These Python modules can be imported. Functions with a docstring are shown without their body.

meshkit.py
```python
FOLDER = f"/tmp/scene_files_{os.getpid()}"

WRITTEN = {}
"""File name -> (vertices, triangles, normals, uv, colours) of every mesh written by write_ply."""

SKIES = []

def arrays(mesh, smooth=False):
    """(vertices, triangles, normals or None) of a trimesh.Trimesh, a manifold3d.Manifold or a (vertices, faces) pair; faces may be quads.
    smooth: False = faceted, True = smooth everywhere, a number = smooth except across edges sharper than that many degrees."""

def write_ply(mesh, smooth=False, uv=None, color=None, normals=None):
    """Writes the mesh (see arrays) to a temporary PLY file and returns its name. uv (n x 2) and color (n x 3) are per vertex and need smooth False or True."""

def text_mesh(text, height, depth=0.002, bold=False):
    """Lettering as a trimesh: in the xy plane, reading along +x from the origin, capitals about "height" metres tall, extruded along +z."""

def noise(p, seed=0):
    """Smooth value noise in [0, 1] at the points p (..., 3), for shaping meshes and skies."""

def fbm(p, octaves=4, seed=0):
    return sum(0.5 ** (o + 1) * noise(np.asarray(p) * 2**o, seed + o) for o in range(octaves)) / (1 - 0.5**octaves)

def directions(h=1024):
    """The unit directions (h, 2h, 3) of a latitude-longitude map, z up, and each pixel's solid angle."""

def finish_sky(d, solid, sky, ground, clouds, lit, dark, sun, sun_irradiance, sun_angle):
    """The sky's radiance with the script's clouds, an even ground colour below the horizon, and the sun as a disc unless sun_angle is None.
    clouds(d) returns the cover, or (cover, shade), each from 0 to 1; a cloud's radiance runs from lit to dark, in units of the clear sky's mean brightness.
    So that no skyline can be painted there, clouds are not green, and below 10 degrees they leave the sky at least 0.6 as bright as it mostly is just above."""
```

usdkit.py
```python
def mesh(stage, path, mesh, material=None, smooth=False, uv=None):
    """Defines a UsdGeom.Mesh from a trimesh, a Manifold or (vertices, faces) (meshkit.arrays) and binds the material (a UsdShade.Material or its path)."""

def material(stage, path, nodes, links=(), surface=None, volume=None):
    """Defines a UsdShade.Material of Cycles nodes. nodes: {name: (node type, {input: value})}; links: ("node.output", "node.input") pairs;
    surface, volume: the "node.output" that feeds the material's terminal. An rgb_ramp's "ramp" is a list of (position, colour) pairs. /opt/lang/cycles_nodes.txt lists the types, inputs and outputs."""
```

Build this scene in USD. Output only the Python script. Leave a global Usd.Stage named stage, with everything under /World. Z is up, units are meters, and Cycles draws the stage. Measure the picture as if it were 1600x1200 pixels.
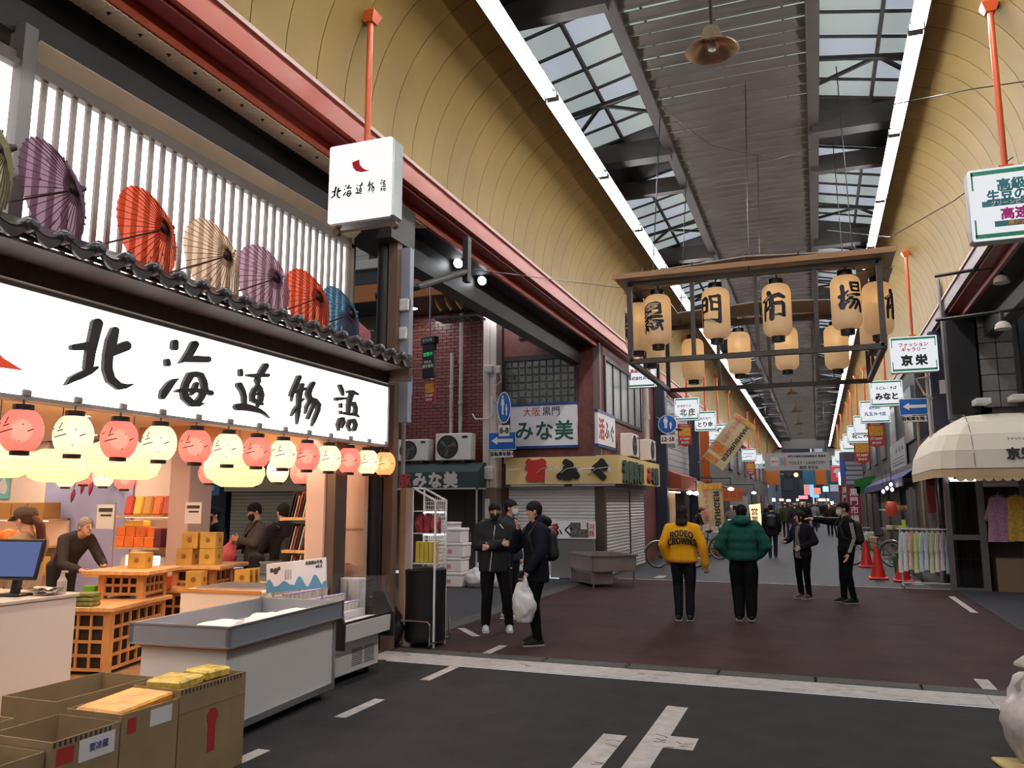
import math, random, glob, numpy as np, trimesh, manifold3d, usdkit, meshkit
from pxr import Usd, UsdGeom, UsdLux, UsdShade, Gf, Sdf
from shapely import geometry as sg, affinity, union_all
from shapely.ops import unary_union
from PIL import Image, ImageDraw, ImageFont

random.seed(7)
RNG = np.random.default_rng(11)
stage = Usd.Stage.CreateInMemory()
UsdGeom.SetStageUpAxis(stage, 'Z')
UsdGeom.SetStageMetersPerUnit(stage, 1.0)
UsdGeom.Xform.Define(stage, '/World')
stage.SetDefaultPrim(stage.GetPrimAtPath('/World'))
UsdGeom.Scope.Define(stage, '/World/Looks')

# ---------------------------------------------------------------- camera, sky, exposure
FPX, EYE, VPX, VPY = 1250.0, 1.65, 1277.0, 786.0
PITCH = math.atan((VPY - 600) / FPX)
YAW = math.atan((VPX - 800) / math.hypot(FPX, VPY - 600))
_cp, _sp, _cy, _sy = math.cos(PITCH), math.sin(PITCH), math.cos(YAW), math.sin(YAW)
FW = np.array([-_sy * _cp, _cy * _cp, _sp]); RT = np.array([_cy, _sy, 0.0]); UP = np.cross(RT, FW)
CAM = np.array([0.0, 0.0, EYE])
cam = UsdGeom.Camera.Define(stage, '/World/camera')
cam.AddTransformOp().Set(Gf.Matrix4d(*[float(x) for x in (*RT, 0, *UP, 0, *(-FW), 0, *CAM, 1)]))
cam.CreateHorizontalApertureAttr(36.0); cam.CreateVerticalApertureAttr(27.0)
cam.CreateFocalLengthAttr(36.0 * FPX / 1600.0)
cam.CreateClippingRangeAttr(Gf.Vec2f(0.05, 1000.0))
cam.CreateExposureAttr(0.0)
sky = UsdLux.DomeLight.Define(stage, '/World/dusk_sky')       # even overcast dusk
sky.CreateColorAttr(Gf.Vec3f(0.84, 0.91, 1.0)); sky.CreateIntensityAttr(0.21)
# ---------------------------------------------------------------- helpers: pixel -> place at a known depth
def ray(u, v): return FW + RT * (u - 800) / FPX + UP * (600 - v) / FPX
def atx(u, v, x): d = ray(u, v); return CAM + d * (x / d[0])
def aty(u, v, y): d = ray(u, v); return CAM + d * (y / d[1])
def atz(u, v, z=0.0): d = ray(u, v); return CAM + d * ((z - EYE) / d[2])

# ---------------------------------------------------------------- helpers: materials
LOOKS = {}
def M(name, c=(.5, .5, .5), r=.5, metal=0., emit=0., ecol=None, noise=None, bump=None, trans=0., alpha=1., spec=.5, sss=0., coat=0.):
    """principled material; noise=(scale, amount[, stretch]) varies the colour, bump=(scale, strength[, stretch])"""
    if name in LOOKS: return LOOKS[name]
    n = {'p': ('principled_bsdf', dict(base_color=c, roughness=r, metallic=metal, specular_ior_level=spec))}
    L = []
    p = n['p'][1]
    if emit: p.update(emission_color=ecol or c, emission_strength=emit)
    if trans: p.update(transmission_weight=trans)
    if alpha < 1: p.update(alpha=alpha)
    if coat: p.update(coat_weight=coat)
    if noise or bump: n['tc'] = ('texture_coordinate', {})
    if noise:
        s, a = noise[:2]; st = noise[2] if len(noise) > 2 else (1, 1, 1)
        n['mp'] = ('mapping', dict(scale=tuple(s * k for k in st)))
        n['nz'] = ('noise_texture', dict(scale=1.0, detail=5.0, roughness=.6))
        lo = tuple(max(0, k * (1 - a)) for k in c); hi = tuple(min(1, k * (1 + a)) for k in c)
        n['rm'] = ('rgb_ramp', dict(ramp=[(.3, lo), (.7, hi)]))
        L += [('tc.object', 'mp.vector'), ('mp.vector', 'nz.vector'), ('nz.fac', 'rm.fac'), ('rm.color', 'p.base_color')]
    if bump:
        s, a = bump[:2]; st = bump[2] if len(bump) > 2 else (1, 1, 1)
        n['mb'] = ('mapping', dict(scale=tuple(s * k for k in st)))
        n['nb'] = ('noise_texture', dict(scale=1.0, detail=3.0))
        n['bp'] = ('bump', dict(strength=a, distance=.02))
        L += [('tc.object', 'mb.vector'), ('mb.vector', 'nb.vector'), ('nb.fac', 'bp.height'), ('bp.normal', 'p.normal')]
    LOOKS[name] = usdkit.material(stage, '/World/Looks/' + name, n, L, surface='p.BSDF')
    return LOOKS[name]
def emitter(name, c, s):
    if name not in LOOKS:
        LOOKS[name] = usdkit.material(stage, '/World/Looks/' + name, {'e': ('emission', dict(color=c, strength=s))}, surface='e.emission')
    return LOOKS[name]
def paper(name, c, t=.6, emit=0., r=.7):
    """thin paper or cloth: diffuse mixed with translucent, perhaps lit from inside"""
    if name not in LOOKS:
        n = {'d': ('principled_bsdf', dict(base_color=c, roughness=r, emission_color=c, emission_strength=emit)), 't': ('translucent_bsdf', dict(color=c)), 'm': ('mix_closure', dict(fac=t))}
        LOOKS[name] = usdkit.material(stage, '/World/Looks/' + name, n, [('d.BSDF', 'm.closure1'), ('t.BSDF', 'm.closure2')], surface='m.closure')
    return LOOKS[name]
def sheer(name, c, clear=.52):
    """oiled paper: some light passes straight, the rest is scattered"""
    if name not in LOOKS:
        n = {'d': ('diffuse_bsdf', dict(color=c)), 't': ('translucent_bsdf', dict(color=c)), 'm': ('mix_closure', dict(fac=.6)), 'x': ('transparent_bsdf', dict(color=tuple(.35 + .65 * k for k in c))), 'o': ('mix_closure', dict(fac=clear))}
        LOOKS[name] = usdkit.material(stage, '/World/Looks/' + name, n, [('d.BSDF', 'm.closure1'), ('t.BSDF', 'm.closure2'), ('m.closure', 'o.closure1'), ('x.BSDF', 'o.closure2')], surface='o.closure')
    return LOOKS[name]
def glow_paper(name, c, emit=.4, clear=.08, t=.55):
    """lantern paper: scatters most light, lets a little of the bulb show through"""
    if name not in LOOKS:
        n = {'d': ('principled_bsdf', dict(base_color=c, roughness=.7, emission_color=c, emission_strength=emit)), 't': ('translucent_bsdf', dict(color=c)), 'm': ('mix_closure', dict(fac=t)), 'x': ('transparent_bsdf', dict(color=(1, .95, .9))), 'o': ('mix_closure', dict(fac=clear))}
        LOOKS[name] = usdkit.material(stage, '/World/Looks/' + name, n, [('d.BSDF', 'm.closure1'), ('t.BSDF', 'm.closure2'), ('m.closure', 'o.closure1'), ('x.BSDF', 'o.closure2')], surface='o.closure')
    return LOOKS[name]
def PS(parent, name, meshes, mat, **k):
    for m in meshes: P(parent, name, m, mat, **k)
def pane(name, c=(1, 1, 1), r=.02, mn=.06):
    if name not in LOOKS:
        n = {'t': ('transparent_bsdf', dict(color=c)), 'g': ('glossy_bsdf', dict(color=(1, 1, 1), roughness=r)), 'f': ('fresnel', dict(IOR=1.5)), 'm': ('mix_closure', {})}
        LOOKS[name] = usdkit.material(stage, '/World/Looks/' + name, n, [('f.fac', 'm.fac'), ('t.BSDF', 'm.closure1'), ('g.BSDF', 'm.closure2')], surface='m.closure')
    return LOOKS[name]

# ---------------------------------------------------------------- helpers: prims
USED = {}
def numbered(parent, name):
    k = USED.get((parent, name), -1) + 1; USED[(parent, name)] = k
    return f'{parent}/{name}' + (f'_{k:03d}' if k else '')
def tag(path, label=None, cat=None, group=None, kind=None):
    p = stage.GetPrimAtPath(path)
    for k, v in (('label', label), ('category', cat), ('group', group), ('kind', kind)):
        if v: p.SetCustomDataByKey(k, v)
    return path
def T(name, label=None, cat=None, loc=(0, 0, 0), rz=0., group=None, kind=None, mtx=None):
    """a thing: an Xform at its base; rz in degrees"""
    path = numbered('/World', name); x = UsdGeom.Xform.Define(stage, path)
    if mtx is not None: x.AddTransformOp().Set(Gf.Matrix4d(*[float(a) for a in np.asarray(mtx).T.ravel()]))
    else:
        x.AddTranslateOp().Set(Gf.Vec3d(*map(float, loc)))
        if rz: x.AddRotateZOp().Set(float(rz))
    return tag(path, label, cat, group, kind)
def P(parent, name, mesh, mat, label=None, smooth=False, kind=None):
    """a part (one Mesh) under a thing or part; or a one-mesh thing when parent is /World"""
    path = numbered(parent or '/World', name)
    usdkit.mesh(stage, path, mesh, mat, smooth=smooth)
    return tag(path, label, kind=kind)
def O(name, mesh, mat, label, cat, group=None, kind=None, smooth=False):
    """a top-level thing that is one mesh"""
    path = P(None, name, mesh, mat, smooth=smooth)
    return tag(path, label, cat, group, kind)
def S(name, mesh, mat, smooth=False, label=None):
    return tag(P(None, name, mesh, mat, smooth=smooth), label, kind='structure')
def CP(src, label, loc=(0, 0, 0), rz=0., group=None, mtx=None):
    """a copy of a thing under the next number"""
    base = src.split('/')[-1]
    if base[-4:-3] == '_' and base[-3:].isdigit(): base = base[:-4]
    was = stage.GetPrimAtPath(src).GetCustomData()
    path = numbered('/World', base); x = UsdGeom.Xform.Define(stage, path); p = x.GetPrim()
    p.GetReferences().AddInternalReference(src)
    x.ClearXformOpOrder()
    if mtx is not None: x.AddTransformOp().Set(Gf.Matrix4d(*[float(a) for a in np.asarray(mtx).T.ravel()])) 
    else:
        op = x.AddTranslateOp(); op.Set(Gf.Vec3d(*map(float, loc)))
        ops = [op]
        rop = x.AddRotateZOp(); rop.Set(float(rz)); ops.append(rop); x.SetXformOpOrder(ops)
    p.SetInstanceable(True)
    return tag(path, label or was.get('label'), was.get('category'), group or was.get('group'))

# ---------------------------------------------------------------- helpers: shapes (all return trimesh)
def TM(v, f): return trimesh.Trimesh(np.asarray(v, float), np.asarray(f, int), process=False)
_BF = np.array([[0, 2, 1], [1, 2, 3], [4, 5, 6], [5, 7, 6], [0, 1, 4], [1, 5, 4], [2, 6, 3], [3, 6, 7], [0, 4, 2], [2, 4, 6], [1, 3, 5], [3, 7, 5]])
def bx(x0, x1, y0, y1, z0, z1):
    return TM([[x, y, z] for z in (z0, z1) for y in (y0, y1) for x in (x0, x1)], _BF)
def rb(x0, x1, y0, y1, z0, z1, b=.01):
    """box with chamfered edges"""
    b = min(b, (x1 - x0) / 3, (y1 - y0) / 3, (z1 - z0) / 3); p = []
    for x, sx in ((x0, 1), (x1, -1)):
        for y, sy in ((y0, 1), (y1, -1)):
            for z, sz in ((z0, 1), (z1, -1)):
                p += [(x + sx * b, y + sy * b, z), (x + sx * b, y, z + sz * b), (x, y + sy * b, z + sz * b)]
    return hull(p)
def man(m): v = m.to_mesh(); return TM(v.vert_properties[:, :3], v.tri_verts)
def hull(pts): return man(manifold3d.Manifold.hull_points(np.asarray(pts, float)))
def cat(ms):
    ms = [m for m in ms if m is not None]
    vs, fs, n = [], [], 0
    for m in ms:
        vs.append(np.asarray(m.vertices)); fs.append(np.asarray(m.faces) + n); n += len(m.vertices)
    return TM(np.vstack(vs), np.vstack(fs))
def tube(pts, r, n=8, cap=True):
    """sweep a circle along a polyline; r number or list"""
    p = np.asarray(pts, float); r = np.broadcast_to(r, len(p)); t = np.gradient(p, axis=0); t /= np.linalg.norm(t, axis=1, keepdims=True) + 1e-12
    up = np.array([0, 0, 1.0]) if abs(t[:, 2]).max() < .95 else np.array([1.0, .3, 0]) if abs(t[:, 0]).max() < .9 else np.array([.2, 1.0, .1])
    a = np.cross(t, up); a /= np.linalg.norm(a, axis=1, keepdims=True) + 1e-12; b = np.cross(t, a)
    g = np.arange(n) * 2 * np.pi / n
    v = (p[:, None] + r[:, None, None] * (np.cos(g)[None, :, None] * a[:, None] + np.sin(g)[None, :, None] * b[:, None])).reshape(-1, 3)
    f = []
    for i in range(len(p) - 1):
        for j in range(n):
            q = (i * n + j, i * n + (j + 1) % n, (i + 1) * n + (j + 1) % n, (i + 1) * n + j); f += [(q[0], q[2], q[1]), (q[0], q[3], q[2])]
    if cap:
        m = len(v); v = np.vstack([v, p[:1], p[-1:]])
        for j in range(n): f += [(m, j, (j + 1) % n), (m + 1, (len(p) - 1) * n + (j + 1) % n, (len(p) - 1) * n + j)]
    return TM(v, f)
def cyl(p0, p1, r, n=12, r1=None): return tube([p0, p1], [r, r if r1 is None else r1], n)
def lathe(prof, n=24, c=(0, 0, 0)):
    """profile [(r, z)...] turned about z"""
    pr = np.asarray(prof, float); g = np.arange(n) * 2 * np.pi / n
    v = np.stack([pr[:, 0][:, None] * np.cos(g), pr[:, 0][:, None] * np.sin(g), np.repeat(pr[:, 1][:, None], n, 1)], -1).reshape(-1, 3) + np.asarray(c)
    f = []
    for i in range(len(pr) - 1):
        for j in range(n):
            q = (i * n + j, i * n + (j + 1) % n, (i + 1) * n + (j + 1) % n, (i + 1) * n + j); f += [(q[0], q[1], q[2]), (q[0], q[2], q[3])]
    return TM(v, f)
def bar(p0, p1, w, h=None, up=(0, 0, 1)):
    """rectangular bar from p0 to p1"""
    p0, p1 = np.asarray(p0, float), np.asarray(p1, float); h = h or w; d = p1 - p0; d /= np.linalg.norm(d)
    a = np.cross(d, up); 
    if np.linalg.norm(a) < 1e-6: a = np.cross(d, (0, 1, 0))
    a /= np.linalg.norm(a); b = np.cross(a, d)
    v = [p + a * sx * w / 2 + b * sy * h / 2 for p in (p0, p1) for sy in (-1, 1) for sx in (-1, 1)]
    return TM(v, _BF)
def poly(pts, d):
    """extrude a polygon (x, y) by d along z"""
    g = pts if hasattr(pts, 'geom_type') else sg.Polygon(pts)
    return cat([trimesh.creation.extrude_polygon(q, d, engine='earcut') for q in getattr(g, 'geoms', [g])])
def frame(o, right, up=(0, 0, 1)):
    """4x4: local x=right, y=up, z=out of the face towards the viewer"""
    r = np.asarray(right, float); u = np.asarray(up, float); m = np.eye(4); m[:3, 0], m[:3, 1], m[:3, 2], m[:3, 3] = r, u, np.cross(r, u), o
    return m
RF, RE, RW = (1, 0, 0), (0, 1, 0), (0, -1, 0)    # right-hand direction of faces that look to -y, +x and -x
def xf(mesh, m):
    v = np.asarray(mesh.vertices) @ np.asarray(m)[:3, :3].T + np.asarray(m)[:3, 3]
    return TM(v, mesh.faces)
def mv(mesh, x=0, y=0, z=0): return TM(np.asarray(mesh.vertices) + (x, y, z), mesh.faces)
def rot(mesh, deg, axis=(0, 0, 1), c=(0, 0, 0)): return xf(mesh, trimesh.transformations.rotation_matrix(math.radians(deg), axis, c))
def mat4(loc=(0, 0, 0), rx=0, ry=0, rz=0):
    R = trimesh.transformations.euler_matrix(math.radians(rx), math.radians(ry), math.radians(rz)); R[:3, 3] = loc; return R
def grid(rows):
    """rows of equally many points -> sheet"""
    a = np.asarray(rows, float); h, w = a.shape[:2]; i, j = np.meshgrid(range(h - 1), range(w - 1), indexing='ij'); q = i * w + j
    return TM(a.reshape(-1, 3), np.concatenate([np.stack([q, q + 1, q + w + 1], -1).reshape(-1, 3), np.stack([q, q + w + 1, q + w], -1).reshape(-1, 3)]))
def slab(rows, t):
    """sheet with thickness t along its mean normal"""
    g = grid(rows); n = np.array(g.vertex_normals) if len(g.vertices) else 0
    a = np.asarray(rows); h, w = a.shape[:2]; v = np.asarray(g.vertices); m = len(v)
    f = [g.faces, np.asarray(g.faces)[:, ::-1] + m]; e = [i for i in range(w)] + [i * w + w - 1 for i in range(1, h)] + [(h - 1) * w + i for i in range(w - 2, -1, -1)] + [i * w for i in range(h - 2, 0, -1)]
    s = []
    for k in range(len(e)): p, q = e[k], e[(k + 1) % len(e)]; s += [(p, p + m, q), (q, p + m, q + m)]
    return TM(np.vstack([v, v - n * t]), np.vstack(f + [np.array(s)]))

# ---------------------------------------------------------------- helpers: lettering
_FONT = {}
def glyphs(text, h, bold=0., vertical=False, depth=.004, align='c', px=56):
    """lettering of the installed CJK font, extruded; about h tall per character, centred (or left) on the origin"""
    if not _FONT: _FONT['f'] = (glob.glob('/opt/blender-*/*/datafiles/fonts/Noto Sans CJK*') + glob.glob('/opt/blender-*/*/datafiles/fonts/Inter.woff2'))[0]
    if ('s', px) not in _FONT: _FONT['s', px] = ImageFont.truetype(_FONT['f'], px)
    ft = _FONT['s', px]; sw = int(round(bold))
    if vertical: text = '\n'.join(text)
    im = Image.new('L', (px * max(len(l) for l in text.split('\n')) + 30, int(px * 1.15) * len(text.split('\n')) + 30)); d = ImageDraw.Draw(im)
    for k, l in enumerate(text.split('\n')): d.text((im.width / 2 if align == 'c' else 15, 10 + k * px * 1.08), l, 255, font=ft, stroke_width=sw, anchor='mt' if align == 'c' else 'lt')
    on = np.pad(np.asarray(im) > 120, ((0, 0), (1, 1))).astype(np.int8); df = np.diff(on, axis=1)
    rows, st = np.nonzero(df == 1); en = np.nonzero(df == -1)[1]
    if not len(rows): return None
    from shapely import box
    shp = union_all(box(st, -rows - 1, en, -rows)).buffer(.6).buffer(-.6).simplify(.75)
    b = shp.bounds; cx = (b[0] + b[2]) / 2 if align == 'c' else b[0]; s = h / (px * .88)
    shp = affinity.affine_transform(shp, [s, 0, 0, s, -cx * s, -(b[1] + b[3]) / 2 * s])
    return cat([trimesh.creation.extrude_polygon(g, depth, engine='earcut') for g in getattr(shp, 'geoms', [shp]) if g.area > 0])
def brush(strokes, sx=1., sy=None, ox=0., oy=0.):
    """brush strokes 'x,y,w x,y,w' (y down) -> shapely shape"""
    sy = sy or sx; out = []
    for st in strokes:
        pts = [tuple(map(float, q.split(','))) for q in st.split()]
        c = [sg.Point(x, -y).buffer(max(w, 3) / 2, 6) for x, y, w in pts]
        out += c[:1] if len(c) == 1 else [unary_union([a, b]).convex_hull for a, b in zip(c, c[1:])]
    return affinity.affine_transform(unary_union(out).simplify(1.2), [sx, 0, 0, sy, -ox * sx, oy * sy])

# ================================================================ THE SETTING: ground
asphalt = M('asphalt', (.026, .0235, .024), .85, noise=(3.0, .22), bump=(90, .35), spec=.25)
redpave = M('red_paving', (.048, .0225, .0225), .75, noise=(1.3, .3), bump=(45, .3), spec=.15)
greypave = M('grey_paving', (.032, .031, .037), .65, noise=(1.5, .2), bump=(40, .25))
kerbm = M('kerb_stone', (.06, .06, .054), .8, noise=(6, .25), bump=(60, .3))
wpaint = M('road_paint', (.40, .365, .34), .75, noise=(9, .18), bump=(30, .3))
crackm = M('paint_crack', (.09, .085, .085), .9)
EAVE_L, EAVE_R, ZE = -4.4, 2.6, 5.75
TUBE_L, TUBE_R, ZT = -3.2, 1.41, 7.3
AX = -.95; YEND = 88.0
fl = T('floor', kind='structure')
P(fl, 'near_asphalt', bx(-4.62, 12, -22, 7.76, -.1, 0), asphalt)
P(fl, 'side_asphalt', bx(-14, -4.62, 8.05, 17.3, -.1, -.004), greypave)
P(fl, 'red_paving', bx(-4.62, 12, 8.5, 17.9, -.1, 0), redpave)
P(fl, 'arcade_paving', bx(-5.6, 4.4, 17.9, 150, -.1, 0), greypave)
P(fl, 'side_paving', bx(2.4, 14, 12.5, 17.9, -.1, .004), greypave)
P(fl, 'shop_floor', bx(-14, -4.62, -6, 8.05, -.1, -.002), M('shop_floor', (.42, .25, .13), .35, noise=(2, .2, (1, 8, 1))))
P(fl, 'shop_floor', bx(-16, -8.2, 8.05, 9.3, -.1, -.002), M('shop_floor', (.42, .25, .13), .35, noise=(2, .2, (1, 8, 1)))); P(fl, 'gutter_line', bx(-4.9, -4.62, 8.05, 17.2, -.1, .001), kerbm)
for k in range(14):                                                     # kerb stones along the crossing, each its own piece
    x0 = -4.6 + k * .9
    P(fl, 'kerb_stone', rb(x0 + .008, x0 + .892, 8.26, 8.5, -.08, .006 + .003 * (k % 2), .012), kerbm)
def paint(x0, x1, y0, y1, nm='lane_marking', cracks=0, seed=0):
    p = P(fl, nm, bx(x0, x1, y0, y1, .0005, .004), wpaint)
    r = random.Random(seed); ms = []
    for k in range(cracks):
        x, y = r.uniform(x0 + .04, x1 - .04), r.uniform(y0, y1); pts = [(x, y)]
        for j in range(3): x += r.uniform(.0, .09) if k % 2 else r.uniform(-.09, .09); y += r.uniform(-.03, .03); pts.append((min(max(x, x0 + .01), x1 - .01), min(max(y, y0 + .01), y1 - .01)))
        g = sg.LineString(pts).buffer(r.uniform(.0025, .006), cap_style=2)
        ms.append(mv(poly(g, .0012), z=.0036))
    if ms: P(p, 'crack', cat(ms), crackm, kind='stuff')
paint(-4.62, 1.28, 7.78, 8.25, 'crossing_band', 26, 1)
paint(1.285, 1.75, 7.1, 8.25, 'crossing_band')
paint(1.755, 6, 7.6, 8.1, 'crossing_band')
paint(-1.24, -1.07, 3.2, 6.9, 'lane_marking', 9, 3)                     # the T mark
paint(-1.07, -.87, 5.75, 6.04, 'lane_marking', 3, 4)
paint(-1.53, -1.36, 3.2, 5.93, 'lane_marking', 7, 5)
for k, (y0, y1) in enumerate([(2.6, 3.3), (4.1, 4.75), (5.64, 6.26), (7.06, 7.73), (8.52, 9.05)]): paint(-3.65 + .02 * k, -3.55 + .02 * k, y0, y1, 'edge_dash')
P(fl, 'edge_dash', xf(bx(-.35, .35, -.05, .05, .0005, .004), mat4((-4.3, 9.8, 0), rz=-50)), wpaint)
paint(1.3, 1.42, 8.3, 8.95, 'edge_dash')
paint(2.3, 3.0, 8.95, 9.2, 'edge_dash')
paint(2.1, 2.2, 14.2, 16.5, 'edge_line'); P(fl, 'edge_line', bx(-4.2, 2.6, 17.75, 17.83, .0005, .004), wpaint)
for k in range(9): paint(1.75, 1.95, 18.6 + 2.2 * k, 19.3 + 2.2 * k, 'edge_dash'); paint(-3.5, -3.3, 18.2 + 2.2 * k, 18.8 + 2.2 * k, 'edge_dash')

# ================================================================ THE SETTING: arcade roof
vaultm = M('vault_panel', (.27, .175, .048), .5, noise=(.8, .12), spec=.15)
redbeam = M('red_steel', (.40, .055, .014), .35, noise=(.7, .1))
dkred = M('dark_red_steel', (.22, .02, .02), .4)  # darker red carries the shade of the gutter recess
highlight_edge = M('edge_highlight', (.55, .36, .31), .5)  # highlight on the top flange, put into the colour
darksteel = M('dark_steel', (.024, .020, .019), .5, noise=(1.2, .2))
brownsteel = M('brown_steel', (.055, .046, .041), .55, noise=(1.5, .2))
slatm = M('louvre_slat', (.105, .09, .08), .6, noise=(.9, .18))
poly_sheet = paper('skylight_sheet', (.86, .88, .84), .88)
poly_sheet2 = paper('skylight_sheet_pale', (.9, .91, .93), .9)
beige = M('beige_soffit', (.82, .66, .46), .6, noise=(2, .1))
def vault(xe, xt):
    """outer edge low, inner edge high: quarter ellipse"""
    a = np.linspace(0, math.pi / 2 * .92, 12); s = math.sin(a[-1]); c0 = 1 - math.cos(a[-1])
    return [(xe + (xt - xe) * (1 - math.cos(t)) / c0, ZE + (ZT + .12 - ZE) * math.sin(t) / s) for t in a]
for side, xe, xt in (('left', EAVE_L, TUBE_L), ('right', EAVE_R, TUBE_R)):
    cv = T(f'ceiling', kind='structure'); pr = vault(xe, xt); sgn = 1 if side == 'left' else -1
    ys = [2.2 + .5 * k for k in range(120)]
    def strip(y0, y1):
        rows = [[(x, y, z) for x, z in pr] for y in ((y0, y1) if sgn > 0 else (y1, y0))]
        return slab(rows, -.02)
    for y in ys: P(cv, 'vault_panel', strip(y + .006, y + .494), vaultm, smooth=40)
    P(cv, 'vault_seam', slab([[(x - sgn * .012, y, z + .012) for x, z in pr] for y in ((-22, YEND) if sgn > 0 else (YEND, -22))], -.02), M('seam', (.16, .12, .07), .8))
    P(cv, 'vault_panel', cat([strip(y, y + .49) for y in np.arange(ys[-1] + .5, YEND, .5)]), vaultm, kind='stuff', smooth=40)
    P(cv, 'vault_panel', strip(-22, 2.19), vaultm, smooth=40)
    # gutter beam under the vault: highlight-coloured edge, orange-red face, shade-coloured recess, red lip
    tr = T('trim_1' if side == 'left' else 'trim_2', kind='structure'); q = lambda x: sorted((xe - sgn * x[0], xe - sgn * x[1]))
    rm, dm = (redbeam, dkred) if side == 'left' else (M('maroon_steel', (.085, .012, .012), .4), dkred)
    P(tr, 'edge', bx(*q((-.035, .03)), -22, YEND, ZE - .045, ZE), highlight_edge)
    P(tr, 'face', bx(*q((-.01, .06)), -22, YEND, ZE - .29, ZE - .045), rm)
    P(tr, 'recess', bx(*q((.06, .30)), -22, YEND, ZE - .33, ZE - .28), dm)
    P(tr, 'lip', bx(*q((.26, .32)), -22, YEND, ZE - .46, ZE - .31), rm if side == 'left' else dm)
    P(tr, 'back_soffit', bx(*q((.33, .95)), 8.75, YEND, ZE - .43, ZE - .40), M('soffit_black', (.012, .011, .011), .7))
    P(tr, 'back_beam', bx(*q((.66, .92)), -22, YEND, ZE - .85, ZE - .43), darksteel)
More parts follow.
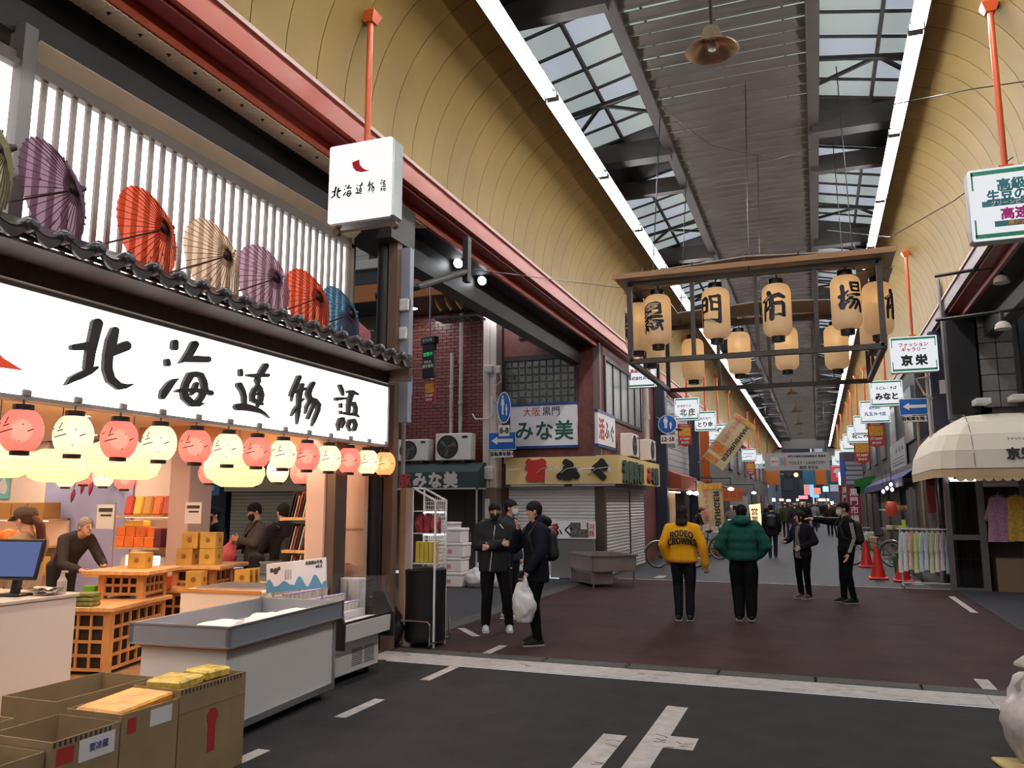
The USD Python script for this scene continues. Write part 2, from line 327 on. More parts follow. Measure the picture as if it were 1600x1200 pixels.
# skylights, closing walls and louvred ridge
rf = T('ceiling', kind='structure')
def bay(y): return (y - 2.4) % 6.7                                        # each bay: glazed, then a dark closed length
for side, xo, xi, xt in ((0, -3.95, -2.25, TUBE_L), (1, 2.15, .28, TUBE_R)):
    z0, z1 = 8.35, 8.75; sg_ = 1 if side == 0 else -1
    q = lambda a, b: sorted((a, b))
    for k in range(13):
        y0 = 2.9 + 6.7 * k; y1 = y0 + 4.6
        if y0 > YEND - 4: break
        n = 7
        for j in range(n):
            for h in range(2):
                a, b = y0 + (y1 - y0) * j / n + .02, y0 + (y1 - y0) * (j + 1) / n - .02
                f0, f1 = h / 2 + .012, (h + 1) / 2 - .012
                xa, xb, za, zb = xo + (xi - xo) * f0, xo + (xi - xo) * f1, z0 + (z1 - z0) * f0, z0 + (z1 - z0) * f1
                m = poly_sheet2 if (j + h + k) % 3 == 0 else poly_sheet
                P(rf, 'skylight_pane', slab([[(xa, y, za), (xb, y, zb)] for y in (a, b)], .012), m)
        bars = [bar((xo, y0 + (y1 - y0) * j / n, z0 - .03), (xi, y0 + (y1 - y0) * j / n, z1 - .03), .03, .04) for j in range(n + 1)]
        bars += [bar((xo + (xi - xo) * .5, y0, (z0 + z1) / 2 - .06), (xo + (xi - xo) * .5, y1, (z0 + z1) / 2 - .06), .05, .07)]
        P(rf, 'glazing_bars', cat(bars), brownsteel)
        P(rf, 'closed_bay', slab([[(xo, y, z0), (xi, y, z1)] for y in (y1 + .01, y0 + 6.69)], .03), darksteel)
        P(rf, 'cross_beam', cat([bx(*q(xo, xi + sg_ * .02), y1 - .02, y1 + .28, 8.05, 8.42), bx(*q(xo, xi), y0 - .2, y0, 8.1, 8.42)]), brownsteel)
        yb = (y0 + y1) / 2 + .6                                            # light truss below the panes
        P(rf, 'truss', cat([bar((xo, yb, 8.2), (xi, yb, 8.5), .06), bar((xo + .1 * sg_, yb + .9, 8.2), ((xo + xi) / 2, yb, 8.35), .05), bar((xi, yb + .9, 8.5), ((xo + xi) / 2, yb, 8.35), .05)]), darksteel)
    P(rf, 'side_closure', slab([[(xt - sg_ * .02, y, ZT + .13), (xo - sg_ * .05, y, 8.45)] for y in (-22, YEND)], .02), darksteel)
    P(rf, 'ridge_beam', bx(*q(xi - sg_ * .09, xi + sg_ * .09), -22, YEND, 8.18, 8.42), brownsteel)
rsm = M('ridge_sheet', (.05, .055, .05), .7)
for a, b, m in ((-22, 4, rsm), (4, 17.5, paper('ridge_glazing', (.80, .88, .78), .88)), (17.5, YEND, rsm)):
    for x0, x1, za, zb in ((-2.4, -.98, 9.0, 9.3), (-.98, .45, 9.3, 9.0)): P(rf, 'ridge_sheet', slab([[(x0, y, za), (x1, y, zb)] for y in (b, a)], .015), m)
lv = T('ceiling', kind='structure')
for k in range(262):
    y = 4.6 + .32 * k; w = .025 * math.sin(k * 1.7)
    P(lv, 'slat', slab([[(-2.2, y - .085, 8.285 + w * .6), (.22, y - .085, 8.285 - w * .4)], [(-2.2, y + .09, 8.25), (.22, y + .09, 8.25)], [(-2.2, y + .1, 8.215), (.22, y + .1, 8.215)]], .01), slatm)
P(lv, 'slat_hanger', cat([bx(x - .015, x + .015, -22, YEND, 8.31, 8.35) for x in (-1.9, -1.0, -.1)]), darksteel)
S('wall_far', cat([bx(-4.6, -3.2, YEND, YEND + .3, 5.2, 9), bx(1.3, 2.8, YEND, YEND + .3, 5.2, 9), bx(-4.6, 2.8, YEND, YEND + .3, 7.2, 9.4)]), M('far_gable', (.35, .33, .31), .7))
S('wall_near', bx(-4.9, 3.1, -22.2, -22, 0, 9.4), M('added_end_wall', (.3, .28, .26), .7))  # unseen wall added to shut out sky light behind the camera

# ---------------------------------------------------------------- fluorescent fittings in two rows
tubem = emitter('fluorescent', (.98, .98, 1.0), 72.0)
fitm = M('white_fitting', (.7, .7, .72), .4); fitg = M('grey_fitting', (.2, .2, .2), .5)
def fitting(x, y, sgn, label, grp):
    t = T('fluorescent_light', label, 'light', (x, y, ZT), group=grp)
    P(t, 'housing', cat([bx(-.03, .03, .02, 2.9, .045, .1), bx(-sgn * .10 - .005, -sgn * .10 + .005, .02, 2.9, -.055 if sgn > 0 else -.012, .1), bx(min(-sgn * .10, sgn * .06), max(-sgn * .10, sgn * .06), .02, 2.9, .095, .105)]), fitg)
    for s in (-1, 1): P(t, 'tube', cyl((s * .042, .06, .0), (s * .042, 2.86, .0), .019, 8), tubem)
    for y_ in (.03, 2.87): P(t, 'socket', bx(-.08, .08, y_ - .02, y_ + .02, -.03, .05), fitg)
    return t
fa = fitting(TUBE_L, -19.21, 1, 'twin-tube fluorescent fitting in the long row along the left vault', 'left row of fluorescent fittings')
fb = fitting(TUBE_R, -19.21, -1, 'twin-tube fluorescent fitting in the long row along the right vault', 'right row of fluorescent fittings')
for k in range(1, 36):
    for f, x in ((fa, TUBE_L), (fb, TUBE_R)): CP(f, None, (x, -19.21 + 2.93 * k, ZT))
# ---------------------------------------------------------------- bell-shaped pendant lamps below the louvres
lampm = M('bronze_shade', (.55, .38, .26), .28, metal=.85)
def pendant(y, label, grp=None):
    t = T('pendant_lamp', label, 'lamp', (AX - .02, y, 7.45), group=grp)
    P(t, 'shade', lathe([(.0, .3), (.1, .3), (.13, .2), (.16, .1), (.33, 0), (.345, -.015), (.32, -.01), (.15, .09), (.11, .18), (0, .2)], 32), lampm, smooth=40)
    P(t, 'stem', cyl((0, 0, .29), (0, 0, .8), .02), darksteel)
    P(t, 'bulb', lathe([(0, -.03), (.05, 0), (.06, .06), (.03, .14), (0, .15)], 16), M('dead_bulb', (.5, .5, .48), .3), smooth=True)
    return t
pa = pendant(9.9, 'bronze bell-shaped pendant lamp at the top edge of the photo')
pb = pendant(36, 'dark bell-shaped pendant lamp far down the middle of the roof', 'far pendant lamps')
for y in (45, 54, 63, 72): CP(pb, None, (AX - .02, y, 7.45))

S('wall_side_left', bx(-20.3, -20, -7, 17.5, 0, 8), M('side_left', (.10, .09, .085), .8))
S('wall_side_right_far', cat([bx(14, 14.3, 8, 20, 0, 8), bx(2.9, 14, 7.2, 7.5, 0, 7), bx(-4.95, -4.75, -22, -6, 0, 5.3), bx(2.9, 3.1, -22, -3, 0, 5.3)]), M('side_right', (.09, .085, .08), .8))

# ================================================================ LEFT SHOP: facade
from shapely.ops import transform as _tr
SX = -4.55
darkwood = M('dark_wood', (.085, .05, .032), .55, noise=(2, .3, (1, 6, 6)))
blackish = M('black_iron', (.018, .017, .018), .45)
charc = M('sign_lettering', (.045, .036, .034), .5)
def plane_shape(shape, fn, d, m):
    """shape in crop pixels -> local plane coordinates through fn(x, y)"""
    def f(x, y, z=None):
        r = [fn(a, b) for a, b in zip(np.atleast_1d(x), np.atleast_1d(y))]
        return np.array([q[0] for q in r]), np.array([q[1] for q in r])
    return xf(poly(_tr(f, shape), d), m)
KANJI = {
 'kita': (90, 490, 9.229, ['535,150,150 490,350,140 440,560,130 410,780,120', '195,490,85 400,470,115', '530,780,40 430,830,90 280,900,100 170,950,80 80,1030,10', '790,250,110 745,400,150 695,600,125 685,800,125 730,950,120 850,1050,100 950,1050,60 1055,1020,5', '950,470,140 850,510,140 720,570,120']),
 'umi': (240, 520, 9.6, ['287,150,90 285,220,95', '172,425,70 178,470,75', '100,960,80 130,890,110 210,780,100 260,730,70 335,690,8', '580,180,115 510,310,110 430,400,70 350,460,6', '440,410,60 580,395,95 700,400,95 780,400,90', '520,640,100 455,760,90 425,880,100 440,970,100 540,1060,100 620,1060,90 690,960,80 740,850,85 725,740,85 680,640,80 600,620,80 520,640,90', '285,885,10 350,870,55 480,860,55 600,865,60 750,880,60 825,905,75', '610,770,60 580,860,75 530,935,15', '640,1080,60 735,1055,6']),
 'michi': (355, 560, 12.64, ['225,240,65 232,330,60', '200,530,110 265,640,90 300,760,80 305,880,75', '170,960,140 300,960,140 450,990,120 600,1040,80 680,1080,50 800,1180,6', '370,335,50 500,345,75 650,335,75 760,335,70', '720,150,110 650,260,110 600,340,80 545,440,60', '570,440,100 570,500,50', '570,550,70 500,620,80 460,720,80 465,820,85 540,860,80 620,830,90 640,720,85 610,600,85 570,540,70', '480,720,45 620,690,45', '590,880,80 640,900,60', '560,960,30 580,900,40']),
 'mono': (440, 580, 11.43, ['280,110,75 220,250,75 160,380,70 125,440,25', '165,400,40 145,540,6', '160,380,60 270,350,65 380,315,50', '335,240,60 310,330,75 285,450,75 280,600,65 265,750,55 245,945,8', '300,540,45 360,495,25', '270,600,40 200,690,45 145,795,15', '530,220,70 470,320,85 445,420,85 480,500,80 570,530,80 630,600,70 620,700,60 560,850,55 510,980,10', '480,530,50 420,630,45 395,760,12', '560,560,50 500,700,45 440,840,40']),
 'go': (440, 580, 11.43, ['1015,260,50 1050,350,55 1072,435,15', '950,500,60 1110,485,40', '1030,590,35 1030,640,40', '1028,715,25 1032,760,25', '990,1060,15 980,950,45 1020,860,60 1060,850,60 1080,920,50 1045,1010,20', '1160,370,50 1230,370,65 1330,415,35', '1230,400,70 1190,500,75 1170,620,60 1160,750,50', '1190,580,60 1260,580,70 1300,660,50 1285,750,60', '1075,750,40 1200,770,50 1290,775,50 1350,815,20', '1190,1070,15 1160,980,50 1190,890,60 1260,880,65 1300,960,50 1265,1045,60'])}
whitebox = emitter('sign_white', (1.0, .97, .95), 2.2)
sg_t = T('shop_sign', 'long white backlit shop sign with five dark brushed characters under the tiled eave', 'sign', (SX, 0, 0))
P(sg_t, 'housing', bx(-.16, -.012, 1.2, 8.03, 2.285, 2.985), M('sign_housing', (.3, .27, .25), .5))
P(sg_t, 'light_panel', bx(-.012, 0, 1.23, 8.01, 2.305, 2.965), whitebox)
P(sg_t, 'frame', cat([bx(-.03, .012, 1.2, 8.03, 2.965, 2.99), bx(-.03, .012, 1.2, 8.03, 2.28, 2.305), bx(-.03, .012, 8.01, 8.035, 2.28, 2.99)]), M('sign_frame', (.45, .42, .4), .4))
for nm, (ox, oy, s, st) in KANJI.items():
    P(sg_t, 'character', plane_shape(brush(st), lambda x, y: atx(ox + x / s, oy - y / s, SX)[1:], .03, frame((0, 0, 0), RE)), charc)
CRES = sg.Polygon([(375, -360), (468, -340), (475, -400), (510, -445), (550, -472), (605, -492), (500, -495), (430, -470), (392, -425)])
P(sg_t, 'crescent', xf(poly(affinity.affine_transform(CRES, [.0024, 0, 0, .0026, 3.49 - 605 * .0024, 2.46 + 492 * .0026]), .01), frame((0, 0, 0), RE)), M('crescent_red', (.75, .08, .03), .5, emit=.5), label='red crescent emblem')
# eave board, soffit, tiles
ev = T('tiled_eave', 'dark glazed roof-tile eave above the white shop sign', 'roof', (0, 0, 0))
P(ev, 'eave_board', bx(-4.66, -4.47, 1.0, 8.05, 2.99, 3.12), darkwood)
P(ev, 'under_board', slab([[(-4.19, y, 3.155), (-4.97, y, 3.455)] for y in (1.0, 7.9)], .015), darkwood); P(ev, 'soffit', slab([[(-4.55, y, 3.12), (-4.2, y, 3.15)] for y in (1.0, 7.75)], .02), darkwood)
tilem = M('glazed_tile', (.045, .042, .045), .25, noise=(7, .3), coat=.3)
PW = .235
def pan():
    rows = []
    for x, z in ((-4.16, 3.235), (-4.5, 3.37), (-4.96, 3.53)): rows.append([(x, PW * t, z - .05 * math.sin(math.pi * t)) for t in np.linspace(0, 1, 7)])
    return slab(rows, -.018)
tl, tb = pan(), cat([lathe([(0, .045), (.024, .046), (.044, .03), (.05, .0), (.05, -.05), (0, -.05)], 14)])
arcs = [(PW * t, -.05 * math.sin(math.pi * t)) for t in np.linspace(.1, .93, 9)]
lip = xf(poly(arcs + [(y, z - .012 - .042 * math.sin(math.pi * (k + .5) / 9)) for k, (y, z) in reversed(list(enumerate(arcs)))], .022), frame((-4.165, 0, 3.235), RE))
for k in range(28):
    y = 7.62 - PW * k
    p = P(ev, 'roof_tile', mv(cat([tl, lip]), y=y), tilem, smooth=30)
    P(p, 'round_end', mv(xf(tb, mat4((-4.16, 0, 3.235), ry=78)), y=y), tilem, smooth=30)
P(ev, 'end_board', bx(-4.95, -4.2, 7.86, 7.93, 3.0, 3.3), darkwood)
# lattice wall above
lw = T('lattice_window', 'backlit white lattice window with upright grey bars above the tiled eave', 'window', (-5.0, 0, 0))
P(lw, 'light_panel', bx(-.07, -.05, .5, 7.86, 3.4, 4.66), emitter('lattice_white', (1, .96, .95), 1.9))
barm = M('lattice_bar', (.28, .235, .21), .5)
for k in range(33): P(lw, 'bar', bx(-.022, 0, 7.80 - .1245 * k - .0205, 7.80 - .1245 * k + .0205, 3.4, 4.66), barm)
P(lw, 'post', bx(-.1, .04, 3.6, 3.7, 3.4, 4.95), M('lattice_post', (.22, .2, .19), .5))
for k in range(4): P(lw, 'bar', bx(-.06, 0, 3.42 - .2 * k - .03, 3.42 - .2 * k + .03, 3.4, 4.8), barm)
P(lw, 'top_rail', cat([bx(-.1, .02, .5, 7.9, 4.63, 4.68), bx(-.1, -.02, .5, 7.9, 4.68, 4.75)]), M('lattice_rail', (.2, .16, .13), .5))
P(lw, 'side_post', bx(-.1, .02, 7.84, 7.9, 3.3, 4.75), M('lattice_rail', (.2, .16, .13), .5))
P(lw, 'ledge', slab([[(-.08, y, 4.75), (.06, y, 4.87)] for y in (3.7, 7.95)], .02), beige)
# soffit between lip and dark beam, with bolts
so = T('trim_3', kind='structure')
rows = [[(-4.68, y, 5.28 + .008 * (k % 2)), (-5.08, y, 5.32 + .008 * (k % 2))] for k, y in enumerate(np.arange(2.4, 9.2, .03))]
P(so, 'soffit_sheet', slab(rows, -.006), beige)
bolt = [cat([cyl((x, y, z - .02), (x, y, z + .03), .008, 6), bx(x - .014, x + .014, y - .014, y + .014, z - .005, z)]) for k, y in enumerate(np.arange(3.2, 9, .3)) for x, z in ((-4.78, 5.288), (-4.96, 5.306))]
P(so, 'bolt', cat(bolt), darksteel, kind='stuff')
P(so, 'end_wall', bx(-5.3, -4.95, -1, 8.3, 5.3, 5.9), darksteel)
P(so, 'shop_roof', bx(-12, -5.25, -2, 8.2, 4.9, 5.0), darksteel)
P(so, 'shop_gable', bx(-12, -5.12, 8.06, 8.16, 3.0, 4.95), M('gable_dark', (.06, .05, .045), .7))

# ---------------------------------------------------------------- paper parasols along the lattice
def parasol(name, col, y, z, x, rad, ax, label, dots=None):
    """an opened paper parasol; ax = direction of its tip"""
    a = np.asarray(ax, float); a /= np.linalg.norm(a); b = np.cross((0, 0, 1), a); b /= np.linalg.norm(b); c = np.cross(a, b)
    m = np.eye(4); m[:3, 0], m[:3, 1], m[:3, 2], m[:3, 3] = b, c, a, (x, y, z)
    t = T('paper_parasol', label, 'parasol', group='paper parasols along the lattice', mtx=m)
    n = 32; prof = [(.03, 0), (rad * .3, -.04), (rad * .65, -.10), (rad, -.19)]
    rows = [[((r * (1 if k % 2 == 0 or r < .1 else .975)) * math.cos(2 * math.pi * k / (2 * n)), (r * (1 if k % 2 == 0 or r < .1 else .975)) * math.sin(2 * math.pi * k / (2 * n)), h) for k in range(2 * n + 1)] for r, h in prof]
    P(t, 'canopy', slab(rows, .002), sheer('parasol_' + name, col))
    rib = M('parasol_rib', (.1, .06, .05), .6)
    for k in range(n):
        g = 2 * math.pi * k / n; P(t, 'rib', tube([(r * math.cos(g), r * math.sin(g), h - .008) for r, h in prof], .0028, 4), rib)
    P(t, 'tip', lathe([(0, .06), (.018, .05), (.03, .0), (.045, -.03), (.02, -.05)], 12), M('parasol_tip', (.05, .03, .03), .5))
    P(t, 'shaft', cyl((0, 0, -.02), (0, 0, -.62), .007, 6), rib)
    rr = random.Random(int(y * 100)); ds = []
    for k in range(26):
        g, r = rr.uniform(0, 2 * math.pi), rr.uniform(.45, .85) * rad; h = np.interp(r, [p[0] for p in prof], [p[1] for p in prof]) + .006
        ds.append(mv(lathe([(0, .002), (rr.uniform(.006, .014), 0), (0, -.002)], 5), r * math.cos(g), r * math.sin(g), h))
    P(t, 'painted_flowers', cat(ds), M('flower_dark', dots or (.25, .1, .15), .8), kind='stuff')
    P(t, 'centre_patch', lathe([(.034, .006), (rad * .28, -.04), (rad * .28, -.043)], 24), sheer('patch_' + name, tuple(min(1, k * .8) for k in col)))
    return t
AXP = (.28, .84, .46)
for nm, col, u, v, r, ax, lab, d in [
    ('green', (.5, .5, .3), 12, 232, .37, AXP, 'olive green paper parasol cut by the left edge of the photo', None),
    ('purple', (.44, .28, .37), 122, 296, .37, AXP, 'dusty purple paper parasol, second from the left, the largest whole one', None),
    ('orange', (.9, .2, .07), 262, 357, .36, AXP, 'bright orange-red paper parasol, the left one of the two orange ones', None),
    ('cream', (.9, .72, .55), 359, 399, .36, AXP, 'cream paper parasol with red blossom between orange and lilac ones', (.6, .1, .1)),
    ('lilac', (.62, .42, .5), 435, 434, .36, AXP, 'lilac paper parasol right of the cream one', None),
    ('orange', (.9, .2, .07), 502, 464, .35, (.36, .80, .46), 'smaller orange paper parasol between the lilac and the blue ones', None),
    ('blue', (.16, .36, .5), 553, 490, .36, (.46, .78, .42), 'blue paper parasol seen nearly edge-on', None),
    ('pink', (.85, .4, .45), 577, 520, .34, (.66, .58, .46), 'pink paper parasol at the right end of the eave', (.7, .5, .1))]:
    x, y, z = atx(u, v, -4.58)
    parasol(nm, col, y, z, x, r, ax, lab, d)

# ---------------------------------------------------------------- round paper lanterns
def lantern_shape(r, h, n=28):
    pr = [(r * .5, h / 2)] ; 
    for k in range(0, 23):
        t = math.pi * (.17 + .66 * k / 22); pr.append((r * math.sin(t) ** .9 * (1 + .012 * (k % 2)), h / 2 * math.cos(t) / math.cos(.17 * math.pi)))
    return lathe(pr[::-1], n)
def sph(r, h, az, z): s = math.sqrt(max(.05, 1 - (z / (h / 2) * .86) ** 2)); return (r * s * 1.012 * math.cos(az), r * s * 1.012 * math.sin(az), z)
def round_lantern(kind, loc, label, grp, r=.122, h=.25):
    col = dict(pink=(.95, .22, .21), white=(.88, .74, .62), peach=(.95, .42, .2))[kind]
    t = T('paper_lantern', label, 'lantern', loc, group=grp)
    P(t, 'shade', lantern_shape(r, h), glow_paper('lantern_' + kind, col, .52, .03), smooth=40)
    P(t, 'top_ring', lathe([(0, h / 2 + .035), (.06, h / 2 + .035), (.06, h / 2 - .005), (0, h / 2 - .005)], 18), blackish)
    P(t, 'bottom_ring', lathe([(0, -h / 2 + .005), (.055, -h / 2 + .005), (.055, -h / 2 - .025), (.045, -h / 2 - .025), (0, -h / 2 - .02)], 18), blackish)
    P(t, 'bulb', lathe([(0, -.075), (.045, -.05), (.065, 0), (.045, .05), (0, .075)], 14), emitter('bulb_warm', (1, .76, .5), 8))
    P(t, 'hanger', cat([cyl((0, 0, h / 2 + .03), (0, 0, h / 2 + .09), .006, 6), rb(-.03, .03, -.03, .03, h / 2 + .085, h / 2 + .13, .008)]), M('hanger', (.4, .35, .32), .5))
    st = [[(-1.0, -.02), (-.7, -.012), (-.3, .0)], [(-.8, .02), (-.62, .025), (-.5, .03)], [(-.72, .035), (-.68, .055), (-.66, .075)], [(.1, .03), (.16, .032)], [(.35, -.01), (.62, .006)], [(-1.3, .03), (-1.1, .04)], [(.0, -.07), (.05, -.072)]]
    P(t, 'brush_drawing', cat([tube([sph(r, h, a + ro, z) for a, z in s], .0035, 5) for s in st for ro in (-.75,)]), M('ink', (.06, .03, .03), .8), kind='stuff')
    return t
base = {}
cols = ['pink', 'white', 'pink', 'white', 'pink', 'white', 'pink', 'white', 'pink', 'white', 'pink', 'white', 'peach']
ords = ['first', 'second', 'third', 'fourth', 'fifth', 'sixth', 'seventh', 'eighth', 'ninth', 'tenth', 'eleventh', 'twelfth', 'thirteenth']
for k in range(13):
    y = 3.53 + .372 * k; kd = cols[k]; lab = f'{dict(pink="pink", white="white", peach="peach")[kd]} round paper lantern, {ords[k]} from the left in the front row under the sign'
    if kd not in base: base[kd] = round_lantern(kd, (-4.56, y, 2.09), lab, 'front row of round paper lanterns')
    else: CP(base[kd], lab, (-4.56, y, 2.09), rz=(k * 13) % 31 - 15)
for k, (u, v, kd, w) in enumerate([(103, 745, 'white', 'leftmost white'), (131, 741, 'pink', 'left pink'), (162, 744, 'white', 'glowing white'), (195, 748, 'pink', 'half-hidden pink'), (327, 738, 'pink', 'pink'), (395, 741, 'pink', 'half-hidden pink'), (434, 736, 'white', 'white'), (471, 738, 'pink', 'rightmost pink')]):
    p = aty(u, v, 7.55); side = 'above the lilac wall panel' if k < 4 else 'before the shutter seen through the shop'
    CP(base[kd], f'{w} small round lantern of the back row {side}', p, rz=-10 * k, group='back row of round paper lanterns')

# ================================================================ LEFT SHOP: interior
cream = M('cream_wall', (.82, .66, .54), .6, noise=(.8, .05))
woodl = M('pale_wood', (.60, .31, .115), .42, noise=(3, .22, (1, 9, 1)))
woodt = M('board_wood', (.66, .37, .16), .38, noise=(3, .2, (9, 1, 1)))
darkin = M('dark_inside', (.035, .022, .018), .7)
gold = M('gold_card', (.56, .34, .075), .42, noise=(5, .12))
whitep = M('white_panel', (.72, .69, .67), .45)
steel = M('brushed_steel', (.5, .5, .52), .32, metal=.9)
blackp = M('black_plastic', (.012, .012, .014), .35)
card = M('cardboard', (.30, .205, .105), .75, noise=(4, .12))
S('wall_back', bx(-16, -8.55, 9.3, 9.42, 0, 3.0), cream)
S('wall_left', bx(-16.1, -16, -6, 9.4, 0, 3), cream)
S('wall_shop_end', bx(-14, -4.75, -6.1, -6, 0, 3), cream)
cl = T('ceiling', kind='structure')
P(cl, 'ceiling_board', bx(-16, -8.2, 8.06, 9.3, 2.62, 2.7), M('shop_ceiling', (.8, .6, .42), .6)); P(cl, 'ceiling_board', bx(-16, -4.72, -6, 8.06, 2.62, 2.7), M('shop_ceiling', (.8, .6, .42), .6))
P(cl, 'valance_board', bx(-5.05, -4.98, -2, 8.0, 2.42, 2.62), M('valance', (.5, .27, .12), .5))
P(cl, 'valance_board', bx(-8.2, -5.1, 8.0, 8.08, 2.3, 2.65), M('valance', (.5, .27, .12), .5))
P(cl, 'lantern_rail', bx(-9.8, -5.3, 7.53, 7.57, 2.26, 2.29), M('valance', (.5, .27, .12), .5))
dlm = emitter('downlight_warm', (1, .84, .68), 270)
d0 = T('ceiling_downlight', 'round warm downlight set in the shop ceiling', 'light', (-6.0, 2.6, 2.62), group='warm downlights in the shop ceiling')
P(d0, 'lens', mv(lathe([(0, -.012), (.075, -.012), (.08, -.004)], 20), z=0), dlm)
P(d0, 'rim', lathe([(.08, .0), (.08, -.014), (.1, -.01), (.105, 0)], 20), M('white_rim', (.8, .78, .75), .4))
for x, y in [(-5.25, 3.4), (-5.25, 5.2), (-5.25, 6.9), (-6.0, 4.3), (-6.0, 6.0), (-6.0, 7.3), (-7.6, 3.0), (-7.6, 4.9), (-7.6, 6.6), (-9.3, 4.0), (-9.3, 6.0), (-9.3, 7.4), (-11.2, 5.0), (-11.2, 7.0), (-9.6, 8.5), (-11.2, 8.5), (-12.6, 8.0)]: CP(d0, None, (x, y, 2.62))  # row nearest the sign added to brighten the shop interior
lil = T('wall_banner', 'large lilac fabric panel with small dark lettering on the shop wall', 'panel', (0, 9.29, 0)); la_, lb_ = aty(80, 700, 9.28)[0], aty(214, 700, 9.28)[0]
P(lil, 'panel', bx(la_, lb_, -.03, 0, .3, 2.6), M('lilac_cloth', (.36, .36, .55), .8)); P(lil, 'border', bx(la_ - .14, la_, -.05, 0, .3, 2.6), cream)
P(lil, 'lettering', xf(glyphs('北海道のおみやげ', .12, bold=1), frame((la_ + .62, -.034, 2.15), RF)), charc)
col = T('trim_4', kind='structure')
P(col, 'column', rb(aty(268, 700, 8.85)[0], aty(300, 700, 8.85)[0], 8.85, 9.3, 0, 2.62, .012), M('pink_pillar', (.66, .47, .39), .5))
P(col, 'column', rb(-5.03, -4.79, 7.18, 7.42, 0, 2.62, .012), M('pink_pillar', (.66, .47, .39), .5))
P(col, 'column_trim', bx(-4.79, -4.68, 7.2, 7.42, 0, 2.4), M('bronze_trim', (.16, .115, .09), .35, metal=.5))
P(col, 'end_panel', bx(-5.25, -4.78, 7.95, 8.03, 0, 2.4), M('end_panel', (.62, .43, .31), .6))
for z in (1.35, .75): P(col, 'panel_joint', bx(-5.25, -4.78, 7.943, 7.95, z, z + .02), M('panel_joint', (.4, .26, .2), .6))
P(col, 'corner_post', bx(-4.92, -4.74, 8.06, 8.2, 0, 3.0), blackish)
# steel arcade column at the corner and its box section
P(col, 'steel_column', cyl((-4.83, 8.36, 0), (-4.83, 8.36, 5.3), .085, 20), darksteel, smooth=40)
P(col, 'steel_column_face', bx(-4.74, -4.62, 8.3, 8.42, 0, 5.2), M('rust_brown', (.17, .10, .07), .6))
P(col, 'cable_duct', bx(-4.62, -4.5, 8.4, 8.5, 2.6, 4.75), M('grey_duct', (.3, .33, .38), .5))
P(col, 'column_head', bx(-5.2, -4.6, 8.1, 8.7, 4.8, 5.3), darksteel)
P(col, 'strut', tube([(-4.95, 8.35, 4.16), (-4.5, 8.6, 4.3), (-4.42, 9.9, 4.85)], .045, 10), darksteel)
P(col, 'strut_hanger', bx(-4.46, -4.38, 9.86, 9.98, 4.7, 5.35), darksteel)
P(col, 'rain_pipe', tube([(-4.75, 8.6, 3.95), aty(633, 540, 8.8), aty(633, 560, 8.8), aty(633, 560, 8.8) * (1, 1, 0) + (0, 0, 2.0)], .028, 8), M('grey_pipe', (.3, .29, .28), .5))
P(col, 'junction_box', rb(-4.62, -4.5, 8.36, 8.44, 3.95, 4.1, .01), whitep); P(col, 'junction_box', rb(-4.62, -4.52, 8.36, 8.42, 3.6, 3.75, .01), whitep)

def emblem(s): return cat([lathe([(0, .002), (s, .002), (s, 0)], 14)])
def gift_box(name, x, y, z, w, d, h, rz, label, grp=None, m=gold):
    t = T(name, label, 'box', (x, y, z), rz, group=grp)
    P(t, 'box', rb(-w / 2, w / 2, -d / 2, d / 2, 0, h, .004), m)
    P(t, 'emblem', xf(emblem(h * .16), frame((0, -d / 2 - .001, h * .52), RF)), M('emblem_brown', (.25, .12, .03), .5))
    P(t, 'emblem', xf(emblem(h * .16), frame((w / 2 + .001, 0, h * .52), RE)), M('emblem_brown', (.25, .12, .03), .5))
    return t
def grid_table(x, y, rz, w, d, h, nx, ny, nz, label, top=.05, z0=0.):
    """slatted display stand; local corner (0,0) is the corner nearest the camera, +y along the long side, -x to the left"""
    t = T('display_stand', label, 'display stand', (x, y, z0), rz)
    P(t, 'top_board', rb(-w - top, top, -top, d + top, h - .045, h, .006), woodt)
    for px, py in ((0, 0), (-w + .07, 0), (0, d - .07), (-w + .07, d - .07)): P(t, 'post', bx(px - .07, px, py, py + .07, .0, h - .045), woodl)
    P(t, 'inner_case', bx(-w + .05, -.05, .05, d - .05, .03, h - .06), darkin)  # solid dark box stands in for the shade behind the lattice
    def lat(L, n, fn, nm):
        ms = []
        for k in range(n + 1): a = .07 + (L - .14) * k / n; ms.append(fn(a - .011, a + .011, .04, h - .045))
        for k in range(nz + 1): zz = .05 + (h - .12) * k / nz; ms.append(fn(.06, L - .06, zz - .014, zz + .014))
        P(t, nm, cat(ms), woodl)
    lat(d, ny, lambda a, b, c, e: bx(-.028, -.006, a, b, c, e), 'lattice'); lat(d, ny, lambda a, b, c, e: bx(-w + .006, -w + .028, a, b, c, e), 'lattice')
    lat(w, nx, lambda a, b, c, e: bx(-b, -a, .006, .028, c, e), 'lattice'); lat(w, nx, lambda a, b, c, e: bx(-b, -a, d - .028, d - .006, c, e), 'lattice')
    return t
grid_table(-6.5, 6.15, 16, .95, 1.05, .645, 6, 6, 4, 'wooden grid display stand next to the white counter')
grid_table(-6.72, 6.75, 16, .5, .5, .30, 4, 4, 2, 'small wooden grid riser standing on the front display stand', top=.12, z0=.645)
grid_table(-6.62, 7.82, 14, 1.15, .98, .645, 8, 6, 4, 'wooden grid display stand with stacked gold boxes behind the freezer')
grid_table(-6.95, 8.1, 14, .55, .5, .25, 3, 3, 1, 'small wooden riser on the rear display stand', top=.14, z0=.645)
gift_box('gift_box', -6.98, 6.95, .945, .2, .16, .17, 16, 'single gold gift box on the riser of the front stand')
for k, (u, v0, w) in enumerate([(285, 870, .21), (338, 870, .19)]):
    p = atz(u + 22, 869, .9)
k = 0
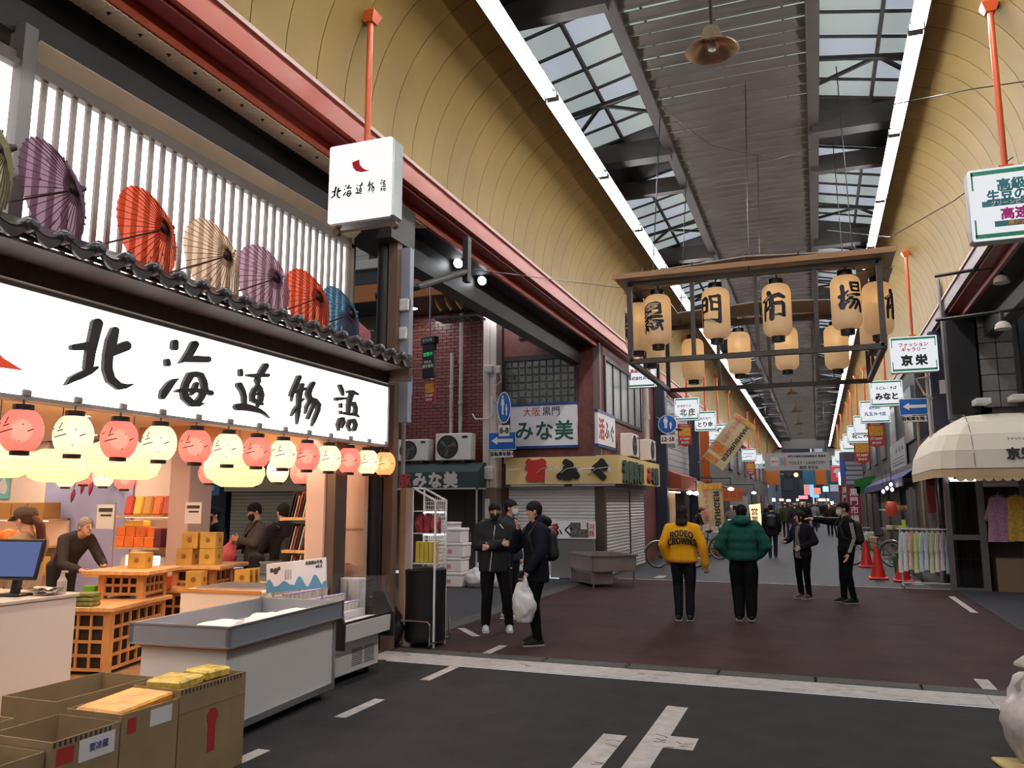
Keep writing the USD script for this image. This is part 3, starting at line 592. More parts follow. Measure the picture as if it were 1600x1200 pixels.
for dx, dz, nm in ((-.42, 0, 'lower left'), (-.12, 0, 'lower right'), (-.36, .2, 'upper left'), (-.12, .2, 'upper right')):
    a = math.radians(14); x, y = -6.95 + dx * math.cos(a) - .12 * math.sin(a), 8.1 + dx * math.sin(a) + .12 * math.cos(a)
    gift_box('gift_box', x, y, .895 + dz, .21, .2, .195, 14, f'{nm} gold gift box of the four on the rear riser')
gift_box('gift_box', -7.0, 7.85, .645, .2, .15, .2, 14, 'gold gift box standing at the front edge of the rear stand')
for j in range(5): gift_box('gift_box', -6.62 + .01 * j, 8.22 + .09 * j, .645, .2, .06, .2, 14, 'upright gold gift box in the row at the right end of the rear stand', 'row of upright gold boxes')
# green and red packs on the front stand
grn = M('green_pack', (.17, .20, .055), .5, noise=(30, .5)); redp = M('red_pack', (.55, .06, .03), .45); oran = M('orange_pack', (.85, .2, .03), .4, noise=(8, .15)); yel = M('yellow_pack', (.85, .5, .06), .4)
a = math.radians(16)
for j in range(2):
    for i in range(3):
        dx, dy = -.62 + .0 * i, .02
        lx, ly = -.58 + .27 * j, .06
        O('snack_pack', xf(rb(-.12, .12, -.07, .07, 0, .042, .01), mat4((-6.5 + lx * math.cos(a) - ly * math.sin(a), 6.15 + lx * math.sin(a) + ly * math.cos(a), .646 + .044 * i), rz=16 + 3 * i)), grn, 'flat green snack pack in a low pile on the front display stand', 'snack pack', 'green snack packs on the front stand')
O('snack_pack', xf(rb(-.1, .1, -.07, .07, 0, .16, .008), mat4((-7.25, 7.55, .646), rz=16)), redp, 'bright red snack box beside the small riser', 'snack pack')
O('snack_pack', xf(rb(-.07, .07, -.04, .04, 0, .12, .008), mat4((-7.42, 6.72, .646), rz=16)), M('lime_pack', (.15, .5, .03), .4), 'lime green snack box left of the small riser', 'snack pack')
# wall shelf unit with orange boxes
SXo, SYo = aty(192, 803, 8.95)[0], 8.95                                   # left end of the lit wall shelf
def sbx(x0, x1, y0, y1, z0, z1): return rb(SXo + x0, SXo + x1, SYo + y0, SYo + y1, z0, z1, .006)
sh = T('wall_shelf', 'white wall shelf unit with two lit boards of orange boxes by the column', 'shelf', (SXo, SYo, 0))
for z in (1.48, 1.04): P(sh, 'board', bx(-.03, .86, -.16, .3, z - .03, z), woodt)
P(sh, 'lower_cabinet', bx(.02, .86, 0, .3, 0, .90), whitep); P(sh, 'counter_ledge', bx(-.4, .86, -.25, .3, .62, .66), woodt)
P(sh, 'lit_panel', bx(.12, .74, -.01, 0, .68, .92), emitter('lit_shelf', (1, .85, .66), 1.6)); P(sh, 'light_strip', bx(.05, .8, .0, .03, 1.445, 1.45), emitter('shelf_led', (1, .85, .6), 14))
for j in range(4): O('snack_box', sbx(.0 + .18 * j, .17 + .18 * j, -.12, .02, 1.041, 1.18), oran, 'orange snack box in the bottom row of the lit wall shelf', 'box', 'orange boxes on the wall shelf, bottom row')
for j in range(3): O('snack_box', sbx(.0 + .18 * j, .17 + .18 * j, -.10, .04, 1.181, 1.32), oran, 'orange snack box in the upper row of the lit wall shelf', 'box', 'orange boxes on the wall shelf, upper row')
for j in range(2): O('snack_box', sbx(.1 + .18 * j, .27 + .18 * j, -.06, .08, 1.321, 1.40), yel, ('left', 'right')[j] + ' yellow box on top of the orange ones on the wall shelf', 'box')
O('snack_box', sbx(.73, .84, -.12, .02, 1.041, 1.30), M('purple_pack', (.16, .03, .06), .4), 'dark purple box at the right end of the wall shelf', 'box'); O('snack_box', sbx(.58, .70, -.10, .04, 1.181, 1.31), oran, 'orange box beside the dark purple one', 'box')
for j, (m, n) in enumerate([(redp, 'red'), (yel, 'yellow'), (M('ochre_pack', (.6, .3, .04), .4), 'ochre'), (oran, 'orange'), (M('pinkred_pack', (.6, .1, .08), .4), 'pinkish red')]):
    O('snack_bag', xf(rb(-.08, .08, -.03, .03, 0, .27, .02), mat4((SXo + .08 + .175 * j, SYo + .02, 1.481), rx=-10)), m, f'{n} snack bag standing on the top board of the wall shelf', 'snack bag')
ls = T('wall_shelf', 'long wall shelf at the left edge behind the staff in the cap', 'shelf', (0, 8.85, 0)); lx1 = aty(74, 800, 8.85)[0]
for z in (1.42, 1.02, .62): P(ls, 'board', bx(lx1 - 3, lx1, -.1, .40, z - .03, z), woodt)
P(ls, 'light_strip', bx(lx1 - 3, lx1, .0, .03, 1.38, 1.386), emitter('shelf_led', (1, .85, .6), 14)); P(ls, 'back_panel', bx(lx1 - 3, lx1, .36, .40, .0, 1.42), cream)
for j in range(5): O('snack_crate', rb(lx1 - 1.75 + .35 * j, lx1 - 1.42 + .35 * j, 8.8, 9.1, 1.421, 1.66, .01), M('crate_brown', (.38, .19, .05), .5), 'brown crate in the row on top of the left wall shelf', 'crate', 'brown crates on the left wall shelf')
for j in range(6): O('snack_bag', mv(lathe([(0, 0), (.1, .02), (.125, .1), (.11, .2), (.04, .24), (0, .24)], 14), lx1 - 1.6 + .28 * j, 8.86, 1.021), oran, 'round orange snack bag in the lit row of the left wall shelf', 'snack bag', 'round orange bags on the left wall shelf', smooth=True)
for j in range(6): O('snack_box', rb(lx1 - 1.75 + .29 * j, lx1 - 1.48 + .29 * j, 8.78, 9.0, .621, .86, .01), yel, 'yellow box in the lower row of the left wall shelf', 'box', 'yellow boxes on the left wall shelf')
pa_ = aty(7, 758, 9.28); ps = T('wall_poster', 'teal and white poster high on the wall at the left edge', 'poster', pa_); P(ps, 'sheet', bx(-.6, .12, -.012, 0, -.22, .22), M('teal_print', (.18, .55, .55), .5)); P(ps, 'print', xf(poly([(-.2, -.1), (0, .15), (.1, -.05), (.05, -.15)], .003), frame((0, -.013, 0), RF)), whitep)
# pendant drum lamps
drum = T('drum_lamp', 'wide glowing yellow drum lamp at the left edge under the shop ceiling', 'lamp', (-6.6, 4.9, 2.02))
pr = [(.02, -.15), (.17, -.15), (.25, -.11), (.285, -.02), (.28, .05), (.23, .12), (.16, .15), (.03, .15)]
P(drum, 'shade', lathe(pr, 28), paper('drum_yellow', (1.0, .78, .38), .5, emit=2.0), smooth=50)
P(drum, 'band', cat([lathe([(r + .002, z - .002), (r + .002, z + .002)], 28) for r, z in pr[1:-1]]), M('bamboo', (.75, .5, .2), .5, emit=.35))  # bands given a glow of their own for the lamplight behind them
P(drum, 'cord', cyl((0, 0, .15), (0, 0, .60), .005, 6), blackish)
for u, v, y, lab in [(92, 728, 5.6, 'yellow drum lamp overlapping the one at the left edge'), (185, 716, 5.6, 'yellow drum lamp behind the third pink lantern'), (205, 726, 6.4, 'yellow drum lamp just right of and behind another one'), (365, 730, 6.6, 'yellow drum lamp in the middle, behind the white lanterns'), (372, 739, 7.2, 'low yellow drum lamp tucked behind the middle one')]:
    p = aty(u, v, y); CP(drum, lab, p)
# hanging berry vine
vine = T('hanging_vine', 'green hanging vine with dark red drooping flower spikes below the shop ceiling', 'plant', aty(140, 735, 8.8))
rr = random.Random(4)
for k, (dx, dz) in enumerate([(-.28, -.32), (-.1, -.2), (.06, -.22), (.3, -.05), (-.22, -.02)]):
    P(vine, 'flower_spike', xf(lathe([(0, -.16), (.022, -.1), (.03, -.02), (.015, .04), (0, .05)], 8), mat4((dx, 0, dz), ry=12)), M('berry', (.28, .02, .05), .5), smooth=True)
    P(vine, 'stem', tube([(dx * .3, 0, .58), (dx * .8, .01, .25), (dx, 0, dz + .04)], .006, 5), M('stem_green', (.1, .16, .04), .6))
P(vine, 'leaves', cat([xf(poly([(0, -.05), (.035, 0), (0, .06), (-.035, 0)], .002), mat4((rr.uniform(-.35, .35), rr.uniform(-.05, .05), rr.uniform(-.1, .35)), rr.uniform(0, 180), rr.uniform(0, 90), rr.uniform(0, 360))) for k in range(46)]), M('leaf_green', (.1, .17, .04), .5), kind='stuff')
for lab, u, v, y in (('small white price card on a stand beside the bending old man', 165, 808, 6.9), ('small white price card on a stand left of the stacked gold boxes', 302, 802, 8.25)):
    p = aty(u, v, y); t = T('price_card', lab, 'sign', p); P(t, 'card', bx(-.13, .13, -.005, 0, -.13, .14), whitep)
    P(t, 'print', cat([bx(-.1, .1, -.008, -.005, .06, .1), bx(-.07, .09, -.008, -.005, .01, .03)]), charc); P(t, 'stand', cyl((.14, .0, -(p[2] - .9)), (.14, .0, .16), .006, 6), steel)
# counter with till
ct = T('counter', 'white service counter at the left edge with a till on it', 'counter', (-5.66, 5.0, 0))
P(ct, 'body', rb(-1.6, 0, -3.2, 0, 0, .9, .008), whitep); P(ct, 'worktop', rb(-1.62, .015, -3.22, .015, .9, .93, .006), M('counter_top', (.55, .5, .47), .35))
tl_ = T('till_screen', 'tilted till monitor with a blue screen on the counter', 'monitor', (-5.92, 4.65, .931), 12)
P(tl_, 'stand', cat([rb(-.1, .1, -.08, .08, 0, .02, .005), bar((0, 0, .01), (0, .03, .17), .05)]), blackp)
P(tl_, 'bezel', xf(rb(-.21, .21, -.012, .012, -.16, .16, .008), mat4((0, 0, .28), rx=-14)), blackp); P(tl_, 'screen', xf(bx(-.185, .185, -.016, -.012, -.135, .135), mat4((0, 0, .28), rx=-14)), emitter('till_screen', (.13, .17, .36), .85))
rr = random.Random(9)
O('receipt_roll', cat([slab([[(-5.9 + .06 * i + .02 * rr.random(), 4.72 + .05 * j, .936 + .02 * rr.random() + .02 * k) for i in range(5)] for j in range(4)], .001) for k in range(3)]), M('paper_white', (.75, .68, .66), .8), 'crumpled white paper slips at the corner of the counter', 'paper')
O('sanitiser_bottle', mv(cat([lathe([(0, 0), (.035, 0), (.037, .1), (.02, .13), (.015, .16), (0, .16)], 14), bx(-.008, .05, -.008, .008, .165, .18)]), -5.72, 4.9, .931), M('clear_bottle', (.7, .65, .65), .2, alpha=.6), 'small clear pump bottle at the edge of the counter', 'bottle')

# ================================================================ freezers and goods before the shop
f1 = T('chest_freezer', 'open white chest freezer with a grey rim and bags of frozen goods', 'freezer', (-4.0, 6.2, 0), 4)
W, Ln = .72, 1.5
P(f1, 'cabinet', rb(-W, 0, -Ln, 0, .07, .62, .006), whitep)
rimm = M('freezer_rim', (.30, .32, .36), .32, metal=.3)
rim = [bx(-W - .06, .06, -Ln - .06, -Ln - .025, .66, .80), bx(-W - .06, .06, .025, .06, .66, .80), bx(.025, .06, -Ln - .06, .06, .66, .80), bx(-W - .06, -W - .025, -Ln - .06, .06, .66, .80)]
P(f1, 'rim', cat(rim), rimm); P(f1, 'rim_lip', cat([bx(.058, .068, -Ln - .066, .066, z, z + .012) for z in (.655, .795)] + [bx(-W - .066, .066, -Ln - .068, -Ln - .058, z, z + .012) for z in (.655, .795)]), steel)
P(f1, 'orange_strip', cat([bx(.0, .03, -Ln, 0, .635, .657), bx(-W, 0, -Ln - .02, -Ln, .635, .657)]), M('strip_orange', (.6, .24, .06), .5))
P(f1, 'well', bx(-W, 0, -Ln, 0, .62, .64), M('frost', (.6, .6, .62), .6))
P(f1, 'base_trim', cat([bx(-.002, .012, -Ln, 0, .07, .12), bx(-.012, .014, -.02, .014, .07, .62)]), steel)
for x, y in ((-.06, -.08), (-.06, -Ln + .08), (-W + .06, -.08), (-W + .06, -Ln + .08)): P(f1, 'castor', cat([cyl((x - .015, y, .035), (x + .015, y, .035), .035, 12), bx(x - .02, x + .02, y - .02, y + .02, .04, .08)]), M('castor', (.35, .36, .4), .3))
rr = random.Random(21)
def bag(cx, cy, cz, a, b, c, seed):
    m = trimesh.creation.icosphere(3); v = np.array(m.vertices); n = meshkit.fbm(v * 1.7 + seed, 3, seed)
    v = v * (1 + (n[:, None] - .5) * .7) * (a, b, c); v[:, 2] = np.maximum(v[:, 2], -c * .7); return TM(v + (cx, cy, cz + c * .7), m.faces)
for j, (dx, dy, lab) in enumerate([(-.3, -.5, 'in the middle of'), (-.4, -.95, 'at the near end of'), (-.25, -.2, 'at the far end of')]):
    O('frozen_bag', mv(bag(0, 0, 0, .2, .26, .06, j), -4.0 + dx, 6.2 + dy, .642), M('frozen_white', (.75, .7, .7), .5), f'white bag of frozen goods {"" if j else ""}lying {lab} the chest freezer', 'frozen food', smooth=True)
f2 = T('display_freezer', 'low white display freezer with black end plates and tiers of dessert cups', 'freezer', (-4.18, 7.3, 0))
L2 = .86
P(f2, 'cabinet', rb(-.75, 0, -L2, 0, .07, .38, .01), whitep)
P(f2, 'vent_grille', cat([bx(.0, .004, -.5 + .22 * g, -.32 + .22 * g,   .13 + .018 * k, .138 + .018 * k) for k in range(9) for g in range(2)]), M('vent_dark', (.16, .13, .12), .6))
P(f2, 'front_lip', hull([(-.05, y, .36) for y in (-L2, 0)] + [(.12, y, .40) for y in (-L2, 0)] + [(.13, y, .55) for y in (-L2, 0)] + [(-.15, y, .53) for y in (-L2, 0)]), whitep)
P(f2, 'edge_trim', bar((.11, -L2, .565), (.11, 0, .565), .02), blackp)
for y in (-L2 - .03, .0): P(f2, 'end_plate', hull([(x, yy, z) for yy in (y, y + .03) for x, z in ((.15, .34), (.15, .57), (.05, .76), (-.08, .76), (-.1, .34))]), blackp)
for k in range(4): P(f2, 'tier', bx(-.64 + .16 * k - .16, -.64 + .16 * k, -L2 + .01, -.02, .38, .78 - .06 * k), M('tier_white', (.62, .6, .6), .5))
P(f2, 'glass_guard', bx(-.85, .08, .034, .04, .38, .92), pane('clear_guard'))
for y in (-.1, -L2 + .1): P(f2, 'foot', cyl((-.08, y, 0), (-.08, y, .08), .025, 10), blackp)
cupm, lidm = M('cup_cream', (.72, .66, .56), .5), M('cup_lid', (.46, .38, .66), .45)
c0 = None
for tier in range(4):
    for i in range(11):
        lc = (-4.18 - .72 + .16 * tier, 7.3 - L2 + .07 + .072 * i, .781 - .06 * tier)
        lab = f'dessert cup with a lilac lid in {["the back", "the third", "the second", "the front"][tier]} tier of the display freezer'
        if c0 is None:
            c0 = T('dessert_cup', lab, 'cup', lc, group='dessert cups, back tier'); P(c0, 'cup', lathe([(0, 0), (.026, 0), (.032, .07)], 10), cupm); P(c0, 'lid', lathe([(.034, .066), (.034, .078), (.0, .08)], 10), lidm)
        else: CP(c0, lab, lc, group='dessert cups, ' + ['back', 'third', 'second', 'front'][tier] + ' tier')
for j in range(2): O('white_pack', rb(-4.75 + .16 * j, -4.61 + .16 * j, 7.35, 7.47, .0, .88, .008), whitep, ('left', 'right')[j] + ' white carton standing at the far end of the display freezer', 'carton')
# dairy sign board
mk = T('dairy_sign', 'tilted white and blue sign board with a milk splash above the freezers', 'sign', (-4.68, 6.55, 1.0), mtx=frame((-4.56, 6.4, .985), (.985, -.10, .12), (-.12, .08, .985)))
P(mk, 'board', rb(-.36, .36, -.135, .135, -.012, 0, .008), M('board_white', (.62, .62, .68), .5))
wv = [(-.36, -.135)] + [(x, -.06 + .05 * math.sin(x * 34) * (1 if math.sin(x * 11) > -.3 else .4)) for x in np.linspace(-.36, .36, 60)] + [(.36, -.135)]
P(mk, 'splash_print', poly(wv, .002), M('print_blue', (.07, .24, .42), .5))
P(mk, 'lettering', cat([mv(glyphs('MILK', .03, bold=1), .28, .06), mv(glyphs('北海道の牛乳', .03, bold=1), .22, .1)]), charc)
P(mk, 'bottle_print', mv(cat([bx(x, x + .02, -.03, .06, 0, .002) for x in (-.13, -.10, -.07)]), y=.0), M('print_grey', (.35, .35, .4), .5))
P(mk, 'cow_print', cat([xf(poly(sg.Point(x, y).buffer(r), .002), np.eye(4)) for x, y, r in ((-.29, .07, .022), (-.24, .06, .03), (-.2, .08, .018))]), charc)
PS(mk, 'support', [bx(x, x + .02, -.42, -.13, -.02, -.012) for x in (-.3, .28)], steel)
# glass case and table behind
gc = T('glass_case', 'low glass-topped white case behind the gift boxes', 'display case', (-5.9, 7.75, 0), 8)
P(gc, 'cabinet', rb(-.1, 1.0, 0, .5, 0, .78, .01), whitep); P(gc, 'glass_top', bx(-.1, 1.0, 0, .5, .8, .98), pane('clear_guard')); P(gc, 'frame', cat([bx(-.11, 1.01, -.01, .01, z, z + .02) for z in (.78, .97)]), steel)
wt = T('white_table', 'white display table with an orange edge under the dairy sign', 'table', (-4.95, 6.5, 0), 4)
P(wt, 'body', rb(-.9, 0, -.1, .6, 0, .82, .01), M('lit_white', (.8, .68, .58), .4)); P(wt, 'edge', bx(-.92, .01, -.115, -.1, .8, .83), M('strip_orange', (.6, .24, .06), .5)); P(wt, 'tray', bx(-.8, -.1, 0, .5, .82, .84), steel)
# book-like packs leaning on shelves at the pillar
mg = T('pillar_shelf', 'narrow wooden shelves with leaning flat packs at the pink pillar', 'shelf', (-5.06, 7.3, 0))
for z in (1.5, 1.16, .84): P(mg, 'shelf_board', bx(-.26, .03, -.1, .12, z - .03, z), woodt)
P(mg, 'back_panel', bx(-.0, .03, -.05, .12, .3, 2.4), cream)
rr = random.Random(5)
for zi, z in enumerate((1.5, 1.16, .84)):
    for j in range(6):
        c = [(.05, .03, .03), (.02, .02, .02), (.45, .35, .3), (.3, .08, .05), (.03, .03, .03), (.6, .5, .45)][(j + zi) % 6]
        O('flat_pack', xf(bx(-.006, .006, -.07, .07, 0, .27 - .02 * (j % 3)), mat4((-5.27 + .036 * j, 7.3, z + .004), ry=14)), M(f'pack_{(j + zi) % 6}', c, .35), f'flat pack leaning on the {["top", "middle", "lowest"][zi]} shelf at the pillar', 'snack pack', f'flat packs on the {["top", "middle", "lowest"][zi]} pillar shelf')
# cardboard boxes in front
def carton(y0, y1, x1, dx, h, label, tape=None):
    t = T('cardboard_box', label, 'box', (x1, y0, 0)); d = y1 - y0; w = .006
    for nm, m in (('front_wall', bx(-w, 0, 0, d, 0, h)), ('back_wall', bx(-dx, -dx + w, 0, d, 0, h)), ('side_wall', bx(-dx + w, -w, 0, w, 0, h)), ('side_wall', bx(-dx + w, -w, d - w, d, 0, h)), ('bottom', bx(-dx + w, -w, w, d - w, 0, w))): P(t, nm, m, card)
    if tape: P(t, 'tape_edge', cat([bx(.0005, .0015, .01 + .03 * k, .022 + .03 * k, h - .03, h - .005) for k in range(int(d / .03) - 1)]), charc)
    return t
c1 = carton(3.88, 4.46, -3.53, .36, .57, 'tall cardboard box at the right end of the row, with a red print', True)
P(c1, 'print', mv(xf(poly(sg.Point(0, 0).buffer(.05).union(sg.box(-.035, -.2, .03, 0)), .001), frame((0, 0, 0), RE)), .001, .28, .36), M('print_red', (.42, .03, .03), .6)); P(c1, 'crease', bx(.0003, .0012, 0, .58, .43, .434), M('crease', (.2, .12, .06), .8))
c2 = carton(3.46, 3.87, -3.53, .40, .53, 'cardboard box with an orange pack on top, second from the right')
P(c2, 'label', bx(.0005, .0015, .2, .36, .42, .51), whitep); P(c2, 'print', bx(.0005, .0015, .04, .1, .42, .5), M('print_red', (.42, .03, .03), .6))
c3 = carton(3.04, 3.45, -3.53, .44, .5, 'open cardboard box with a white address label, third from the right', True)
P(c3, 'label', bx(.0005, .0015, .16, .38, .36, .47), whitep); P(c3, 'label', bx(.0005, .0015, .03, .13, .38, .46), M('print_red', (.42, .03, .03), .6)); P(c3, 'lettering', xf(glyphs('要冷蔵', .035), frame((.0016, .28, .42), RE)), M('ink_blue', (.1, .12, .3), .6))
carton(2.55, 3.03, -3.56, .42, .46, 'open cardboard box cut by the bottom left corner of the photo')
carton(2.5, 3.3, -4.12, .5, .5, 'open cardboard box behind the front row at the left edge')
carton(3.45, 4.15, -4.0, .42, .56, 'dark open box with a red rim behind the front row')
O('orange_pack', xf(rb(-.16, .16, -.2, .2, 0, .05, .012), mat4((-3.73, 3.68, .5), rx=4)), M('orange_print', (.85, .3, .05), .35, noise=(9, .5)), 'large flat orange pack lying on the second box', 'snack pack')
O('orange_pack', xf(rb(-.12, .12, -.12, .12, 0, .06, .012), mat4((-3.73, 4.05, .54), rz=8)), M('yellow_print', (.72, .45, .08), .35, noise=(14, .6)), 'yellow printed pack sticking out of the tallest box', 'snack pack')
O('orange_pack', xf(rb(-.1, .1, -.1, .1, 0, .06, .012), mat4((-3.72, 4.32, .545), rz=-5)), M('yellow_print', (.72, .45, .08), .35, noise=(14, .6)), 'second yellow pack beside a black one in the tallest box', 'snack pack')
O('leaflet_stack', rb(-3.92, -3.62, 2.62, 2.95, .36, .40, .01), M('leaflet', (.6, .55, .45), .5, noise=(12, .4)), 'stack of printed leaflets in the corner box', 'paper')
# wire rack with snacks, bamboo board, black bag on a chrome stand
wr = T('wire_rack', 'white wire snack rack with red and yellow bags beside the shop corner', 'rack', (-4.62, 8.62, 0))
P(wr, 'side_board', bx(-.06, .02, -.02, .12, 0, 1.83), M('bamboo_board', (.42, .24, .13), .55, noise=(4, .2)))
P(wr, 'edge_board', bx(.02, .1, -.02, .0, 0, 1.83), M('pale_post', (.5, .42, .36), .5))
fr = [bar((.1 + a, b, 0), (.1 + a, b, 1.83 - a * .5), .02) for a, b in ((0, 0), (.3, 0), (0, .3), (.3, .3))] + [bar((.1, 0, 1.83), (.1, .3, 1.83), .02), bar((.4, 0, 1.68), (.4, .3, 1.68), .02), bar((.1, 0, 1.83), (.4, 0, 1.68), .02), bar((.1, .3, 1.83), (.4, .3, 1.68), .02)]
P(wr, 'frame', cat(fr), whitep)
P(wr, 'wire_mesh', cat([cyl((.1, .3, z), (.4, .3, z), .003, 4) for z in np.arange(.9, 1.7, .045)] + [cyl((.1 + .03 * k, .3, .8), (.1 + .03 * k, .3, 1.72), .003, 4) for k in range(1, 10)] + [cyl((.4, 0, z), (.4, .3, z), .003, 4) for z in np.arange(.9, 1.66, .045)] + [cyl((.4, .03 * k, .8), (.4, .03 * k, 1.68), .003, 4) for k in range(1, 10)]), whitep, kind='stuff')
for z in (.95, 1.3, 1.56): P(wr, 'shelf', bx(.1, .4, .0, .3, z - .012, z), whitep)
P(wr, 'light_strip', bx(.12, .38, .26, .28, 1.53, 1.545), emitter('rack_led', (.95, .97, 1), 9)); P(wr, 'light_strip', bx(.12, .38, .26, .28, 1.27, 1.285), emitter('rack_led', (.95, .97, 1), 9))
for j in range(3): O('snack_net', mv(bag(0, 0, 0, .065, .07, .13, 30 + j), -4.46 + .1 * j, 8.72, 1.301), M('red_net', (.3, .03, .04), .5, noise=(30, .5)), f'dark red net bag of snacks, {["left", "middle", "right"][j]} one on the wire rack', 'snack bag', smooth=True)
for j in range(5): O('snack_pouch', rb(-4.5 + .058 * j, -4.448 + .058 * j, 8.66, 8.72, .951, 1.2, .012), M('yellow_pouch', (.6, .48, .06), .4), 'yellow pouch in the lower row of the wire rack', 'snack pouch', 'yellow pouches on the wire rack')
bs = T('bag_stand', 'tall round black bin bag on a chrome stand beside the shop corner', 'bin', (-4.42, 8.78, 0))
P(bs, 'bag', lathe([(0, .06), (.24, .06), (.25, .1), (.245, .5), (.25, .84), (.255, .87), (.22, .885), (0, .88)], 28), M('black_bag', (.01, .01, .012), .38), smooth=40)
P(bs, 'rail', cat([tube([(sx * .2, -.27, .03), (sx * .2, -.27, .27), (sx * .17, -.27, .3), (0, -.27, .305)], .011, 8) for sx in (-1, 1)] + [tube([(sx * .2, .27, .03), (sx * .2, .27, .3)], .011, 8) for sx in (-1, 1)] + [bar((sx * .2, -.27, .06), (sx * .2, .27, .06), .02) for sx in (-1, 1)]), M('chrome', (.75, .75, .76), .12, metal=1))
for sx in (-1, 1): P(bs, 'wheel', cyl((sx * .2 - .012, -.27, .025), (sx * .2 + .012, -.27, .025), .025, 12), blackp)
O('black_sacks', mv(bag(0, 0, 0, .16, .2, .3, 50), -4.75, 8.5, .0), M('black_bag', (.01, .01, .012), .38), 'black sack behind the bin at the end of the freezer', 'sack', smooth=True)

# ================================================================ THE BRICK CORNER BUILDING
def RY(u0, v0, u1, v1, Y): a, b = aty(u0, v0, Y), aty(u1, v1, Y); return a[0], b[0], b[2], a[2]      # x0 x1 z0 z1
def RX(u0, v0, u1, v1, X): a, b = atx(u0, v0, X), atx(u1, v1, X); return a[1], b[1], b[2], a[2]      # y0 y1 z0 z1
YB, XB = 18.0, -4.62
brickm = [M(f'brick_{k}', c, .33, noise=(9, .15)) for k, c in enumerate([(.23, .062, .05), (.27, .08, .062), (.20, .052, .042)])]
mortar = M('mortar', (.15, .05, .044), .8)
brickwall = M('brick_far', (.2, .058, .05), .5, noise=(6, .25), bump=(30, .3, (1, 1, 4)))
maroon = M('maroon_panel', (.10, .03, .03), .5)
bw = T('wall_brick', kind='structure')
P(bw, 'core', bx(-9.95, XB, YB + .02, YB + .4, 0, 6.5), mortar)
P(bw, 'side_wall', bx(XB - .3, XB - .002, YB + .02, 26, 0, 6.2), brickwall)
P(bw, 'face_wall', bx(-7.0, XB, YB, YB + .02, 2.6, 5.9), brickwall)
P(bw, 'corner_pier', bx(XB - .14, XB + .02, YB - .02, YB + .1, 2.6, 5.6), M('pier', (.2, .15, .14), .6))
rest = []; n = 0; bwid, bh = .232, .083
for r in range(46):
    z = 6.42 - r * bh
    for c in range(11):
        x0 = -9.72 + c * bwid + (bwid / 2 if r % 2 else 0)
        if x0 + bwid > -7.05: continue
        m = bx(x0, x0 + bwid - .012, YB + .004 - .004 * ((r * 7 + c * 3) % 3), YB + .03, z, z + bh - .012)
        if n < 295 and r > 0: P(bw, 'brick', m, brickm[(r * 5 + c * 3) % 3]); n += 1
        else: rest.append(m)
P(bw, 'brick', cat(rest), brickm[0], kind='stuff')
P(bw, 'lower_wall', bx(-9.95, -7.0, YB - .01, YB + .03, 0, 2.5), M('lower_wall', (.2, .1, .08), .6))
# canopy over the side street with downlights
cn = T('side_canopy', 'dark side-street canopy with an orange fascia band and downlights above the brick wall', 'canopy', (0, 0, 0))
P(cn, 'soffit', bx(-14, -6.5, 16.3, 18.05, 6.42, 6.5), M('canopy_soffit', (.035, .03, .032), .5))
P(cn, 'orange_band', bx(-14, -6.6, 16.22, 16.3, 6.42, 6.85), M('orange_band', (.42, .13, .015), .5))
P(cn, 'upper_band', bx(-14, -6.0, 16.2, 16.28, 6.85, 7.2), darksteel)
P(cn, 'coping', bx(-14, -6.0, 16.1, 16.3, 7.2, 7.42), M('coping', (.5, .45, .4), .6))
for k in range(6): P(cn, 'siding_board', bx(-14, -6.0, 16.62, 16.66, 7.4 + .16 * k, 7.545 + .16 * k), M('siding', (.42, .36, .3), .6))
for x in (-9.9, -8.3, -7.0): P(cn, 'stud', bx(x - .08, x + .08, 16.5, 16.62, 7.3, 8.5), darksteel)
coolled = emitter('cool_led', (.9, .95, 1), 110)
for k, (x, y) in enumerate(((-9.12, 17.2), (-6.96, 17.25))):
    t = T('canopy_downlight', ('left', 'right')[k] + ' round cool downlight in the dark side-street canopy', 'light', (x, y, 6.42)); P(t, 'lens', lathe([(0, -.012), (.11, -.012), (.12, 0)], 20), coolled); P(t, 'rim', lathe([(.12, 0), (.125, -.015), (.14, 0)], 20), fitm)
for k, (u, v) in enumerate(((718, 410), (755, 437))):
    p = atx(u, v, -4.93); t = T('spotlight', ('upper', 'lower')[k] + ' small bright spotlight on the dark beam behind the red gutter', 'light', p)
    P(t, 'lens', xf(lathe([(0, .02), (.07, .01), (.075, 0)], 16), mat4((.0, -.05, -.03), rx=120)), emitter('spot_led', (.9, .95, 1), 14)); P(t, 'body', xf(lathe([(0, -.12), (.06, -.1), (.085, 0)], 16), mat4((0, -.05, -.03), rx=120)), blackp); P(t, 'arm', bar((0, 0, 0), (0, .05, .12), .03), blackp)
wl = S('wall_upper', cat([bx(-6.6, XB, YB - .05, YB + .3, 5.6, 6.6), bx(-6.6, -4.9, 16.4, 18, 6.0, 6.2)]), darksteel)
ch = T('chain_ornament', 'row of curved brass strips hanging from the side-street canopy', 'ornament', aty(700, 465, 16.6))
for k in range(3): P(ch, 'strip', xf(tube([(0, 0, .28), (.03, -.1, .22), (.04, -.14, .05), (.06, -.08, -.15), (.14, .0, -.3)], .045, 6), mat4((-.3 + .26 * k, 0, .0))), M('brass', (.42, .22, .05), .35, metal=.6))
P(ch, 'bulb_board', bx(-.35, .75, .0, .5, -.5, -.46), blackp); P(ch, 'small_bulbs', cat([mv(lathe([(0, -.03), (.022, -.015), (.022, 0), (0, .005)], 8), -.28 + .19 * i, .06 + .12 * j, -.5) for i in range(5) for j in range(3)]), M('bulb_off', (.5, .35, .2), .3), kind='stuff')
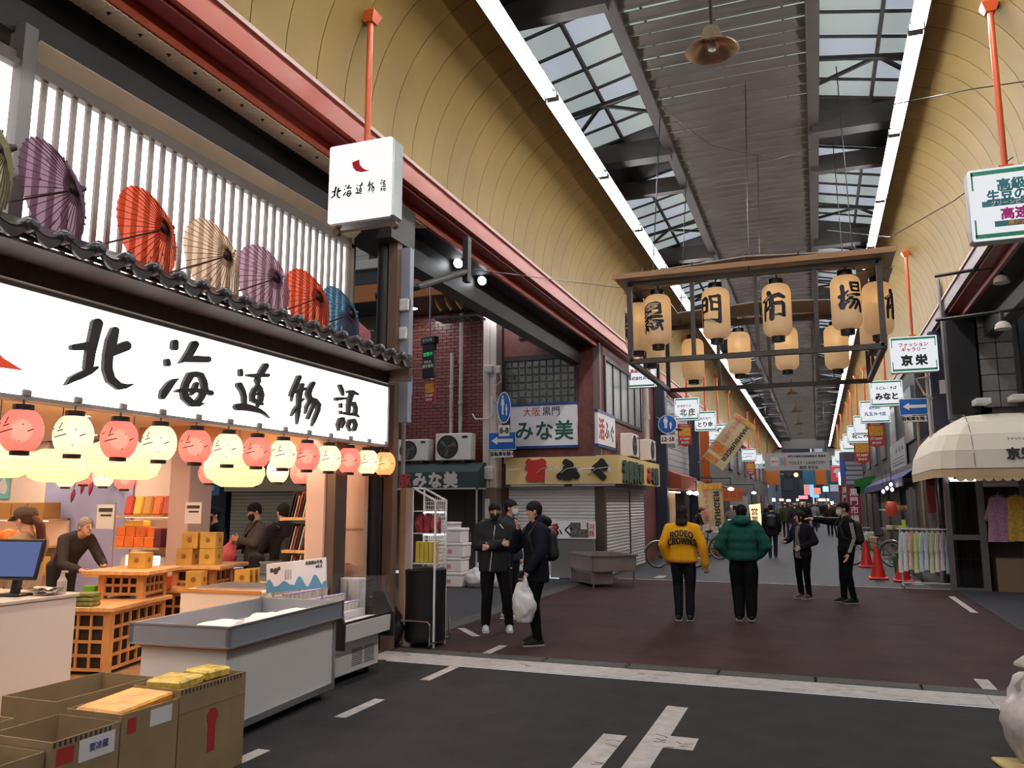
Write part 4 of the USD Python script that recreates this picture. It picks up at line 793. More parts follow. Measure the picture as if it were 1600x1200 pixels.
# pillar, pipes, box
pl = T('pillar', 'pale clad pillar with a junction box between the brick wall and the white sign', 'pillar', (-7.18, 17.6, 0))
P(pl, 'cladding', cat([rb(-.17, -.005, -.1, .3, 2.0, 6.3, .01), rb(.005, .17, -.1, .3, 2.0, 6.3, .01)]), M('clad', (.7, .58, .52), .45)); P(pl, 'base', rb(-.17, .17, -.1, .3, 0, 2.0, .01), M('pillar_base', (.2, .14, .12), .5))
P(pl, 'camera_box', rb(-.1, .12, -.25, -.1, 4.72, 4.9, .02), whitep); P(pl, 'camera_box', rb(.2, .32, -.2, -.08, 4.7, 4.88, .02), whitep); P(pl, 'cable', tube([(.3, -.15, 4.7), (.32, -.15, 4.5), (.18, -.15, 4.4), (.1, -.15, 4.55)], .014, 6), whitep)
P(pl, 'meter', rb(-.12, .12, -.22, -.1, 2.2, 2.5, .02), whitep); P(pl, 'notice', bx(-.2, .14, -.112, -.1, .95, 1.25), M('notice_pink', (.6, .45, .45), .6)); P(pl, 'notice', bx(-.1, .02, -.112, -.1, 1.3, 1.75), whitep)
P(pl, 'hook', tube([(-.4, -.2, 3.75), (-.3, -.22, 3.62), (0, -.2, 3.62), (.1, -.15, 3.7), (.08, -.15, 4.2)], .02, 6), whitep)
pipem = M('cream_pipe', (.5, .43, .38), .45)
for k, (u, v0, v1, r) in enumerate(((706, 552, 690, .045), (721, 490, 690, .05))):
    a, b = aty(u, v0, 17.85), aty(u, v1, 17.85); t = T('wall_pipe', ('short', 'tall')[k] + ' cream pipe running up the brick wall above the air conditioner', 'pipe', (a[0], 17.85, b[2])); P(t, 'pipe', cyl((0, 0, 0), (0, 0, a[2] - b[2]), r, 12), pipem, smooth=40); P(t, 'joint', cat([cyl((0, 0, z - .04), (0, 0, z + .04), r * 1.25, 12) for z in ((a[2] - b[2]) * .3, (a[2] - b[2]) * .62)]), pipem); P(t, 'bracket', bx(-.03, .03, 0, .15, .5, .54), steel)
# outdoor units
def aircon(loc, w, h, d, rz, label, grille=True):
    t = T('air_conditioner', label, 'air conditioner', loc, rz); hs = M('ac_case', (.8, .73, .66), .5)
    P(t, 'case', rb(-w / 2, w / 2, -d / 2, d / 2, .05, h, .02), hs); cx = -w * .14; R = min(w * .32, h * .4)
    P(t, 'fan_opening', xf(lathe([(0, .002), (R, .002), (R, 0)], 28), frame((cx, -d / 2 - .001, h * .53), RF)), darkin)
    P(t, 'fan_guard', cat([xf(lathe([(R * f - .006, .012), (R * f + .006, .012), (R * f + .006, .004)], 24), frame((cx, -d / 2 - .001, h * .53), RF)) for f in (.25, .5, .75, 1)] + [bar((cx + R * math.cos(g), -d / 2 - .008, h * .53 + R * math.sin(g)), (cx - R * math.cos(g), -d / 2 - .008, h * .53 - R * math.sin(g)), .008) for g in (0, .8, 1.57, 2.36)]), M('ac_guard', (.1, .09, .085), .5))
    P(t, 'fan_blades', cat([xf(poly([(0, 0), (R * .8, R * .1), (R * .75, R * .45), (.02, .05)], .01), frame((cx, -d / 2 + .0, h * .53), RF) @ mat4(rz=120 * k)) for k in range(3)]), M('ac_fan', (.12, .11, .1), .5))
    P(t, 'foot', cat([bx(s * w * .3 - .04, s * w * .3 + .04, -d / 2, d / 2, 0, .05) for s in (-1, 1)]), darksteel); P(t, 'badge', bx(w * .27, w * .42, -d / 2 - .004, -d / 2, h * .82, h * .9), blackp)
    return t
x0, x1, z0, z1 = RY(681, 678, 735, 722, 17.3); aircon(((x0 + x1) / 2, 17.45, z0), x1 - x0, z1 - z0, .35, 0, 'large white outdoor air-conditioning unit on the green awning')
x0, x1, z0, z1 = RY(622, 687, 668, 723, 17.3); aircon(((x0 + x1) / 2, 17.45, z0), x1 - x0, z1 - z0, .32, 0, 'older beige outdoor unit left of the large one on the green awning')
# green awning with lettering, door, boxes
ga = T('shop_awning', 'dark green awning with red and white Japanese lettering over the brown door', 'awning', (0, 0, 0))
x0, x1, z0, z1 = RY(600, 733, 752, 762, 17.2); x0 = -10.2
gm = M('green_canvas', (.035, .066, .058), .6)
P(ga, 'canopy', hull([(x, y, z) for x in (x0, x1) for y, z in ((17.0, z0), (17.0, z1 - .1), (17.35, z1 + .12), (18, z1 + .12), (18, z0))]), gm)
P(ga, 'edge_frame', cat([bx(x0, x1, 16.98, 17.0, z0 - .04, z0), bx(x1 - .03, x1, 16.98, 18, z0 - .04, z0), bx(x1 - .05, x1 - .02, 17.0, 17.04, 0, z0)]), M('awning_frame', (.5, .47, .42), .5))
for tx, u, c in (('河豚', 623, 'red'), ('み', 656, 'w'), ('な', 680, 'w'), ('美', 704, 'w')):
    p = aty(u, 742, 16.99); P(ga, 'lettering', xf(glyphs(tx, .3 if c == 'red' else .32, bold=2 if c == 'red' else 3), frame((p[0], 16.99, (z0 + z1 - .1) / 2), RF)), M('letter_red', (.5, .06, .06), .6) if c == 'red' else M('letter_cream', (.7, .6, .52), .6))
dr = T('door_1', kind='structure'); P(dr, 'door_leaf', bx(-9.6, -7.35, YB - .06, YB - .02, 0, z0), M('brown_door', (.045, .026, .022), .5)); P(dr, 'door_joint', bx(-8.0, -7.97, YB - .064, YB - .06, 0, z0), blackp); P(dr, 'handle', bx(-7.85, -7.82, YB - .08, YB - .06, .75, .95), steel)
styro = M('styrofoam', (.88, .78, .77), .6, noise=(40, .04)); inkr = M('stamp_ink', (.6, .25, .25), .7)
sb0 = atz(698, 917)
for k, (dx, z, w, txt, lab) in enumerate([(0, 0, .62, 'みな美', 'lowest white foam box of the stack by the brown door'), (0, .29, .62, 'みな美', 'second white foam box from the bottom of the stack'), (.02, .58, .66, 'みな美', 'third white foam box of the stack, printed with faint letters'), (.0, .87, .60, None, 'top white foam box of the stack by the brown door')]):
    t = T('foam_box', lab, 'box', (sb0[0] + dx, sb0[1] + .2, z)); P(t, 'box', rb(-w / 2, w / 2, -.2, .2, 0, .22, .015), styro); P(t, 'lid', rb(-w / 2 - .01, w / 2 + .01, -.21, .21, .222, .285, .015), styro)
    if txt: P(t, 'lettering', xf(glyphs(txt, .09, bold=1), frame((-.06, -.202, .11), RF)), inkr)
for k in range(3): t = T('foam_box', f'white foam box of the narrow stack behind the other, {["bottom", "middle", "top"][k]} one', 'box', (sb0[0] - .42, sb0[1] + .75, .42 * k)); P(t, 'box', rb(-.3, .3, -.2, .2, 0, .36, .015), styro); P(t, 'lid', rb(-.31, .31, -.21, .21, .362, .418, .015), styro)
bagm = M('white_sack', (.66, .62, .62), .35, bump=(9, .5))
for k, (u, s, lab) in enumerate([(738, .22, 'left white plastic rubbish bag beside the foam boxes'), (768, .28, 'right white plastic rubbish bag behind the standing men')]):
    p = atz(u, 918); O('rubbish_bag', mv(cat([bag(0, 0, 0, s, s, s * 1.0, 60 + k), tube([(0, 0, s * 1.4), (.02, 0, s * 1.8), (.06, .02, s * 2.0)], [.05, .03, .06], 8)]), p[0], p[1] + .2, 0), bagm, lab, 'bag', smooth=True)
O('brown_sack', mv(bag(0, 0, 0, .2, .2, .3, 71), atz(762, 905)[0], atz(762, 905)[1] + .5, .0), M('paper_sack', (.4, .3, .2), .7), 'brown paper sack behind the white rubbish bags', 'sack', smooth=True)
# glass-block window, white signs
wn = T('window_1', kind='structure'); x0, x1, z0, z1 = RY(790, 566, 900, 630, YB)
P(wn, 'window_frame', cat([bx(x0, x1, YB - .06, YB, z1, z1 + .12), bx(x0, x1, YB - .05, YB, z0 - .05, z0), bx(x1, x1 + .06, YB - .06, YB, z0, z1), bx(x0 - .06, x0, YB - .06, YB, z0, z1)]), M('win_frame', (.05, .03, .03), .5))
gb = M('glass_block', (.10, .095, .08), .18, noise=(12, .5), coat=.5); P(wn, 'mortar_bed', bx(x0, x1, YB - .02, YB, z0, z1), M('block_mortar', (.17, .155, .13), .7))
for i in range(10):
    for j in range(6): P(wn, 'glass_block', rb(x0 + (x1 - x0) * i / 10 + .012, x0 + (x1 - x0) * (i + 1) / 10 - .012, YB - .04, YB - .01, z0 + (z1 - z0) * j / 6 + .012, z0 + (z1 - z0) * (j + 1) / 6 - .012, .012), gb)
def board(name, label, X0, X1, Z0, Z1, fr, mat_, edge, lines, d=.08, glow=0):
    """flat sign; fr = 'y' (looks to -y at Y=fr[1])"""
    t = T(name, label, 'sign', mtx=fr); w, h = X1 - X0, Z1 - Z0
    P(t, 'panel', rb(-w / 2, w / 2, -h / 2, h / 2, -d, 0, .008), mat_)
    if edge: PS(t, 'border', [bx(-w / 2 - .02, w / 2 + .02, h / 2 - .03, h / 2 + .03, -d - .01, .012), bx(-w / 2 - .02, w / 2 + .02, -h / 2 - .03, -h / 2 + .03, -d - .01, .012)], edge)
    for txt, hh, x, y, m, b, *v in lines:
        g = glyphs(txt, hh, bold=b, vertical=bool(v and v[0]))
        if g is not None: P(t, 'lettering', mv(g, x * w, y * h), m)
    return t
signw = M('sign_board_white', (.85, .82, .84), .45); bluem = M('sign_blue', (.02, .06, .22), .4); inkg = M('ink_green', (.012, .10, .06), .5); inkk = M('ink_black', (.012, .012, .014), .5); inkred = M('ink_red', (.55, .04, .05), .5)
x0, x1, z0, z1 = RY(797, 634, 902, 697, YB - .1)
board('wall_sign', 'white wall sign with green hiragana and small red and black kanji above the yellow fascia', x0, x1, z0, z1, frame(((x0 + x1) / 2, YB - .1, (z0 + z1) / 2), RF), signw, bluem, [('大阪', .2, -.17, .33, inkred, 0), ('黒門', .2, .12, .33, inkk, 0), ('み', .42, -.28, -.12, inkg, 1), ('な', .42, .02, -.12, inkg, 1), ('美', .42, .31, -.12, inkg, 1)])
y0, y1, z0, z1 = RX(934, 644, 962, 702, XB + .06); z0, z1 = 2.95, 3.74
board('wall_sign', 'white side-wall sign with one red and two black brushed characters', y0, y1, z0, z1, frame((XB + .06, (y0 + y1) / 2, (z0 + z1) / 2), RE), signw, bluem, [('活', .45, -.3, 0, inkred, 2), ('ふ', .4, 0, 0, inkk, 1), ('ぐ', .4, .3, -.05, inkk, 1)])
wn = T('window_2', kind='structure'); y0, y1 = 18.5, 22.7
P(wn, 'window_frame', cat([bx(XB - .02, XB + .05, y0 - .08, y0, 3.7, 5.15), bx(XB - .02, XB + .05, y0, y1, 5.05, 5.15), bx(XB - .02, XB + .05, y0, y1, 3.66, 3.74)] + [bx(XB - .02, XB + .03, y - .04, y + .04, 3.7, 5.1) for y in np.linspace(y0, y1, 6)]), M('win_frame', (.05, .03, .03), .5))
for k in range(5): P(wn, 'pane', bx(XB - .01, XB + .005, y0 + .84 * k + .05, y0 + .84 * k + .79, 3.74, 5.05), M('curtained_glass', (.26, .28, .28), .35))
# yellow fascia with raised characters
yf = T('fascia_sign', 'yellow corner fascia with raised red, black and green characters over the shutters', 'sign', (0, 0, 0))
yc = M('fascia_yellow', (.80, .58, .24), .5); zt, zb = 2.70, 2.10; FX, FY = -4.1, 17.6
P(yf, 'fascia', cat([bx(-6.8, FX, FY, FY + .12, zb, zt), bx(FX - .12, FX, FY + .121, 22.6, zb, zt), bx(-6.8, FX, FY, 18, zb - .02, zb), bx(XB, FX, FY, 22.6, zt, zt + .02)]), yc)
def raised(txt, u, hh, m, b=6): p = aty(u, 736, FY); P(yf, 'raised_character', xf(glyphs(txt, hh, bold=b, depth=.06), frame((p[0], FY, 2.4), RF)), m)
raised('活', 838, .40, M('raised_red', (.5, .03, .025), .4), 7); raised('ふ', 888, .42, inkk, 6); raised('ぐ', 938, .40, inkk, 6)
for k, (u, txt, m) in enumerate([(976, '海', 'g'), (984, '鮮', 'g'), (992, '料', 'g'), (1000, '理', 'g'), (1013, 'み', 'r'), (1019, 'な', 'g'), (1024, '美', 'g')]):
    p = atx(u, 742, FX); P(yf, 'raised_character', xf(glyphs(txt, .42 if k < 4 else .36, bold=5, depth=.05), frame((FX, p[1], 2.36), RE)), M('raised_green', (.03, .075, .04), .5) if m == 'g' else M('raised_red', (.5, .03, .025), .4))
for u in (866, 905, 952):
    p = aty(u, 733, FY - .25); P(yf, 'lamp', xf(lathe([(0, .06), (.025, .05), (.05, -.06), (.045, -.06), (.0, .02)], 14), mat4(p)), M('lamp_grey', (.45, .42, .4), .35)); P(yf, 'lamp_arm', tube([p + (0, 0, .05), p + (-.3, .05, .02), (p[0] - .55, FY, p[2] - .1)], .012, 6), M('lamp_grey', (.45, .42, .4), .35))
for u in (798, 856, 912): p = aty(u, 745, FY); P(yf, 'stay', tube([(p[0] + .3, FY - .2, 2.42), (p[0] + .02, FY - .2, 2.4), (p[0], FY - .18, 2.1)], .016, 6), fitm)
for a, b in ((-6.7, -5.4), (-5.2, -4.2)): P(yf, 'tube_light', bx(a, b, FY + .05, FY + .1, zb - .07, zb - .02), fitm)
# shutters: ribbed curtains
shm = M('shutter', (.62, .58, .56), .45, metal=.1, noise=(1, .08))
def ribbed(x0, x1, z0, z1, p=.075): 
    rows = []; n = int((z1 - z0) / p)
    for k in range(n):
        z = z0 + (z1 - z0) * k / n
        for dz, o in ((0, .0), (.12, .012), (.5, .022), (.88, .012)): rows.append([(x0, z + dz * (z1 - z0) / n, o), (x1, z + dz * (z1 - z0) / n, o)])
    return slab(rows, .004)
ds = T('door_2', kind='structure')
P(ds, 'shutter_curtain', xf(ribbed(-6.85, -4.72, 0, 2.05), frame((0, 17.95, 0), RF)), shm)
P(ds, 'shutter_curtain', xf(ribbed(18.12, 20.6, 0, 2.05), frame((XB + .06, 0, 0), RE)), shm)
P(ds, 'shutter_curtain', xf(ribbed(20.7, 22.5, 0, 2.05), frame((XB + .06, 0, 0), RE)), shm)
P(ds, 'corner_post', bx(XB - .12, XB + .1, 17.9, 18.1, 0, 2.1), M('bronze_post', (.1, .075, .065), .3, metal=.4)); P(ds, 'post', bx(XB, XB + .09, 20.6, 20.7, 0, 2.1), darksteel)
P(ds, 'shutter_box', cat([bx(-6.9, XB + .05, 17.8, 18, 2.02, 2.12), bx(XB, XB + .2, 18, 22.6, 2.02, 2.12)]), M('shutter_box', (.14, .12, .11), .5))
# poster board and trough
x0, x1, z0, z1 = RY(856, 815, 930, 842, 17.5)
pb_ = board('poster_board', 'low board with red and black brushed lettering before the shutter', x0, x1, z0 - .02, z1, frame(((x0 + x1) / 2, 17.5, (z0 + z1) / 2), RF), signw, None, [('活', .26, -.40, 0, inkred, 2), ('ふぐ', .24, -.2, 0, inkk, 1), ('河豚', .12, .43, 0, inkred, 1, True)])
P(pb_, 'photo_print', bx(-.02, .40, -.16, .17, .001, .004), M('photo_grey', (.12, .11, .1), .5, noise=(14, .8))); P(pb_, 'note', bx(.22, .36, .02, .24, .005, .008), whitep); P(pb_, 'stand', bx(-.5, .5, -(z0 + z1) / 2, -.2, -.06, -.03), M('stand_grey', (.16, .15, .145), .5))
tr_ = T('steel_trough', 'large stainless steel tank on legs at the shuttered corner', 'tank', (-4.2, 15.6, 0), 38)
ts = M('tank_steel', (.42, .34, .31), .36, metal=.6, noise=(2, .2))
w1, w2 = .95, 1.25
P(tr_, 'tub', cat([bx(0, w1, 0, .02, .3, .62), bx(0, w1, w2 - .02, w2, .3, .62), bx(0, .02, 0, w2, .3, .62), bx(w1 - .02, w1, 0, w2, .3, .62), bx(0, w1, 0, w2, .3, .32)]), ts)
P(tr_, 'rim', cat([bx(-.03, w1 + .03, -.03, .0, .6, .63), bx(-.03, .0, -.03, w2 + .03, .6, .63), bx(w1, w1 + .03, -.03, w2, .6, .63), bx(-.03, w1 + .03, w2, w2 + .03, .6, .63)]), steel)
P(tr_, 'lower_cabinet', bx(.05, w1 * .5, .1, w2, .06, .3), ts); P(tr_, 'vent_slats', cat([bx(.045, .05, .2, w2 - .1, .09 + .03 * k, .1 + .03 * k) for k in range(6)]), darkin)
for x, y in ((.02, .02), (w1 - .05, .02), (w1 - .05, w2 - .05), (.02, w2 - .05)): P(tr_, 'leg', bx(x, x + .03, y, y + .03, 0, .3), steel)
# side-wall units and pole, hanging signs near the corner
for k, (y, z) in enumerate(((19.7, 2.73), (22.0, 2.75))): aircon((XB + .32, y, z), .8, .62, .3, 90, ('near', 'far')[k] + ' outdoor unit on the side of the yellow fascia', True)
gp = T('drain_pipe', 'pale drainpipe beside the dark iron column past the side windows', 'pipe', (-4.42, 22.45, 0)); P(gp, 'pipe', cyl((0, 0, 2.72), (0, 0, 5.2), .09, 12), pipem); P(gp, 'joint', cyl((0, 0, 4.0), (0, 0, 4.12), .12, 12), pipem)
ip = T('iron_column', 'dark blue iron column of the arcade on the left past the brick building', 'column', (-4.45, 24.9, 0)); P(ip, 'shaft', rb(-.18, .18, -.18, .18, 0, 5.4, .03), M('iron_blue', (.03, .035, .06), .4)); P(ip, 'arm', bar((0, 0, 4.0), (.7, -.3, 3.85), .06), M('iron_blue', (.03, .035, .06), .4))
def arrow(w): return [(-w, 0), (-w * .45, w * .36), (-w * .45, w * .15), (w, w * .15), (w, -w * .15), (-w * .45, -w * .15), (-w * .45, -w * .36)]
blueb, platec = M('traffic_blue', (.015, .13, .5), .4), M('plate_white', (.85, .8, .72), .5)
def oneway(p, w, label, sx=1):
    t = T('traffic_sign', label, 'sign', p); h = w * .6
    P(t, 'plate', bx(-w / 2, w / 2, 0, .02, -h / 2, h / 2), blueb); P(t, 'edge', cat([bx(-w / 2, w / 2, -.004, 0, s * h / 2 - .015, s * h / 2 + .0) for s in (-1, 1)] + [bx(s * w / 2 - .012, s * w / 2, -.004, 0, -h / 2, h / 2) for s in (-1, 1)]), platec)
    P(t, 'arrow', xf(poly(arrow(w * .40), .004), frame((0, -.003, 0), RF)), platec)
    P(t, 'plate_below', bx(-w * .4, w * .4, 0, .02, -h * .5 - w * .28, -h * .5 - .04), platec); P(t, 'lettering', xf(glyphs('自転車を除く', w * .135, bold=2), frame((0, -.003, -h * .5 - w * .155), RF)), inkk)
    P(t, 'post', cyl((.05, .06, -p[2] if p[1] > 20 else -h / 2 - w * .5), (.05, .06, h / 2), .035, 8), M('post_tan', (.35, .26, .18), .5)); return t
a, b = aty(764, 677, 17.4), aty(806, 700, 17.4); oneway(((a[0] + b[0]) / 2, 17.4, (a[2] + b[2]) / 2), b[0] - a[0], 'blue one-way arrow sign with a white plate in front of the brick corner')
def roundel(p, rx, rz_, label, txt, oval=False):
    t = T('traffic_sign', label, 'sign', p); el = affinity.scale(sg.Point(0, 0).buffer(1, 20), rx, rz_)
    P(t, 'disc', xf(poly(el, .02), frame((0, 0, 0), RF)), blueb); P(t, 'edge', xf(poly(el.difference(el.buffer(-.02)), .004), frame((0, -.02, 0), RF)), platec)
    fig = unary_union([affinity.translate(affinity.scale(unary_union([sg.Point(0, .78).buffer(.13), sg.Polygon([(-.2, .6), (.2, .6), (.26, .05), (.16, .05), (.14, -.8), (-.14, -.8), (-.16, .05), (-.26, .05)])]), k * rx * 1.1, k * rz_ * .85), dx * rx, dz * rz_) for k, dx, dz in ((.85, -.18, .02), (.5, .34, -.3))])
    P(t, 'figure', xf(poly(fig, .004), frame((0, -.021, 0), RF)), platec)
    P(t, 'plate_below', bx(-rx * .75, rx * .75, -.01, .01, -rz_ - .3, -rz_ - .04), platec); P(t, 'lettering', xf(glyphs(txt, .14, bold=2), frame((0, -.013, -rz_ - .17), RF)), inkk); P(t, 'bracket', bar((0, .04, 0), (-.35, .06, .25), .03), steel); return t
p = aty(788, 637, 17.4); roundel(p, .175, .37, 'tall oval blue pedestrian sign beside the white wall sign', '8-8')
p = aty(1043, 663, 24.6); roundel(p, .29, .29, 'round blue pedestrian sign over a plate reading 12-18', '12-18')
p = aty(622, 603, 8.56); oneway(p, .38, 'dark blue arrow sign half hidden by the tiled eave at the shop corner')
x0, x1, z0, z1 = RY(660, 536, 682, 590, 13)
hs_ = T('hanging_sign', 'narrow black hanging sign with green and white lettering in front of the brick wall', 'sign', ((x0 + x1) / 2, 13, z0), -18); w, h = x1 - x0, z1 - z0
P(hs_, 'panel', rb(-w / 2, w / 2, -.04, .04, 0, h, .01), blackp); P(hs_, 'head_box', rb(-w * .6, w * .6, -.06, .06, h - .04, h + .1, .01), blackp); P(hs_, 'rod', cyl((.0, 0, h + .08), (.0, 0, 6.4 - z0), .014, 6), steel)
P(hs_, 'lettering', xf(glyphs('黒門市場', .055), frame((0, -.062, h + .03), RF)), whitep); P(hs_, 'lettering', xf(glyphs('営業中', .07), frame((0, -.042, h * .66), RF)), emitter('led_green', (.05, .8, .2), .6)); P(hs_, 'lettering', xf(glyphs('HALAL\n和牛寿司', .06, bold=1), frame((0, -.042, h * .38), RF)), whitep)
stred, styel = M('stamp_red', (.40, .03, .02), .5), M('stamp_yellow', (.62, .30, .03), .5, noise=(16, .5))
def stamp(p, w, label, rz=0):
    """hanging STAMP point sign"""
    t = T('stamp_sign', label, 'sign', p, rz); h = w * 1.55
    P(t, 'panel', bx(-w / 2, w / 2, 0, .02, -h / 2, h / 2), stred); P(t, 'picture', bx(-w * .42, w * .42, -.004, 0, -h * .08, h * .34), styel); P(t, 'heading', xf(glyphs('STAMP', w * .2, bold=2), frame((0, -.005, -h * .2), RF)), whitep); P(t, 'print', xf(glyphs('押印所', w * .17, bold=1), frame((0, -.005, -h * .38), RF)), whitep); P(t, 'print', xf(glyphs('KUROMON', w * .1, bold=1), frame((0, -.005, h * .42), RF)), whitep)
    P(t, 'tab', xf(poly([(-w * .3, 0), (w * .3, 0), (0, -w * .15)], .02), frame((0, .02, -h / 2), RF)), stred); P(t, 'hanger', cat([bar((s * w * .35, .01, h / 2), (s * w * .35, .01, h / 2 + .25), .012) for s in (-1, 1)]), steel)
    if p[1] > 15: P(t, 'arm', bar((-w * .4, .01, h / 2 + .25), ((-4.72 if p[0] < 0 else 2.62) - p[0], .01, h / 2 + .25), .03), steel)
    else: P(t, 'clip', bar((0, .01, h / 2), (0, .01, h / 2 + .03), .1), steel)
    return t
p = aty(671, 611, 13.05); stamp(p, .27, 'red and yellow stamp sign under the black hanging sign by the brick wall', -18)

# ================================================================ HANGING BOX SIGNS
orangepole = M('orange_pole', (.62, .10, .025), .35); greenb = M('border_green', (.02, .28, .15), .45); signlit = emitter('box_sign_lit', (.93, .96, 1.0), .86); whitelit = emitter('box_sign_white', (1, .99, .98), 1.0)
casem = M('sign_case', (.42, .45, .44), .35, metal=.5)
inks = dict(k=inkk, r=inkred, g=M('ink_teal', (.03, .2, .23), .5), m=M('ink_magenta', (.5, .02, .22), .5), b=M('ink_navy', (.05, .12, .35), .5), w=whitep)
def vault_z(x):
    for xe, xt in ((EAVE_L, TUBE_L), (EAVE_R, TUBE_R)):
        f = (x - xe) / (xt - xe)
        if -.2 < f < 1.05: pr = vault(xe, xt); xs = [p[0] for p in pr]; zs = [p[1] for p in pr]; o = np.argsort(xs); return float(np.interp(x, np.array(xs)[o], np.array(zs)[o]))
    return 7.0
def box_sign(x, y, z, w, h, lines, label, border=True, pole_dx=0., rz=0, lit=None, d=.2, marks=None):
    """lit box sign on an orange rod; origin = centre of its face"""
    t = T('box_sign', label, 'sign', (x, y, z), rz)
    P(t, 'case', rb(-w / 2, w / 2, .012, d, -h / 2, h / 2, .03), casem); P(t, 'panel', xf(poly(sg.box(-w / 2 + .03, -h / 2 + .03, w / 2 - .03, h / 2 - .03).buffer(.022, 4), .012), frame((0, .012, 0), RF)), lit or signlit)
    if border: PS(t, 'border', ([bx(-w / 2 + .035, w / 2 - .035, -.004, 0, s * (h / 2 - .055) - .022, s * (h / 2 - .055) + .022) for s in (-1, 1)] + [bx(s * (w / 2 - .045) - .008, s * (w / 2 - .045) + .008, -.004, 0, q * h * .32 - .12 * h, q * h * .32 + .12 * h) for s in (-1, 1) for q in (-1, 1)]), greenb)
    for txt, hh, lx, lz, ink, b in lines:
        g = glyphs(txt, hh, bold=b, px=40 if y > 16 else 56)
        if g is not None: P(t, 'lettering', xf(g, frame((lx, -.001, lz), RF)), inks[ink])
    zt_ = vault_z(x + pole_dx) - z - .02
    P(t, 'rod', cyl((pole_dx, d / 2, h / 2), (pole_dx, d / 2, zt_), .032, 10), orangepole, smooth=40)
    P(t, 'rod_socket', hull([(pole_dx + a * .05, d / 2 + b * .05, zt_ - .12) for a in (-1, 1) for b in (-1, 1)] + [(pole_dx + a * .09, d / 2 + b * .09, zt_ - .02) for a in (-1, 1) for b in (-1, 1)] + [(pole_dx, d / 2, zt_ + .06)]), orangepole)
    P(t, 'rod_foot', bx(pole_dx - .07, pole_dx + .07, d / 2 - .05, d / 2 + .05, h / 2, h / 2 + .03), orangepole)
    return t
p = aty(562, 282, 6.6)
nb = box_sign(p[0], 6.6, p[2], .74, .84, [], 'white lit box sign with red crescent and five characters at the shop corner', border=False, pole_dx=.0, lit=whitelit, d=.24)
P(nb, 'crescent', xf(poly(affinity.affine_transform(CRES, [.00088, 0, 0, .00088, -.48 * .88, .37 + .15]), .003), frame((0, -.001, 0), RF)), M('crescent_deep', (.5, .02, .03), .5))
for k, (nm, (ox, oy, s, st)) in enumerate(KANJI.items()):
    g = brush(st); b = g.bounds; q = .13 / (b[3] - b[1]); cx, cz = (b[0] + b[2]) / 2, (b[1] + b[3]) / 2
    P(nb, 'character', xf(poly(affinity.affine_transform(g, [q, 0, 0, q, -cx * q, -cz * q]), .003), frame((-.27 + .135 * k, -.001, -.09), RF)), inkk)
P(nb, 'clamp', cat([cyl((s * .33, .1, -.46), (s * .33, .16, -.46), .04, 10) for s in (-1, 1)] + [bar((-.33, .13, -.46), (.33, .13, -.46), .02)]), M('rusty', (.15, .09, .05), .6))
p = aty(1572, 316, 9.3)
rs = box_sign(2.15, 9.3, p[2], .96, .80, [('高級珈琲', .115, .05, .2, 'g', 2), ('生豆の専門店', .11, .06, .085, 'g', 2), ('高速焙煎', .115, .06, -.12, 'm', 2)], 'large lit coffee shop box sign cut by the right edge of the photo', pole_dx=-.1)
P(rs, 'print_band', bx(-.36, .42, -.003, .0, -.03, .03), inks['g']); P(rs, 'lettering', xf(glyphs('グリーンビーンズ バンク', .05, bold=1), frame((.03, -.004, 0), RF)), whitep); P(rs, 'print_band', bx(-.26, .42, -.003, .0, -.255, -.195), inks['g']); P(rs, 'lettering', xf(glyphs('即お渡しします', .05, bold=1), frame((.06, -.004, -.225), RF)), styel)
def SB(u, v, y, w, h, lines, label, **k): p = aty(u, v, y); return box_sign(p[0], y, p[2], w, h, lines, label, **k)
SB(1428, 553, 18.6, .92, .78, [('ファッション', .085, 0, .2, 'r', 1), ('ギャラリー', .085, 0, .1, 'r', 1), ('京 栄', .2, 0, -.13, 'k', 2)], 'lit box sign with red katakana and two kanji right of the lantern frame')
SB(1385, 614, 26, .9, .78, [('うどん・そば', .085, 0, .15, 'k', 1), ('みなと', .19, 0, -.1, 'k', 2)], 'lit box sign with black hiragana, second on the right')
SB(1367, 643, 30, .95, .78, [('株式会社', .08, 0, .12, 'b', 1), ('丸玉ﾌﾙｰﾂ店', .12, 0, -.08, 'b', 1)], 'lit box sign with blue lettering, third on the right')
for k, (u, v, y, tx, lab) in enumerate([(1354, 664, 35, '酒', 'half hidden by the first stamp sign'), (1342, 678, 38, '花ごみ', 'with three black characters'), (1333, 690, 43, '乾物', 'just above the second stamp sign'), (1327, 697, 48, '鮮魚', 'left of the second stamp sign'), (1317, 712, 55, '漬物', 'above the white lit sign'), (1311, 720, 62, '丸二', 'furthest on the right')]):
    SB(u, v, y, .95, .78, [(tx, .2, .05, -.08, 'k', 1), ('黒門市場', .07, 0, .18, 'r', 0)], f'small lit box sign on the right, {lab}')
SB(1001, 584, 21.3, .80, .76, [('高級鰻・魚', .10, 0, .08, 'r', 1), ('株式会社みな美', .09, 0, -.12, 'k', 1)], 'lit box sign half covered by the lower left bar of the lantern frame')
SB(1073, 639, 26.4, .8, .75, [('新巻数の子', .08, -.08, .1, 'r', 0), ('北 庄', .2, .02, -.1, 'k', 1), ('641-5524', .06, .02, -.24, 'k', 0)], 'lit box sign with two large black kanji on the left past the round blue sign')
SB(1102, 658, 30.5, .8, .75, [('鶏肉専門', .09, 0, .1, 'r', 0), ('とり幸', .17, 0, -.12, 'k', 1)], 'lit box sign with black hiragana, on the left above the banner')
sbx = SB(1122, 676, 35, .8, .75, [('大阪黒門', .07, 0, -.12, 'k', 0), ('三平商店', .07, 0, -.22, 'k', 0)], 'lit box sign with a black ring mark on the left')
